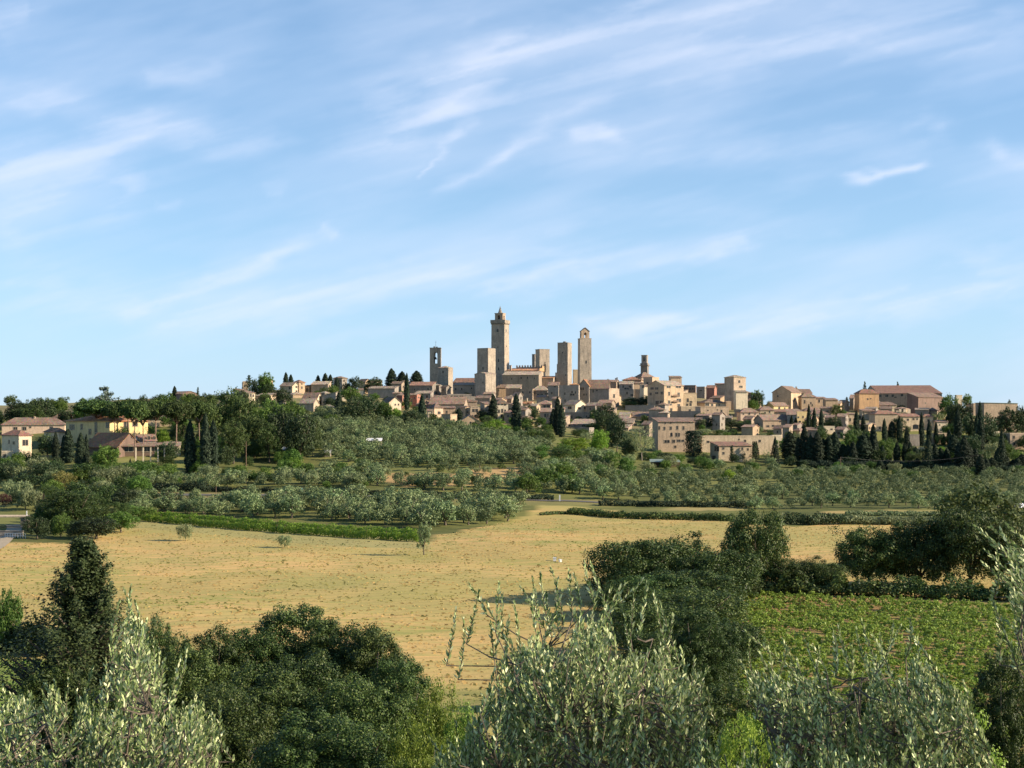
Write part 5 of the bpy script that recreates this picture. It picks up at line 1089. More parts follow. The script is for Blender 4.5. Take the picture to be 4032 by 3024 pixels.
# behind and around the villas (view 1)
for cx, yt, w_, yb, kd, lab in [
    (-10, 560, 130, 800, 'round_dark', 'dark rounded tree cut by the left edge behind the pink villa'),
    (190, 465, 330, 790, 'round_dark', 'broad dark oak behind the left end of the pink villa roof'),
    (470, 440, 300, 780, 'round_dark', 'tall domed dark tree highest behind the pink villa'),
    (350, 500, 300, 800, 'oak', 'dark tree filling the gap between the two high ones behind the pink villa'),
    (680, 570, 120, 760, 'round_dark', 'low round tree right of the domed dark tree'),
    (740, 585, 110, 770, 'round_dark', 'smaller low bush-like tree beside the thick pale chimney'),
    (870, 495, 190, 760, 'round_green', 'rounded green tree at the left of the umbrella pines'),
    (980, 500, 160, 760, 'round_dark', 'dark tree peeping over the umbrella pine crowns at left'),
    (1560, 410, 130, 640, 'round_dark', 'small distant treetop above the pines'),
    (1800, 390, 250, 640, 'round_green', 'distant round tree left of the brick farmhouse on the skyline'),
    (1900, 330, 50, 480, 'cypress', 'slim distant tree left of the skyline farmhouse'), (2155, 340, 60, 480, 'conifer', 'thin distant tree right of the skyline farmhouse'),
    (520, 845, 320, 1130, 'round_dark', 'big dark rounded evergreen right of the small front villa'),
    (1140, 950, 330, 1260, 'round_green', 'fresh green tree in front of the low villa roof'),
    (1780, 780, 170, 1010, 'round_bright', 'yellow-green tree glowing behind the white dormer'),
    (1650, 740, 150, 960, 'shrub_green', 'green creeper bush against the glowing yellow villa side'),
    (1330, 770, 170, 980, 'shrub', 'dark bush in front of the glowing yellow villa side'),
    (130, 1120, 260, 1330, 'oak', 'dark round tree below the small front villa'), (400, 1085, 300, 1330, 'shrub_pale', 'grey-green bushy tree below the big dark evergreen'),
    (1560, 1130, 380, 1290, 'shrub_green', 'wide green bush on the lawn below the veranda'), (1750, 1170, 260, 1300, 'shrub', 'dark bush right of the lawn bush'),
    (660, 1240, 300, 1470, 'ochre', 'yellowing tree above the hedge at left'), (215, 1300, 100, 1450, 'ochre', 'small tan-leaved tree by the left edge'),
    (330, 1345, 140, 1470, 'round_dark', 'dark bush beside the small tan-leaved tree'), (885, 1345, 150, 1470, 'round_dark', 'dark round bush left of the long hedge'),
    (1980, 620, 200, 1060, 'pinegreen', 'spreading green tree right of the villa garden')]:
    T(kd, 'cypress_tree' if kd == 'cypress' else 'broadleaf_tree', 1, cx, yt, w_, yb, lab)
T('cedar', 'cedar_tree', 1, 1150, 342, 270, 800, 'flat-tiered blue cedar standing above the umbrella pines')
for cx, yt, w_, yb, lab in [
    (1070, 466, 490, 958, 'widest umbrella pine, leftmost, hiding the big villa roof'), (1400, 455, 300, 975, 'umbrella pine second from the left, before the yellow villa side'),
    (1245, 500, 250, 985, 'smaller umbrella pine tucked between the two leftmost pines'), (1465, 470, 280, 1112, 'umbrella pine with pale forked trunk before the veranda'),
    (1690, 460, 330, 1015, 'umbrella pine above the white dormer'), (1920, 472, 310, 1085, 'umbrella pine right of the garden pavilion'),
    (2170, 468, 260, 1060, 'umbrella pine at the right end of the pine row'), (1560, 500, 230, 1090, 'slim umbrella pine behind the forked one')]:
    T('umbrella', 'umbrella_pine', 1, cx, yt, w_ * 1.12, yb, lab, 'umbrella pines by the villas')
for v_, cx, yt, w_, yb, kd, lab in [
    (1, 740, 800, 120, 1170, 'cypress', 'dark cypress against the shaded front of the big villa'), (1, 690, 870, 60, 1170, 'cypress', 'thin cypress left of the dark villa cypress'),
    (1, 880, 840, 110, 1265, 'cypress', 'greenish cypress in front of the big villa corner'), (1, 605, 830, 70, 1150, 'cypress', 'narrow cypress by the cream annexe'),
    (1, 940, 860, 60, 1240, 'cypress', 'narrow cypress right of the greenish one'), (1, 1418, 1120, 30, 1280, 'cypress', 'young pencil cypress on the lawn'),
    (1, 2070, 700, 120, 1290, 'cypress', 'tall dark cypress right of the garden pavilion'), (2, 25, 620, 110, 1300, 'cypress', 'tall dark cypress in front of the pine wood'),
    (2, 110, 700, 110, 1260, 'cypress', 'second tall cypress before the pine wood'), (1, 5, 900, 20, 1160, 'cypress', 'thin cypress at the left edge by the small front villa')]:
    T(kd, 'cypress_tree', v_, cx, yt, w_, yb, lab, 'cypresses in the villa gardens')
# the wood between villas and town (view 2)
for cx, yt, w_, yb, kd, lab in [
    (250, 325, 380, 960, 'pinegreen', 'tall olive-brown pine at the top left of the wood'), (60, 470, 330, 1000, 'pinegreen', 'bright-topped pine at the left of the wood'),
    (430, 440, 340, 980, 'pinegreen', 'massive pine right of the tallest one in the wood'), (560, 620, 420, 1110, 'pinegreen', 'sunlit pine with bare trunk in front of the wood'),
    (330, 640, 360, 1180, 'oak', 'deep shaded oak low in the wood'), (740, 440, 360, 900, 'round_green', 'bright green treetop under the low pale-roofed row'),
    (980, 460, 330, 900, 'round_green', 'fresh green tree in front of the lower brown cottage'), (860, 540, 420, 1100, 'round_dark', 'large dark evergreen in the centre of the wood'),
    (1060, 570, 420, 1160, 'round_dark', 'largest dark evergreen, right side of the wood'), (1190, 600, 230, 1100, 'oak', 'dark tree bordering the upper olive grove'),
    (720, 700, 300, 1170, 'oak', 'dark oak at the foot of the wood'), (1400, 620, 230, 770, 'round_green', 'green tree below the great bastion wall'),
    (1290, 600, 180, 760, 'round_dark', 'dark tree below the cottage with the white end'), (1640, 420, 330, 760, 'round_dark', 'broad dark tree at the top of the upper grove'),
    (1830, 430, 330, 750, 'round_dark', 'second broad dark tree at the top of the upper grove'), (1980, 480, 200, 760, 'round_green', 'green tree right of the broad dark pair'),
    (2090, 555, 170, 770, 'round_bright', 'bright green tree at the grove top edge'), (1000, 1090, 230, 1300, 'round_bright', 'light green tree among the olives above the road'),
    (900, 1120, 260, 1310, 'round_green', 'green tree left of the light green one above the road'), (1120, 1150, 200, 1330, 'round_green', 'mid green tree right of the light green one'),
    (500, 210, 150, 430, 'conifer', 'ragged fir by the slim lit tower'), (560, 240, 90, 430, 'round_dark', 'dark tree right of the ragged fir'),
    (680, 155, 200, 450, 'round_green', 'big round tree alone on the hill-top skyline'), (700, 285, 250, 450, 'round_dark', 'greyish trees under the big round skyline tree'),
    (600, 320, 180, 450, 'round_dark', 'low grey tree left of the skyline group'), (845, 370, 100, 460, 'round_dark', 'small dark tree before the cream hill-top house'),
    (1550, 290, 120, 420, 'round_dark', 'low tree left of the domed hill-top pines'), (1600, 330, 260, 520, 'round_green', 'olive-green treetop below the domed pines'),
    (1410, 300, 160, 480, 'round_green', 'grey-green tree right of the dark hall'), (1730, 1110, 240, 1260, 'round_green', 'green tree at the upper edge of the grassy bank'),
    (1640, 1230, 160, 1370, 'round_dark', 'dark bush on the grassy bank'), (1500, 1150, 180, 1300, 'shrub_green', 'green scrub on the bank left of the ochre cut')]:
    T(kd, 'broadleaf_tree' if 'pine' not in kd else 'pine_tree', 2, cx, yt, w_, yb, lab)
T('round_dark', 'pine_tree', 2, 1650, 222, 190, 430, 'left one of two domed dark pines on the skyline'); T('round_dark', 'pine_tree', 2, 1865, 222, 240, 430, 'right and wider of two domed dark pines on the skyline')
for v_, cx, yt, w_, yb, lab in [
    (2, 900, 180, 46, 350, 'taller of the two slim cypresses left of the sandy villa'), (2, 955, 204, 46, 350, 'shorter of the two slim cypresses left of the sandy villa'),
    (2, 1250, 212, 46, 340, 'slim cypress above the dark hall'), (2, 1330, 190, 60, 350, 'ragged cypress right above the dark hall'), (2, 1385, 205, 50, 350, 'ragged cypress beside it over the hall end wall'),
    (2, 1455, 232, 50, 420, 'single cypress right of the dark hall'), (2, 1478, 392, 66, 650, 'cypress at the bright edge of the bastion'),
    (2, 2050, 140, 104, 420, 'left of three fat cypresses on the skyline'), (2, 2165, 172, 110, 420, 'middle of three fat cypresses on the skyline'),
    (3, 110, 856, 118, 1020, 'right of three fat cypresses on the skyline'), (3, 5, 880, 50, 1290, 'tall cypress before the dark red house'),
    (3, 172, 1108, 66, 1440, 'cypress right of the dark red house'), (3, 572, 1262, 66, 1420, 'dark forked cypress before the ochre house'),
    (3, 945, 1112, 78, 1420, 'cypress left of the bright cream tall house'), (3, 1195, 1108, 84, 1540, 'thickest tall cypress right of the bright cream tall house'),
    (3, 1128, 1260, 60, 1430, 'short cypress left of the thickest one'), (3, 1645, 1140, 70, 1560, 'tallest cypress at the right of the wide hip roof'),
    (3, 1690, 1210, 70, 1580, 'cypress joined to the tallest one, its right half'), (3, 1598, 1268, 60, 1490, 'shorter cypress left of the joined pair')]:
    T('cypress', 'cypress_tree', v_, cx, yt, w_ * 1.2, yb, lab, 'cypresses among the town houses')
# trees below the town (views 3, N)
for v_, cx, yt, w_, yb, kd, lab in [
    (3, 60, 1260, 260, 1480, 'round_dark', 'dark bushy tree below the dark red house'), (3, 170, 1320, 160, 1500, 'round_dark', 'dark blue-green tree right of it at the grove edge'),
    (3, 320, 1370, 200, 1520, 'round_dark', 'dark shrubs below the peach house'), (3, 450, 1430, 120, 1560, 'round_green', 'small green tree left of the low buff garden wall house'),
    (3, 960, 1372, 260, 1570, 'round_bright', 'bright green tree below the bright cream house'), (3, 830, 1420, 170, 1570, 'round_green', 'green tree right of the gabled sandy farmhouse'),
    (3, 1075, 1440, 150, 1570, 'round_bright', 'yellow-green tree left of the thickest cypress foot'), (3, 1350, 1222, 240, 1400, 'round_dark', 'dark rounded tree under the wide hip roof'),
    (3, 1370, 1470, 270, 1660, 'round_green', 'green tree below the small peach cottage'), (3, 1260, 1500, 160, 1620, 'round_green', 'smaller green tree at its left beside the pale hut'),
    (3, 1530, 1470, 200, 1680, 'oak', 'dark green tree at the foot of the joined cypresses'), (3, 2110, 1475, 240, 1760, 'round_bright', 'largest vivid green tree below the yellowish low house'),
    (3, 1830, 1570, 420, 1760, 'round_bright', 'wide vivid green tree at the right corner of the upper grove'), (3, 1700, 1640, 250, 1780, 'round_green', 'green tree in shade under the vivid wide one'),
    (3, 2140, 1270, 250, 1530, 'round_dark', 'dark tree right of the long purple-brown house'), (3, 2050, 1290, 130, 1450, 'round_green', 'blue-green bush beside the long purple-brown house'),
    (3, 660, 1085, 130, 1140, 'shrub_green', 'small green roof-garden bush by the church nave'), (3, 1950, 1520, 140, 1650, 'shrub_pale', 'grey bush before the low grey house'),
    ('N', 1490, 250, 170, 365, 'oak', 'dark rounded bush at the right end of the upper grove'), ('N', 1750, 270, 170, 400, 'olive', 'large grey olive below the vivid green trees'),
    ('N', 1810, 280, 130, 420, 'round_green', 'dark green tree right of the vivid group'), ('N', 1500, 345, 190, 470, 'round_green', 'feathery blue-green tree, left one of a thicket on the slope'),
    ('N', 1400, 380, 210, 520, 'round_green', 'feathery tree in the middle of the slope thicket'), ('N', 1270, 420, 190, 560, 'round_green', 'left end tree of the slope thicket'),
    ('N', 1560, 420, 180, 560, 'round_green', 'right end tree of the slope thicket'),
    ('N', 2010, 90, 240, 350, 'airy', 'tall airy grey-green tree before the tallest lower house'), ('N', 1850, 60, 160, 300, 'round_dark', 'dark tree left of the airy grey-green one'),
    ('N', 1930, 200, 130, 330, 'round_dark', 'dark bush under the airy grey-green tree'), ('N', 440, 510, 70, 630, 'ochre', 'small yellowish tree by the road'),
    ('N', 605, 735, 105, 962, 'olive', 'lone small tree standing in the straw field'),
    (4, 640, 985, 380, 1110, 'round_dark', 'dark hanging-garden tree above the long grey retaining wall'), (4, 780, 960, 220, 1110, 'round_dark', 'rounded evergreen right in the hanging garden'),
    (4, 560, 1040, 220, 1130, 'shrub', 'low scrub at the left of the hanging garden'), (4, 260, 1060, 300, 1350, 'round_dark', 'big dark tree below the massive grey wall'),
    (4, 130, 1120, 200, 1300, 'round_dark', 'dark tree left under the massive grey wall'), (4, 360, 1170, 220, 1480, 'round_dark', 'dark tree left of the low pale-tiled roofs'),
    (4, 500, 1400, 260, 1640, 'round_dark', 'dark shrubbery at the foot of the airy tree'), (4, 1440, 1250, 170, 1400, 'round_dark', 'dark bush above the clipped cypress block'),
    (4, 1600, 1220, 230, 1390, 'round_dark', 'wide dark bush on the terrace above the long buff building'), (4, 1800, 1240, 240, 1390, 'round_dark', 'second wide dark bush on that terrace'),
    (4, 1990, 1270, 220, 1390, 'round_green', 'green bush at the right of that terrace'), (4, 1500, 1380, 200, 1460, 'shrub_pale', 'pale scrub on the terrace edge'),
    (4, 1700, 1390, 240, 1460, 'shrub_pale', 'pale scrub right on the terrace edge'), (4, 2150, 880, 170, 1120, 'round_green', 'green tree right of the squat tower-house'),
    (4, 700, 1290, 120, 1340, 'shrub_green', 'little green bush above the airy tree'), (4, 1000, 1215, 90, 1290, 'round_dark', 'dark rounded shrub on the greyish terrace'),
    ('F', 1150, 600, 240, 720, 'shrub_pale', 'grey-green bush right of the field shed'), ('F', 1450, 500, 180, 640, 'round_dark', 'dark tree at the right front of the two-storey pale house'),
    ('F', 1560, 480, 180, 620, 'round_dark', 'dark tree left of the ragged fir pair'), ('F', 1900, 430, 170, 640, 'airy', 'sparse grey tree before the end of the long buff building'),
    ('F', 1000, 480, 130, 640, 'round_dark', 'dark tree right of the clipped cypress block foot'), ('F', 430, 480, 330, 590, 'round_dark', 'dark garden bush row behind the field shed'),
    ('F', 650, 500, 200, 600, 'round_green', 'green garden bush behind the field shed at right'), ('F', 1720, 620, 230, 730, 'shrub_green', 'light green bush below the ragged fir'),
    ('F', 1360, 720, 240, 900, 'round_bright', 'yellow-green round tree in the right grove'), ('F', 480, 760, 260, 850, 'shrub_green', 'bright green shrub before the field shed'),
    (5, 300, 495, 230, 800, 'round_dark', 'dark tree left of the highest house of the right quarter'), (5, 230, 620, 200, 810, 'round_green', 'green tree above the salmon-pink house'),
    (5, 500, 650, 150, 740, 'shrub_pale', 'pale bush above the yellow-cream upper house'), (5, 690, 640, 150, 740, 'round_dark', 'dark bush under the gabled side of the highest right house'),
    (5, 130, 950, 330, 1100, 'round_dark', 'dark bush row below the salmon-pink house'), (5, 1470, 700, 240, 930, 'pinegreen', 'olive-green tree in the gap between the right quarters'),
    (5, 1420, 860, 260, 1130, 'round_dark', 'dark tree under the olive-green gap tree'), (5, 1640, 1060, 250, 1360, 'round_green', 'rounded green tree behind the dark cypress row'),
    (5, 2120, 1180, 210, 1560, 'round_green', 'green tree between the cypress groups'), (5, 420, 1060, 160, 1110, 'shrub', 'low dark shrub before the broad pinkish house'),
    (5, 640, 1080, 180, 1180, 'round_dark', 'dark bush right below the broad pinkish house'), (5, 700, 1180, 240, 1420, 'round_green', 'green tree between cypress cone and fat cypress'),
    (5, 890, 1100, 150, 1400, 'shrub_pale', 'pale bushes under the yellow-cream cube'), (5, 1200, 1000, 260, 1220, 'round_dark', 'dark tree behind the dark cypress row'),
    (6, 1425, 330, 150, 560, 'round_green', 'round tree on the crest right of the tiny cream house'), (6, 1180, 310, 340, 760, 'round_green', 'ivy-green tree swallowing the end of the long red roof building'),
    (6, 1300, 440, 400, 860, 'round_dark', 'broad dark tree below the crest'), (6, 1480, 600, 280, 960, 'round_dark', 'dark bluish tree in the middle of the right wood'),
    (6, 1700, 590, 330, 1100, 'round_dark', 'big dark tree left of the narrow cream house'), (6, 1980, 505, 420, 960, 'round_dark', 'largest dark tree mass at the right edge'),
    (6, 2180, 490, 240, 960, 'round_dark', 'dark tree cut by the right edge'), (6, 300, 950, 240, 1310, 'round_green', 'green tree under the tall buff house'),
    (6, 1085, 1060, 190, 1290, 'round_bright', 'yellow-green tree between dark cypress groups'), (6, 660, 1120, 180, 1330, 'round_green', 'green tree right of the grey retaining wall'),
    (6, 1020, 610, 200, 760, 'shrub_pale', 'pale bushes above the lowest cream houses'), (6, 1500, 900, 240, 1260, 'round_dark', 'shaded tree between the cone cypresses'),
    (6, 1800, 1000, 260, 1280, 'shrub_pale', 'greyish scrub left of the big right-hand cypress'), (6, 2120, 1100, 200, 1340, 'round_green', 'green tree near the right edge')]:
    T(kd, 'broadleaf_tree', v_, cx, yt, w_, yb, lab)
T('conifer', 'fir_tree', 5, 1602, 600, 110, 740, 'small fir on the skyline gap'); T('conifer', 'fir_tree', 5, 1862, 372, 110, 600, 'fir behind the ochre skyline house roof')
T('conifer', 'fir_tree', 6, 470, 185, 90, 400, 'fir poking above the long red roof'); T('round_dark', 'broadleaf_tree', 6, 2010, 420, 60, 560, 'tiny round treetop above the dark flat eaves')
T('cypress_block', 'cypress_tree', 'F', 852, 168, 236, 540, 'huge clipped block-shaped cypress left of the long buff building')
cl = [(5, 1050, 706, 56, 1160), (5, 1130, 762, 60, 1160), (5, 1230, 768, 60, 1160), (5, 1420, 1108, 150, 1570), (5, 560, 1175, 135, 1600, 'cypress_cone'), (5, 770, 1108, 196, 1520),
      (5, 985, 1030, 130, 1570), (5, 1075, 1150, 130, 1580), (5, 1170, 1108, 150, 1580), (5, 1260, 1200, 120, 1570), (5, 1340, 1160, 130, 1570), (5, 1545, 1280, 150, 1570),
      (5, 1690, 1240, 110, 1610), (5, 1840, 1128, 180, 1580), (5, 1990, 1000, 100, 1570), (5, 240, 1238, 60, 1460, 'cypress_cone'), (5, 290, 1238, 80, 1500, 'cypress_cone'), (5, 800, 870, 60, 1150), (5, 860, 900, 60, 1150),
      (5, 1740, 800, 74, 1160), (5, 1838, 868, 60, 1130), (5, 970, 1000, 60, 1200), (6, 288, 690, 60, 1030), (6, 390, 728, 100, 1030), (6, 495, 658, 70, 1030), (6, 595, 800, 60, 1090),
      (6, 800, 606, 62, 1070), (6, 905, 706, 62, 1060), (6, 890, 930, 170, 1410, 'cypress_cone'), (6, 985, 1040, 100, 1400), (6, 1000, 740, 50, 1050), (6, 1240, 900, 150, 1310), (6, 1385, 930, 270, 1420, 'cypress_cone'),
      (6, 1300, 556, 90, 1010), (6, 1180, 840, 60, 1060), (6, 1605, 455, 60, 900), (6, 1610, 700, 100, 1160), (6, 1765, 495, 60, 830), (6, 1905, 828, 130, 1420, 'cypress_cone'), (6, 1610, 1188, 110, 1520),
      (6, 1690, 1240, 100, 1440), (6, 1770, 1226, 120, 1430), (6, 460, 1020, 90, 1290), (6, 565, 1028, 70, 1290), (6, 130, 776, 90, 1290), (6, 40, 900, 100, 1310), (6, 740, 1240, 100, 1400),
      (6, 1480, 620, 70, 960), (6, 1560, 640, 60, 980), (6, 1100, 900, 60, 1060), (6, 1960, 1200, 110, 1400), (6, 2060, 1260, 110, 1420), (6, 2180, 1180, 120, 1420), (6, 330, 1250, 110, 1400), (6, 440, 1260, 110, 1400), (6, 230, 1270, 100, 1410)]
for q in cl + [(6, 80, 980, 80, 1300), (6, 170, 1010, 90, 1310), (6, 260, 1060, 80, 1330), (6, 350, 1040, 80, 1300), (6, 640, 1010, 70, 1290), (6, 720, 1080, 80, 1320), (6, 1060, 1090, 90, 1390), (6, 1150, 1100, 90, 1390), (6, 1320, 1010, 110, 1400), (6, 1460, 1060, 110, 1420), (6, 1540, 1100, 110, 1420), (5, 900, 1180, 90, 1560), (5, 1480, 1230, 110, 1570), (5, 1620, 1290, 100, 1570), (5, 1760, 1260, 90, 1580), (5, 1920, 1220, 100, 1580), (6, 1850, 1100, 100, 1420), (6, 2120, 1230, 110, 1430)]:
    kd = q[5] if len(q) > 5 else 'cypress'
    T(kd, 'cypress_tree', q[0], q[1], q[2], q[3] * (1.15 if kd == 'cypress' else 1.1), q[4], 'dark cone-shaped cypress spreading low at the foot of the right-hand quarter' if kd == 'cypress_cone' else 'dark cypress of the rows below and among the right-hand quarter', 'cypresses below the right-hand quarter')
T('conifer', 'fir_tree', 'F', 1740, 320, 150, 640, 'ragged fir pair before the long buff building'); T('conifer', 'fir_tree', 'F', 1410, 380, 120, 640, 'ragged fir hiding the front of the two-storey pale house')
# lower left belt (view M, E)
for v_, cx, yt, w_, yb, kd, lab in [
    ('M', 480, 345, 400, 640, 'oak', 'biggest spreading oak of the lower left belt'), ('M', 330, 400, 260, 640, 'oak', 'dark oak left in the lower left belt'),
    ('M', 600, 380, 240, 610, 'oak', 'oak right in the lower left belt'), ('M', 400, 245, 200, 400, 'ochre', 'yellowing tree above the biggest oak'),
    ('M', 240, 540, 200, 692, 'round_dark', 'dark low tree beside the small bright round tree'), ('M', 620, 540, 320, 690, 'round_dark', 'dark bushes right of the small bright round tree'),
    ('M', 510, 560, 200, 690, 'round_dark', 'dark bush between bright tree and dark bushes'), ('M', 780, 495, 240, 650, 'round_green', 'green bush at the field corner'),
    ('M', 700, 470, 200, 620, 'oak', 'oak bush behind the field corner bush'), ('M', 165, 380, 130, 500, 'round_dark', 'dark bush above the concrete slab'),
    ('M', 25, 385, 90, 500, 'purple', 'copper-leaved tree at the left edge'), ('M', 250, 385, 100, 500, 'purple', 'dark copper-leaved tree further in from the left edge'),
    ('M', 850, 470, 190, 560, 'shrub_green', 'green shrub at the head of the vine row'), ('M', 950, 480, 140, 560, 'shrub_green', 'smaller green shrub at the head of the vine row'),
    ('M', 480, 620, 130, 690, 'shrub_pale', 'pale bush on the field edge'), ('M', 60, 300, 110, 420, 'olive', 'olive near the left edge above the slab'),
    ('M', 1195, 585, 110, 706, 'shrub_pale', 'grey bush alone in the upper straw field'), ('M', 1838, 662, 106, 748, 'shrub_pale', 'small dark grey bush alone in the middle of the upper field'),
    ('M', 150, 260, 220, 380, 'round_dark', 'dark tree in the left garden'), ('M', 300, 190, 260, 330, 'round_dark', 'dark tree below the cypresses of the left garden'),
    ('M', 60, 180, 220, 330, 'round_dark', 'dark tree at the very left below the garden wall'), ('M', 560, 200, 300, 330, 'shrub', 'scrub between the left garden and the hedge'),
    ('M', 880, 190, 260, 300, 'shrub_green', 'green scrub on the lawn bank'), ('M', 1060, 225, 260, 320, 'shrub_green', 'green scrub above the hedge'), ('M', 740, 230, 260, 330, 'shrub_green', 'bushes left above the hedge'),
    ('M', 1180, 430, 80, 510, 'round_dark', 'dark low bush among the olives left')]:
    T(kd, 'broadleaf_tree', v_, cx, yt, w_, yb, lab, cat='bush' if 'shrub' in kd or 'bush' in lab else 'tree')
T('round_green', 'broadleaf_tree', 'M', 392, 518, 150, 682, 'small bright round tree with a visible trunk at the field edge', var=1)
for cx, yt, w_, yb in [(605, 318, 130, 400), (700, 328, 90, 430), (765, 320, 70, 395), (885, 345, 75, 420), (1262, 352, 95, 480), (1060, 405, 150, 515), (1120, 430, 110, 515), (1340, 440, 100, 530),
                       (1440, 430, 150, 532), (850, 425, 160, 500), (940, 440, 120, 520), (790, 400, 120, 470), (1250, 440, 100, 520)]:
    T('olive', 'olive_tree', 'M', cx, yt, w_, yb, 'grey-green olive tree on the left slope between hedge and vine row', 'olive trees on the left slope')

# ------------------------------------------------------------------ olive groves
OL = []
def grove(poly, sx, sy, h, gname, lab, ang=0., jit=.22, skip=.06):
    """poly in (picture column, depth); a planted grid with gaps"""
    rg = random.Random(len(OL) + 3); pp = [((a - HX) / F * b, b) for a, b in poly]
    xs = [p[0] for p in pp]; ys = [p[1] for p in pp]; ca, sa = math.cos(ang), math.sin(ang)
    R_ = max(max(xs) - min(xs), max(ys) - min(ys)); cx, cy = (max(xs) + min(xs)) / 2, (max(ys) + min(ys)) / 2
    n1, n2 = int(R_ / sx) + 2, int(R_ / sy) + 2
    for i in range(-n1, n1 + 1):
        for j in range(-n2, n2 + 1):
            u = (i + rg.uniform(-jit, jit)) * sx; v = (j + rg.uniform(-jit, jit)) * sy
            x, y = cx + u * ca - v * sa, cy + u * sa + v * ca
            if rg.random() < skip: continue
            if inpoly(np.array([x]), np.array([y]), pp)[0]:
                OL.append((x, y, h * rg.uniform(.72, 1.2), rg.uniform(.85, 1.2), gname, lab))
grove([(1240, 500), (1500, 484), (1700, 470), (1900, 470), (2080, 486), (2170, 520), (2140, 575), (1850, 622), (1240, 652)], 4.3, 6.6, 4.7, 'olives of the upper grove', 'silvery olive tree in the upper grove below the old town', .12)
grove([(2330, 398), (2700, 392), (3300, 382), (4150, 388), (4150, 540), (3300, 548), (2900, 520), (2600, 500), (2420, 460)], 4.5, 12.5, 3.6, 'olives of the right grove', 'olive tree in the terraced rows of the right grove', -.03, .2)
grove([(930, 350), (1250, 342), (1580, 330), (1700, 318), (2030, 352), (2050, 378), (1500, 378), (950, 380)], 4.8, 7.5, 5.4, 'olives of the lower grove', 'bushy grey olive tree in the lower grove between road and straw field', .03)
grove([(840, 418), (2440, 408), (2440, 432), (1500, 436), (840, 438)], 5.0, 9, 4.7, 'olives above the road', 'olive tree in the line above the road and hedge', .02)
grove([(500, 352), (930, 348), (950, 376), (560, 382)], 5.6, 9, 4.6, 'olives left of the lower grove', 'grey olive tree scattered left of the lower grove behind the vine row', .03)
grove([(560, 410), (840, 408), (840, 440), (560, 440)], 5.2, 9, 4.4, 'olives above the hedge at left', 'olive tree above the tallest dark hedge at the left of the road', .02)
grove([(1480, 452), (1900, 448), (1900, 470), (1480, 474)], 7, 10, 3.6, 'olives on the grassy bank', 'olive tree on the grassy bank above the ochre cut', .02)
grove([(2000, 442), (2480, 430), (2480, 480), (2050, 480)], 5.0, 9, 4.2, 'olives beside the thicket', 'olive tree right of the ochre bank', .02)
grove([(1240, 440), (1470, 440), (1480, 480), (1240, 480)], 5.5, 10, 4.3, 'olives left of the bank', 'olive tree scattered left of the ochre bank', .02)
show = sorted(range(len(OL)), key=lambda i: OL[i][1] / OL[i][2])
indiv = set(show[:286])
rest = [OL[i] for i in show[286:]]
for i in sorted(indiv):
    x, y, h_, wv, g_, lab = OL[i]; tree('olive', 'olive_tree', x, y, h_ * .60 * wv, h_, lab, 'olive tree', g_)
if rest:
    VV, QQ, MI, off = [], [], [], 0
    for x, y, h_, wv, g_, lab in rest:
        t, c = K['olive_lo'][TR.randrange(3)]; a = TR.uniform(0, 6.28); ca, sa = math.cos(a), math.sin(a); z = gz(x, y)
        me = MESH[c]; n = len(me.vertices); v = np.empty(n * 3, np.float32); me.vertices.foreach_get('co', v); v = v.reshape(-1, 3)
        s = h_ * .60 * wv; VV.append(np.stack([x + (v[:, 0] * ca - v[:, 1] * sa) * s, y + (v[:, 0] * sa + v[:, 1] * ca) * s, z + v[:, 2] * h_ / ak('olive_lo')], 1))
        QQ.append(np.arange(n).reshape(-1, 4) + off); off += n
    tag(link(bpy.data.objects.new('olive_trees', npmesh('olive_trees', np.concatenate(VV), QQ, [M['oliveleaf']]))), 'mass of the remaining farther olive trees of the groves', 'olive trees', kind='stuff')
print('olives', len(OL))

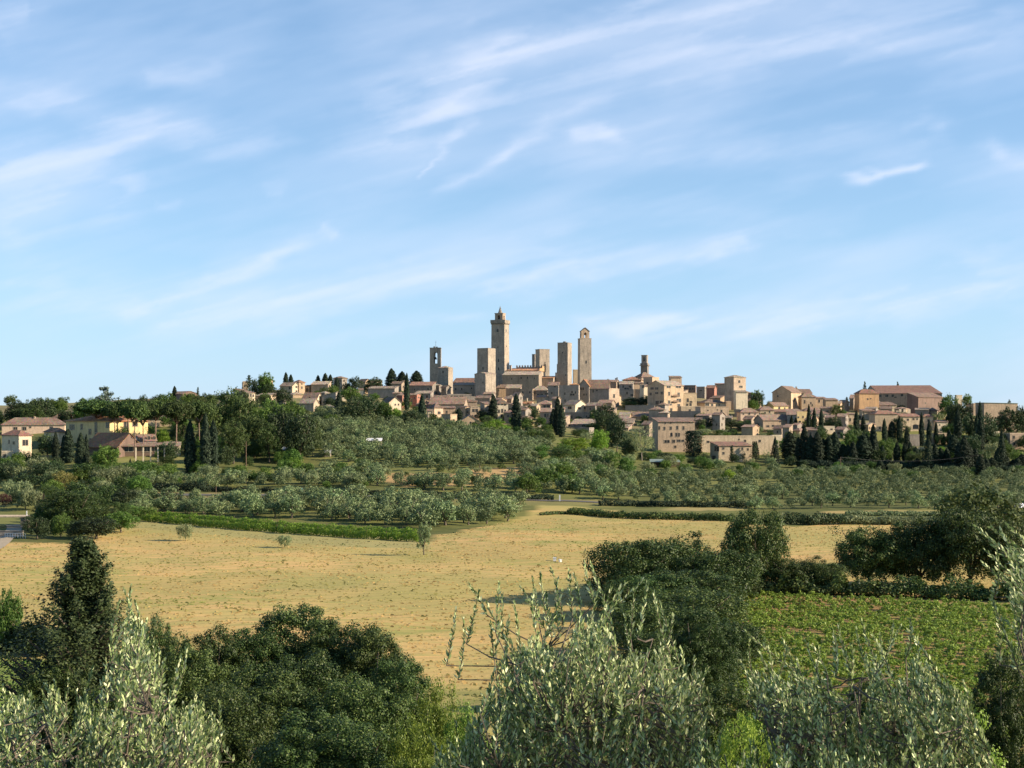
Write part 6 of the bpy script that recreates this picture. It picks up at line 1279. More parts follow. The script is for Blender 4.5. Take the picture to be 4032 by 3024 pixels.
# ------------------------------------------------------------------ hedges, vine rows, vineyard
def band(name, pts, w_, h_, dens, lsize, leaf, label, cat, group=None, wob=.35, posts=False):
    """clipped or trained row along points given as (px, py) of its foot"""
    rng = np.random.default_rng(len(pts) * 7 + abs(int(pts[0][0]))); W = []
    for (a, b_), (c, d) in zip(pts[:-1], pts[1:]):
        n = max(2, int(abs(c - a) / 20))
        for k in range(n + 1):
            t = k / n; px = a + (c - a) * t; py = b_ + (d - b_) * t; Y = hit(px, py)
            if Y: W.append(((px - HX) / F * Y, Y))
    W = np.array(W); dl = np.hypot(*np.diff(W, axis=0).T); Ls = np.concatenate([[0], np.cumsum(dl)]); n = int(Ls[-1] * dens)
    s = rng.random(n) * Ls[-1]; x = np.interp(s, Ls, W[:, 0]); y = np.interp(s, Ls, W[:, 1])
    env = h_ * (max(.9 - wob * .5, .3) + wob * vn(s / 1.9, s * 0, 3) + wob * .5 * vn(s / .6, s * 0, 5)); a = rng.random(n) * 6.283; r = rng.random(n) ** .4
    ox, oz = np.cos(a) * r * w_ / 2, (np.sin(a) * r * .5 + .5)
    dx = np.gradient(W[:, 0]); dy = np.gradient(W[:, 1]); ax = np.interp(s, Ls, dx); ay = np.interp(s, Ls, dy); q = np.hypot(ax, ay) + 1e-9
    X = x - ay / q * ox; Y = y + ax / q * ox; Z = ground(X, Y) + oz * env
    p = np.stack([X, Y, Z], 1); N_ = np.stack([-ay / q * np.cos(a), ax / q * np.cos(a), np.sin(a) + .3], 1) + rng.normal(size=(n, 3)) * .5
    c0 = p.mean(0); c0[2] = gz(c0[0], c0[1]); v, f = leafquads(p - c0, N_, lsize * np.ones(n), rng)
    e = empty(name, c0); tag(e, label, cat, group)
    link(bpy.data.objects.new('foliage', npmesh('foliage', v, [f], [leaf])), e)
    if posts:
        b = MB()
        for d in np.arange(1, Ls[-1], 5.):
            x_, y_ = np.interp(d, Ls, W[:, 0]), np.interp(d, Ls, W[:, 1]); z_ = gz(x_, y_); b.box(x_ - .05 - c0[0], x_ + .05 - c0[0], y_ - .05 - c0[1], y_ + .05 - c0[1], z_ - .3 - c0[2], z_ + h_ * 1.1 - c0[2])
        b.build('stakes', M['wood'], e)
    return e
band('vine_row', [(560, 2052), (1000, 2092), (1400, 2120), (1650, 2135)], 1.3, 1.75, 190, .30, M['vineleaf'], 'front bright green vine row along the upper edge of the straw field', 'vine row', 'vine rows above the field', posts=True)
band('vine_row', [(555, 2036), (1000, 2074), (1400, 2104), (1640, 2118)], 1.3, 1.9, 190, .30, M['vineleaf'], 'rear vine row behind the front one above the straw field', 'vine row', 'vine rows above the field', posts=True)
HG = M['cypleaf']  # near-black bands also stand in for the shadow line along the road
band('hedge', [(420, 1938), (620, 1936), (830, 1936)], 1.6, 2.7, 130, .42, HG, 'tallest dark hedge at the left of the road', 'hedge')
band('hedge', [(830, 1938), (1000, 1939), (1160, 1942)], 1.4, 1.5, 110, .42, HG, 'low dark hedge and shadow line left of the green-signed post', 'hedge')
band('hedge', [(1200, 1946), (1420, 1948), (1640, 1955)], 1.4, 1.5, 110, .42, HG, 'low dark hedge and shadow line in the middle of the road', 'hedge')
band('hedge', [(1660, 1957), (1900, 1964), (2180, 1970)], 1.6, 1.7, 110, .42, HG, 'low dark hedge and shadow line under the slope thicket', 'hedge')
band('hedge', [(2360, 1992), (2600, 1996), (2960, 2000)], 1.8, 1.7, 110, .42, HG, 'dark hedge at the front edge of the right grove', 'hedge')
band('hedge', [(2240, 2024), (2420, 2040), (2640, 2046), (2890, 2052)], 3., 1.8, 150, .42, M['oakleaf'], 'broad green hedge bordering the straw field at right', 'hedge')
band('hedge', [(3080, 2064), (3180, 2068), (3330, 2066)], 3., 2.9, 200, .42, M['darkleaf'], 'tall dark thicket at the field edge between the big oaks', 'hedge')
band('hedge', [(3330, 2030), (3600, 2032), (4100, 2036)], 3., 1.3, 150, .42, M['oliveleaf'], 'low scrub strip behind the pale rough hedge', 'hedge')
band('hedge', [(3330, 2064), (3600, 2066), (4100, 2070)], 4., 2.2, 260, .42, M['paleleaf'], 'pale rough hedge behind the right-hand oaks', 'hedge')
band('hedge', [(2860, 2336), (3200, 2342), (3500, 2352)], 4., 2.2, 300, .36, M['oakleaf'], 'dark undergrowth strip along the head of the vineyard, left part', 'hedge', wob=1.1)
band('hedge', [(3500, 2352), (3800, 2362), (4150, 2370)], 4., 2.4, 300, .36, M['oakleaf'], 'dark undergrowth strip along the head of the vineyard, right part', 'hedge', wob=1.1)
band('hedge', [(3140, 1842), (3400, 1846), (3640, 1850)], 6., 3.2, 330, .6, M['cypleaf'], 'dark base of clipped evergreens under the cypress row, left half', 'hedge')
band('hedge', [(3640, 1850), (3850, 1856), (4100, 1862)], 6., 3.2, 330, .6, M['cypleaf'], 'dark base of clipped evergreens under the cypress row, right half', 'hedge')
band('hedge', [(2130, 2030), (2300, 2020), (2360, 2018)], 1.6, .9, 90, .35, M['oakleaf'], 'short low scrub strip right of the lower grove', 'hedge')
band('reed_bed', [(-120, 2560), (0, 2560), (90, 2575), (150, 2590)], 3.0, 3.2, 900, .34, M['darkleaf'], 'dark reed hedge behind the bright lawn at the lower left', 'reeds')
# vineyard: young staked vines in rows, lower right
VN = []
rg = random.Random(8); ang = math.radians(62); ca, sa = math.cos(ang), math.sin(ang)
for i in range(-60, 60):
    for j in range(-60, 60):
        u = i * 2.35 + rg.uniform(-.1, .1); v = j * 1.15 + rg.uniform(-.12, .12)
        x, y = 42 + u * ca - v * sa, 162 + u * sa + v * ca
        px = HX + F * x / max(y, 1)
        if 104 < y < 198 - max(0, (px - 3000)) * .012 and 2800 < px < 4100 and rg.random() > .06: VN.append((x, y))
VN.sort(key=lambda p: p[1])
VV, QQ, off = [], [], 0
vis = [p for p in VN if p[1] > 104]
for k, (x, y) in enumerate(vis):
    h_ = rg.uniform(1.1, 1.7); w_ = rg.uniform(.5, .8)
    if k < 270: tree('vine', 'vine', x, y, w_, h_, 'staked young vine of the vineyard at the lower right', 'vine', 'vines of the vineyard', one=True)
    else:
        me = MESH[K['vine'][k % 4][1]]; n = len(me.vertices); v = np.empty(n * 3, np.float32); me.vertices.foreach_get('co', v); v = v.reshape(-1, 3); a = rg.uniform(0, 6.28)
        VV.append(np.stack([x + (v[:, 0] * math.cos(a) - v[:, 1] * math.sin(a)) * w_, y + (v[:, 0] * math.sin(a) + v[:, 1] * math.cos(a)) * w_, gz(x, y) + v[:, 2] * h_ / ak('vine')], 1)); QQ.append(np.arange(n).reshape(-1, 4) + off); off += n
if VV: tag(link(bpy.data.objects.new('vines', npmesh('vines', np.concatenate(VV), QQ, [M['vineyellow']]))), 'mass of the farther vines of the vineyard', 'vines', kind='stuff')
print('vines', len(vis))

# ------------------------------------------------------------------ oaks beyond and beside the vineyard (view O)
for cx, yt, w_, Y, kd, lab in [
    (1630, 1088, 158, 208, 'oak_wide', 'solitary round-topped oak standing above the left end of the vineyard'),
    (1360, 1156, 210, 196, 'oak_wide', 'left oak of the broad clump at the field edge'), (1450, 1150, 220, 202, 'oak_wide', 'middle oak of the broad clump at the field edge'),
    (1540, 1178, 200, 194, 'oak_wide', 'right oak of the broad clump at the field edge'), (1500, 1262, 240, 165, 'oak_wide', 'lower oak in front of the broad clump'),
    (1715, 1200, 150, 206, 'oak_wide', 'dark bushy oak right of the solitary one'), (1785, 1210, 90, 204, 'oak_wide', 'small dark bush before the gap with straw'),
    (1880, 1124, 165, 212, 'oak_wide', 'dark oak with straw field showing through, right of the gap'), (1985, 1114, 185, 212, 'oak_wide', 'dark oak in the middle of the right-hand line'),
    (2095, 1088, 210, 210, 'oak_wide', 'dark oak near the right edge of the line'), (2120, 1035, 200, 236, 'pinegreen', 'taller olive-green tree rising behind the right-hand oaks'),
    (1405, 1232, 200, 180, 'oak_wide', 'oak of the broad clump filling its lower left'), (1490, 1222, 230, 182, 'oak_wide', 'oak of the broad clump filling its middle'), (1345, 1250, 130, 178, 'oak_wide', 'small oak at the left foot of the broad clump'),
    (1395, 1290, 200, 150, 'oak_wide', 'shaded oak low at the left of the broad clump'), (1570, 1330, 170, 140, 'oak_wide', 'oak low at the right of the broad clump by the vineyard corner'),
    (1480, 1370, 230, 125, 'oak_wide', 'lowest oak of the broad clump behind the central olive'), (1600, 1220, 90, 196, 'oak', 'small oak bush joining the clump and the solitary oak'),
    (2190, 1110, 120, 206, 'oak', 'oak cut by the right edge'), (20, 1258, 60, 152, 'round_green', 'small sparse tree at the left edge of the straw field')]:
    px = vx('O', cx); x = (px - HX) / F * Y; z = gz(x, Y); top = CZ + (HY - vy('O', yt)) / F * Y
    tree(kd, 'oak_tree' if 'oak' in kd else 'broadleaf_tree', x, Y, w_ / .5486 / F * Y / 2 * 1.1, top - z, lab, 'tree', z=z)
# near belt below the camera (their feet are below the picture)
for cx, yt, w_, Y, kd, lab in [
    (455, 1318, 200, 92, 'oak_near', 'leftmost big oak of the near belt, right of the conifer'), (640, 1272, 280, 97, 'oak_near', 'highest big oak of the near belt, in the middle'),
    (800, 1322, 210, 93, 'oak_near', 'right-hand big oak of the near belt beside the straw field'), (560, 1400, 270, 80, 'oak_near', 'lower front oak of the near belt, left of centre'),
    (760, 1430, 260, 79, 'oak_near', 'lower front oak of the near belt, right of centre'), (325, 1300, 120, 100, 'oak_near', 'dark oak bush behind the leftmost olive spike'),
    (120, 1400, 170, 84, 'oak_near', 'dark bushy mass under the ragged conifer'), (260, 1430, 200, 80, 'oak_near', 'dark oak right under the ragged conifer'),
    (400, 1360, 220, 88, 'oak_near', 'near oak low behind the tall olive spike'), (545, 1325, 220, 94, 'oak_near', 'near oak between the leftmost and the highest of the near belt'),
    (720, 1300, 230, 95, 'oak_near', 'near oak just right of the highest of the near belt'), (860, 1390, 190, 86, 'oak_near', 'near oak sloping down at the right end of the near belt'),
    (650, 1380, 260, 85, 'oak_near', 'near oak in the middle front of the near belt'), (480, 1450, 260, 74, 'oak_near', 'lowest near oak beside the tall olive spike'), (680, 1500, 300, 68, 'oak_near', 'lowest near oak at the bottom edge'),
    (1690, 1450, 180, 74, 'shrub_near', 'green bush at the lower left corner of the vineyard'), (1570, 1440, 190, 80, 'oak_near', 'dark oak between central and right-hand olive'), (1760, 1440, 160, 84, 'shrub_near', 'leafy bush at the lower edge of the vineyard'),
    (950, 1440, 140, 82, 'shrub_near', 'yellow-green bush right of the near oaks'), (1010, 1490, 150, 70, 'shrub_near', 'second yellow-green bush left of the central olive'),
    (900, 1520, 160, 66, 'shrub_near', 'bright leafy bush low between oaks and central olive'), (1400, 1330, 170, 95, 'oak_near', 'dark oak behind the central olive'),
    (1500, 1290, 170, 120, 'oak_near', 'dark oak behind the right shoulder of the central olive'), (1440, 1430, 260, 80, 'oak_near', 'shaded oak low behind the central olive'),
    (1610, 1520, 180, 62, 'shrub_near', 'yellow-green round bush between the two right olives'), (1760, 1470, 270, 70, 'oak_near', 'dark oak low behind the right-hand olive'),
    (1900, 1420, 220, 74, 'oak_near', 'second dark oak low behind the right-hand olive'), (2050, 1490, 260, 64, 'shrub_near', 'yellow-green bush at the lower right behind the olives'),
    (2160, 1370, 160, 80, 'oak_near', 'dark oak at the lower right edge'), (1180, 1500, 240, 76, 'oak_near', 'shaded oak behind the left part of the central olive'),
    (20, 1520, 160, 64, 'shrub_near', 'bright bush at the lower left corner'), (60, 1445, 90, 100, 'shrub_near', 'sunlit vine bush by the bright lawn')]:
    px = vx('O', cx); x = (px - HX) / F * Y; z = gz(x, Y); top = CZ + (HY - vy('O', yt)) / F * Y
    tree(kd, 'oak_tree' if 'oak' in kd else 'broadleaf_tree', x, Y, w_ / .5486 / F * Y / 2 * 1.15, top - z, lab, 'tree' if 'oak' in kd else 'bush', z=z)
px, Y = vx('O', 180), 88.; x = (px - HX) / F * Y; z = gz(x, Y)
tree('conifer_near', 'conifer_tree', x, Y, 5.9, CZ + (HY - vy('O', 1166)) / F * Y - z, 'ragged dark conifer rising left of the near oaks over the straw field', 'tree', z=z)
px, Y = vx('O', 1302), 195.; x = (px - HX) / F * Y
tree('bush_dry', 'dead_shrub', x, Y, 1.3, CZ + (HY - vy('O', 1245)) / F * Y - gz(x, Y), 'rusty brown dead shrub left of the broad oak clump', 'shrub')

# ------------------------------------------------------------------ undergrowth and small trees between the named ones
def scatter(poly, n, kinds, hr, wr_, lab, group, seed):
    """poly in picture columns/rows of the foot on the terrain"""
    rg = random.Random(seed); xs = [p[0] for p in poly]; ys = [p[1] for p in poly]; k = 0; tries = 0
    while k < n and tries < n * 30:
        tries += 1; px, py = rg.uniform(min(xs), max(xs)), rg.uniform(min(ys), max(ys))
        if not inpoly(np.array([px]), np.array([py]), poly)[0]: continue
        Y = hit(px, py)
        if not Y: continue
        x = (px - HX) / F * Y
        if any(math.hypot(x - a, Y - b_) < r_ * .9 for a, b_, r_ in SITES): continue
        h_ = rg.uniform(*hr); kd = rg.choice(kinds)
        tree(kd, 'bush' if h_ < 5 else 'small_tree', x, Y, h_ * rg.uniform(*wr_), h_, lab, 'bush' if hr[1] < 6 else 'tree', group, one=True); k += 1
scatter([(0, 1800), (440, 1800), (440, 1860), (560, 1900), (560, 2040), (430, 2090), (150, 2110), (150, 2020), (0, 1990)], 70, ['round_dark', 'oak', 'shrub', 'round_green', 'shrub_pale'], (3, 6.5), (.5, .75), 'garden bush or small tree of the dense left belt below the villas', 'bushes of the left belt', 1)
scatter([(430, 1870), (900, 1850), (1280, 1860), (1480, 1890), (1480, 1925), (850, 1925), (430, 1900)], 46, ['round_green', 'shrub_green', 'oak', 'shrub_pale'], (2.2, 5), (.55, .8), 'green bush on the slope between wood and roadside olives', 'bushes above the road', 2)
scatter([(620, 1720), (1180, 1720), (1240, 1800), (1180, 1850), (620, 1850)], 40, ['round_dark', 'oak', 'round_green'], (4, 8), (.45, .7), 'shaded small tree filling the foot of the wood', 'undergrowth of the wood', 3)
scatter([(1480, 1880), (1800, 1850), (2060, 1840), (2100, 1900), (1900, 1930), (1500, 1925)], 16, ['shrub_pale', 'shrub', 'shrub_green'], (1.5, 3), (.6, .9), 'scrubby bush along the ochre bank', 'scrub of the bank', 4)
scatter([(1620, 1640), (1760, 1690), (2000, 1730), (2240, 1760), (2460, 1800), (2440, 1690), (2300, 1650), (2000, 1650), (1700, 1620)], 60, ['round_green', 'round_dark', 'shrub_green', 'oak'], (2.5, 5.5), (.5, .75), 'garden bush among the lowest houses of the old town', 'bushes of the town gardens', 5)
scatter([(2120, 1790), (2480, 1800), (2500, 1920), (2130, 1900)], 44, ['round_green', 'shrub_green', 'olive', 'shrub_pale'], (2.5, 5.5), (.5, .75), 'bush of the thicket between upper grove and field shed', 'bushes of the thicket', 6)
scatter([(2450, 1790), (3000, 1830), (3300, 1850), (4100, 1850), (4100, 1895), (3200, 1895), (2500, 1880)], 70, ['round_green', 'round_dark', 'shrub_green', 'shrub_pale', 'olive'], (2.5, 5), (.55, .8), 'bush between the cypress row and the right grove', 'bushes above the right grove', 7)
scatter([(3100, 1700), (4100, 1680), (4100, 1840), (3100, 1840)], 90, ['round_dark', 'round_green', 'oak', 'shrub'], (3.5, 8), (.42, .62), 'dark small tree on the wooded slope of the right-hand quarter', 'wooded slope at right', 8)
scatter([(2680, 1660), (3080, 1690), (3080, 1760), (2680, 1730)], 26, ['round_dark', 'shrub_green', 'shrub_pale'], (2, 4.2), (.55, .8), 'bush on the terraces above the long buff building', 'bushes of the terraces', 9)
scatter([(0, 1600), (1250, 1590), (1250, 1650), (900, 1700), (500, 1690), (0, 1680)], 80, ['round_dark', 'oak', 'round_green', 'pinegreen'], (5, 9), (.45, .6), 'tree of the wood on the left ridge behind the villas', 'wood on the left ridge', 10)
scatter([(1250, 1560), (1640, 1560), (1640, 1640), (1250, 1640)], 26, ['round_dark', 'round_green', 'oak'], (3, 6), (.5, .7), 'tree in the gardens left of the churches', 'garden trees left of the churches', 11)
scatter([(2500, 1640), (3700, 1600), (3700, 1690), (2500, 1700)], 26, ['round_dark', 'round_green', 'shrub'], (2.5, 5), (.5, .7), 'garden bush between the houses of the right-hand town', 'bushes between the right-hand houses', 12)
# ------------------------------------------------------------------ foreground olive trees, leaf by leaf
M['nearolive'] = leafmat('near_olive_leaves', (.045, .08, .02), (.50, .57, .25), .2, .4, spec=.3, hv=.3, stops=[(0., (.07, .12, .035)), (.4, (.24, .32, .12)), (.75, (.46, .54, .25)), (1., (.78, .82, .50))])
def near_olive(name, label, Y, base_px, tips, poly, nsh, seed, lean=(0, 0, 1), dy=1.3, leaf=(.038, .057), trunkr=.09):
    """tips: (px, py) of shoots on the outline; poly: outline the inner shoots fill"""
    rng = np.random.default_rng(seed); rg = random.Random(seed)
    bx = (base_px - HX) / F * Y; bz = gz(bx, Y); top = max(CZ + (HY - t[1]) / F * Y for t in tips)
    e = empty(name, (bx, Y, bz)); tag(e, label, 'olive tree', 'olive trees in the foreground')
    pl = [(a, b_) for a, b_ in poly]; xs = [p[0] for p in pl]; ys = [p[1] for p in pl]
    S = [(a, b_, rg.uniform(-.3, .5) * dy, rg.uniform(.30, .46)) for a, b_ in tips]
    while len(S) < nsh:
        a, b_ = rg.uniform(min(xs), max(xs)), rg.uniform(min(ys), max(ys))
        if fbm(np.array([a / 130.]), np.array([b_ / 130.]), seed, 2)[0] < .44: continue
        if inpoly(np.array([a]), np.array([b_]), pl)[0]: S.append((a, b_, rg.uniform(-.9, 1.) * dy, rg.uniform(.16, .42)))
    # limbs fan out from the trunk into the crown
    cxm = (np.mean(xs) - HX) / F * Y; zl = CZ + (HY - np.mean(ys)) / F * Y
    fork = np.array([bx + (cxm - bx) * .4, Y, bz + max(.8, (zl - bz) * .45)])
    wood = MB(); wood.tube([(0, 0, -.2), (0.04, 0, (fork[2] - bz) * .5), tuple(fork - [bx, Y, bz])], [trunkr * 1.3, trunkr, trunkr * .85], 9)
    nodes = []
    nl = 30
    for k in range(nl):
        a, b_ = 0, 0; yy = Y + rg.uniform(-.7, .8) * dy
        while not inpoly(np.array([a]), np.array([b_ - 60]), pl)[0]: a, b_ = rg.uniform(min(xs), max(xs)), rg.uniform(min(ys) + 60, max(ys))
        end = np.array([(a - HX) / F * yy, yy, CZ + (HY - b_) / F * yy]); mid = (fork + end) / 2 + np.array([rg.uniform(-.12, .12), rg.uniform(-.12, .12), -.1])
        pts = [fork, fork * .5 + mid * .5 + np.array([0, 0, -.03]), mid, mid * .45 + end * .55, end]
        for i_ in range(1, 4): nodes += [pts[i_] * (1 - u_) + pts[i_ + 1] * u_ for u_ in (0, .2, .4, .6, .8)]
        wood.tube([tuple(p - [bx, Y, bz]) for p in pts], [trunkr * .28, trunkr * .2, trunkr * .12, trunkr * .08, trunkr * .04], 6); nodes.append(pts[-1])
    nodes = np.array(nodes); LV, LF, off = [], [], 0; tw = MB()
    for a, b_, d_, L_ in S:
        yy = Y + d_; tip = np.array([(a - HX) / F * yy, yy, CZ + (HY - b_) / F * yy])
        out = np.array([(tip[0] - cxm) * .35 + rg.uniform(-.6, .6), rg.uniform(-.6, .4), rg.choice([1.1, 1.0, .9, .6])]) + np.array(lean) * .6; out /= np.linalg.norm(out)
        bend = np.array([rg.uniform(-.5, .5), rg.uniform(-.4, .4), rg.uniform(-.3, .1)])
        def pos(t): return tip - out * L_ * (1 - t) + bend * L_ * .5 * (1 - t) ** 2
        p0 = pos(0.); nn = nodes[np.argmin(np.linalg.norm(nodes - p0, axis=1))]
        o0 = np.array([bx, Y, bz])
        tw.tube([tuple(nn - o0), tuple((nn + p0) / 2 + [0, 0, -.02] - o0), tuple(p0 - o0)], [.006, .005, .004], 4)
        tw.tube([tuple(pos(t) - o0) for t in (0, .33, .66, 1.)], [.0042, .0034, .0026, .0012], 4)
        n = int(L_ / .017); t = (np.arange(n) + rng.random(n) * .4) / n; ph = rng.random() * 6.28
        base = np.array([pos(v) for v in t]); ax = out
        u = np.cross(ax, [.2, 1, .1]); u /= np.linalg.norm(u); w_ = np.cross(ax, u)
        for side in (0, 1):
            angle = ph + np.arange(n) * (math.pi / 2) + side * math.pi + rng.normal(size=n) * .35
            rad = np.cos(angle)[:, None] * u + np.sin(angle)[:, None] * w_
            spread = (.6 + .55 * rng.random(n))[:, None] * (1.15 - .75 * t[:, None])
            dr = ax + rad * spread + rng.normal(size=(n, 3)) * .10; dr /= np.linalg.norm(dr, axis=1)[:, None]
            ln = rng.uniform(leaf[0], leaf[1], n)[:, None] * (1.05 - .35 * t[:, None]); wd = ln * .145 * (1 + .25 * rng.random((n, 1)))
            nr = np.cross(dr, rad); nr /= (np.linalg.norm(nr, axis=1)[:, None] + 1e-9); tl = rng.normal(size=n)[:, None] * .7
            upv = np.cross(nr, dr); sd = nr * np.cos(tl) + upv * np.sin(tl); nrm2 = np.cross(dr, sd)
            cup = nrm2 * ln * .10
            v = np.stack([base, base + dr * ln * .3 + sd * wd, base + dr * ln * .68 + sd * wd * .85 + cup * .5, base + dr * ln + cup, base + dr * ln * .68 - sd * wd * .85 + cup * .5, base + dr * ln * .3 - sd * wd], 1) - o0
            LV.append(v.reshape(-1, 3)); LF.append(np.arange(6 * n).reshape(n, 6) + off); off += 6 * n
    wood.build('trunk', M['bark'], e, True); tw.build('twigs', M['bark'], e)
    link(bpy.data.objects.new('crown', npmesh('crown', np.concatenate(LV), LF, [M['nearolive']])), e)
    return e
o_ = lambda pts: [(a / .5486, b / .5486) for a, b in pts]
near_olive('olive_tree', 'foreground olive at the lower left with one tall pointed spike of shoots', 9.5, 420,
           o_([(283, 1262), (268, 1272), (258, 1300), (292, 1300), (300, 1330), (318, 1340), (272, 1340), (250, 1370), (330, 1375), (345, 1400), (404, 1398), (392, 1420), (355, 1425), (240, 1400), (228, 1425), (98, 1478), (60, 1492), (118, 1470), (150, 1466), (475, 1515), (455, 1530), (440, 1545), (5, 1480), (30, 1500), (165, 1490), (200, 1440), (420, 1490)]),
           o_([(283, 1310), (305, 1330), (325, 1380), (385, 1440), (395, 1480), (470, 1540), (480, 1680), (-40, 1680), (-40, 1490), (60, 1500), (120, 1480), (190, 1490), (235, 1420), (260, 1350)]), 600, 21)
near_olive('olive_tree', 'biggest foreground olive, at the centre right, its shoots crossing the straw field', 9.8, 2250,
           o_([(1010, 1258), (1035, 1275), (1078, 1258), (1085, 1285), (1120, 1262), (1150, 1248), (1168, 1238), (1190, 1226), (1262, 1212), (1274, 1214), (1228, 1232), (1205, 1250), (1240, 1240), (985, 1315), (1000, 1335), (1050, 1300), (1110, 1300), (1352, 1258), (1340, 1265), (1388, 1250), (1398, 1258), (1300, 1290), (1412, 1280), (1425, 1300), (1440, 1340), (1455, 1330), (1290, 1275), (1320, 1270), (1370, 1275), (1150, 1290), (1180, 1280), (1215, 1275),
                (1100, 1330), (1060, 1345), (1090, 1360), (1500, 1420), (1470, 1400), (1530, 1440), (1350, 1330), (1270, 1330), (1240, 1320), (925, 1590), (940, 1610), (985, 1560), (1010, 1545), (1040, 1500)]),
           o_([(1060, 1440), (1100, 1400), (1150, 1370), (1240, 1330), (1320, 1320), (1400, 1300), (1430, 1350), (1470, 1400), (1530, 1470), (1560, 1560), (1600, 1680), (920, 1680), (940, 1620), (1010, 1560), (1060, 1480)]), 940, 22, lean=(-.15, 0, .6))
near_olive('olive_tree', 'foreground olive at the lower right in front of the vineyard', 9.6, 3350,
           o_([(1608, 1362), (1618, 1385), (1690, 1382), (1700, 1400), (1740, 1388), (1755, 1395), (1800, 1365), (1812, 1350), (1850, 1358), (1885, 1372), (1900, 1368), (1930, 1345), (1945, 1352), (1965, 1336), (1960, 1360), (1980, 1380), (1600, 1430), (1612, 1450), (1640, 1410), (1660, 1400), (1720, 1420), (2010, 1440), (2040, 1460), (2080, 1470), (2100, 1500), (1860, 1340), (1840, 1390), (1770, 1400)]),
           o_([(1615, 1430), (1700, 1440), (1800, 1420), (1900, 1400), (1975, 1400), (2030, 1460), (2100, 1510), (2130, 1600), (2150, 1680), (1780, 1680), (1700, 1560), (1620, 1470)]), 760, 23, lean=(-.45, 0, .5))
near_olive('olive_tree', 'foreground olive branch reaching in at the right edge', 8.6, 4330,
           o_([(2105, 1135), (2118, 1150), (2140, 1140), (2160, 1142), (2175, 1135), (2190, 1150), (2130, 1190), (2122, 1215), (2150, 1180), (2180, 1200), (2148, 1300), (2140, 1290), (2160, 1330), (2180, 1290), (2200, 1250), (2170, 1380), (2190, 1400), (2205, 1160), (2215, 1190), (2165, 1240)]),
           o_([(2180, 1180), (2260, 1150), (2330, 1170), (2330, 1500), (2240, 1450), (2190, 1400), (2185, 1300), (2165, 1220)]), 150, 24, lean=(-1.3, 0, .2))
near_olive('olive_tree', 'low foreground olive filling the bottom edge between the two right-hand ones', 8.8, 3000,
           o_([(1650, 1580), (1700, 1590), (1560, 1560), (1740, 1600), (1620, 1600), (1980, 1560), (2050, 1570)]),
           o_([(1500, 1590), (1650, 1600), (1750, 1620), (1980, 1580), (2120, 1600), (2150, 1700), (1480, 1700)]), 150, 25)

# ------------------------------------------------------------------ small things
def at(px, py): Y = hit(px, py); return ((px - HX) / F * Y, Y, gz((px - HX) / F * Y, Y))
def post(name, px, py, h_, label, cat, head=None, hm=None, m_='wood', r=.09):
    x, y, z = at(px, py); e = empty(name, (x, y, z)); tag(e, label, cat); MB().cyl(0, 0, -.3, h_, r, r * .8, 8).build('pole', M[m_], e)
    if head: b = MB(); b.box(*head); b.build('head', M[hm], e)
M['signgreen'] = simple('faded_green_sign', (.30, .52, .40), .6)
post('road_sign', 1189, 1958, 2.4, 'post with a pale green sign at the roadside hedge gap', 'sign', (-.32, .32, -.04, .04, 1.4, 2.5), 'signgreen', 'metal', .05)
post('wooden_post', 851, 1952, 2.6, 'bare wooden post in front of the low hedge', 'post')
post('road_sign', 1400, 1962, 1.9, 'small round white sign on a thin post by the road', 'sign', (-.3, .3, -.03, .03, 1.5, 2.1), 'whitepaint', 'metal', .04)
post('marker_post', 2204, 1974, 1.7, 'thick white marker post by the road below the thicket', 'post', (-.2, .2, -.2, .2, 0, 1.75), 'whitepaint', 'whitepaint', .12)
post('wooden_post', 384, 2082, 1.1, 'short pale post at the edge of the dark belt', 'post', (-.14, .14, -.14, .14, 0, 1.1), 'whitepaint', 'whitepaint', .1)
post('stake', 123, 2568, 1.0, 'pinkish stake at the corner of the bright lawn', 'stake', None, None, 'frame', .05)
# utility poles
def upole(px, py, Y, top, label):
    x = (px - HX) / F * Y; z = gz(x, Y); H_ = CZ + (HY - top) / F * Y - z; e = empty('utility_pole', (x, Y, z)); tag(e, label, 'pole')
    MB().cyl(0, 0, -.3, H_, .16, .09, 8).build('pole', M['wood'], e); MB().box(-.9, .9, -.06, .06, H_ * .86, H_ * .86 + .14).build('crossarm', M['wood'], e)
    return x, Y, z + H_
upole(2201, 1650, 735, 1510, 'thin utility pole before the big grey town wall')
upole(969, 1800, 468, 1738, 'wooden utility pole with crossarm before the wood')
a1 = upole(3868, 1850, 560, 1790, 'reddish utility pole among the cone cypresses at right'); a2 = upole(3310, 1870, 545, 1800, 'utility pole carrying the wire left of the cypress row')
b = MB(); pts = [(a2[0] + (a1[0] - a2[0]) * t, a2[1] + (a1[1] - a2[1]) * t, a2[2] + (a1[2] - a2[2]) * t - 2.0 * 4 * t * (1 - t)) for t in np.linspace(0, 1, 14)]
b.tube(pts, [.035] * 14, 4); tag(b.build('utility_wire', M['metal']), 'thin sagging wire before the dark cypress row', 'wire')
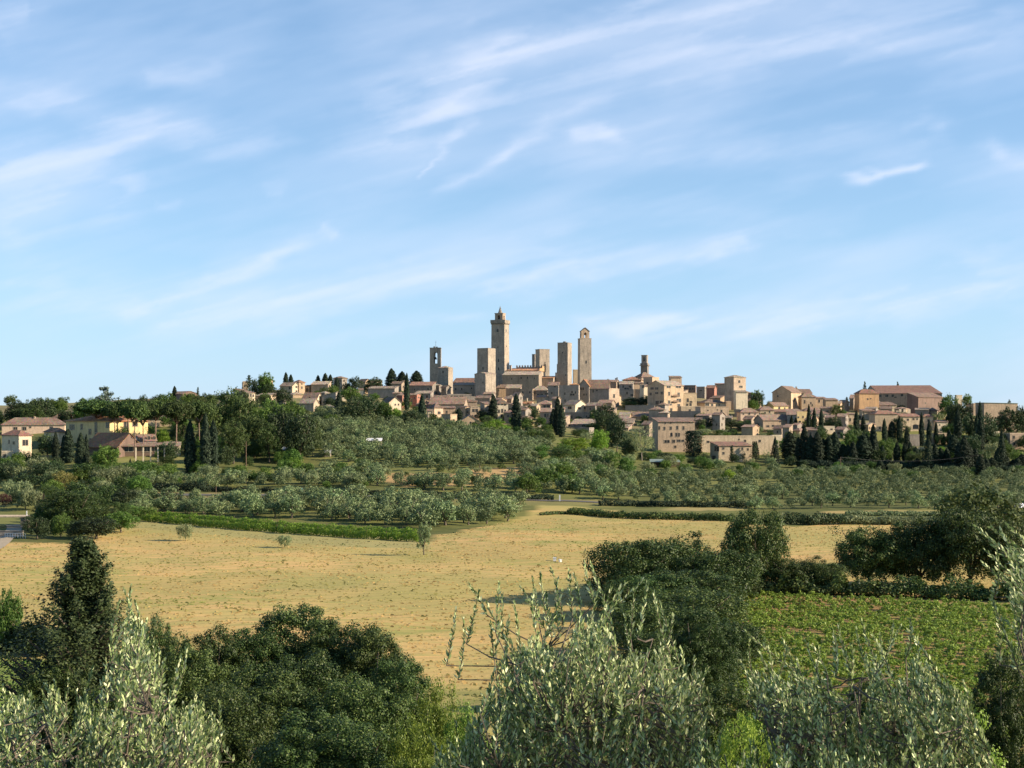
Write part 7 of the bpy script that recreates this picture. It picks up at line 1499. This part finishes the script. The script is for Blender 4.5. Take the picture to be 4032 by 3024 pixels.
# white-roofed sheds in the upper grove
def shed(px0, px1, ptop, pbase, Y, label, rm_, wm):
    x0, x1 = (px0 - HX) / F * Y, (px1 - HX) / F * Y; z = gz((x0 + x1) / 2, Y); H_ = CZ + (HY - ptop) / F * Y - z; e = empty('shed', ((x0 + x1) / 2, Y, z)); hw = (x1 - x0) / 2
    tag(e, label, 'shed'); MB().box(-hw, hw, 0, 3, -.5, H_ - 1.0).build('wall', M[wm], e)
    MB().prism([(-hw - .3, -.6, H_ - 1.0), (hw + .3, -.6, H_ - 1.0), (hw + .3, 3.2, H_), (-hw - .3, 3.2, H_)], (0, 0, .1)).build('roof', M[rm_], e)
shed(1444, 1500, 1726, 1750, 528, 'shed with a gleaming white roof in the upper grove', 'whitepaint', 'stonegrey')
shed(1278, 1300, 1773, 1785, 505, 'tiny white-roofed shelter at the left of the upper grove', 'whitepaint', 'stonegrey')
shed(1110, 1142, 1762, 1775, 498, 'pale roofed shelter at the foot of the wood', 'whitepaint', 'stonegrey')
shed(4002, 4080, 1985, 2030, 392, 'white-roofed shelter with a blue-grey front at the right edge', 'whitepaint', 'stonegrey')
# slab bridge at the left edge
Y0 = 322.; x0, x1 = (-160 - HX) / F * Y0, (132 - HX) / F * Y0; zt = CZ + (HY - 2030) / F * Y0; e = empty('concrete_canopy', ((x0 + x1) / 2, Y0, gz(x1, Y0))); hw = (x1 - x0) / 2; H_ = zt - gz(x1, Y0)
tag(e, 'flat pale concrete canopy with a dark underside over the drive at the left edge', 'canopy')
MB().box(-hw, hw, -2.5, 2.5, H_ - .25, H_).build('slab', M['buff'], e)
MB().box(hw - 2.4, hw - .8, -1.6, 1.6, -.5, H_ - .25).build('pier', M['stonegrey'], e)
MB().box(hw - .9, hw - .7, -2.3, -2.1, H_, H_ + 1.2).build('post', M['whitepaint'], e)
Y0 = 296.; b = MB(); x0 = (20 - HX) / F * Y0; x1 = (100 - HX) / F * Y0; z = gz(x1, Y0)
for i in range(9): xx = (x1 - x0) * i / 8; b.box(xx - .05, xx + .05, -.05, .05, -.3, 1.1)
b.box(0, x1 - x0, -.04, .04, 1.0, 1.08); b.box(0, x1 - x0, -.04, .04, .5, .58)
e = empty('railing', (x0, Y0, z)); tag(e, 'pale garden railing at the left edge of the field', 'railing'); b.build('bars', M['whitepaint'], e)
Y0 = hit(60, 2112); x0 = (0 - HX) / F * Y0; x1 = (90 - HX) / F * Y0
b = MB().box(0, x1 - x0 + 2, 0, .4, -.5, 1.1).box(-.1, x1 - x0 + 2.1, -.06, .46, 1.1, 1.2); e = empty('garden_wall', (x0 - 2, Y0, gz(x0, Y0))); tag(e, 'low grey stone wall beside the drive at the left edge', 'wall'); b.build('wall', M['stonegrey'], e)
# two small white objects in the field, drawn as boxes
for k, (px, py) in enumerate([(2184, 2212), (2206, 2214)]):
    x, y, z = at(px, py); e = empty('white_box', (x, y, z), .3 * k); tag(e, ['left and larger white box standing in the straw field', 'right and smaller white box standing in the straw field'][k], 'box')
    s = .26 - .06 * k; MB().box(-s, s, -.3, .3, .0, .55 - .15 * k).build('body', M['whitepaint'], e); MB().box(-s - .04, s + .04, -.34, .34, .55 - .15 * k, .62 - .15 * k).build('lid', M['whitepaint'], e)
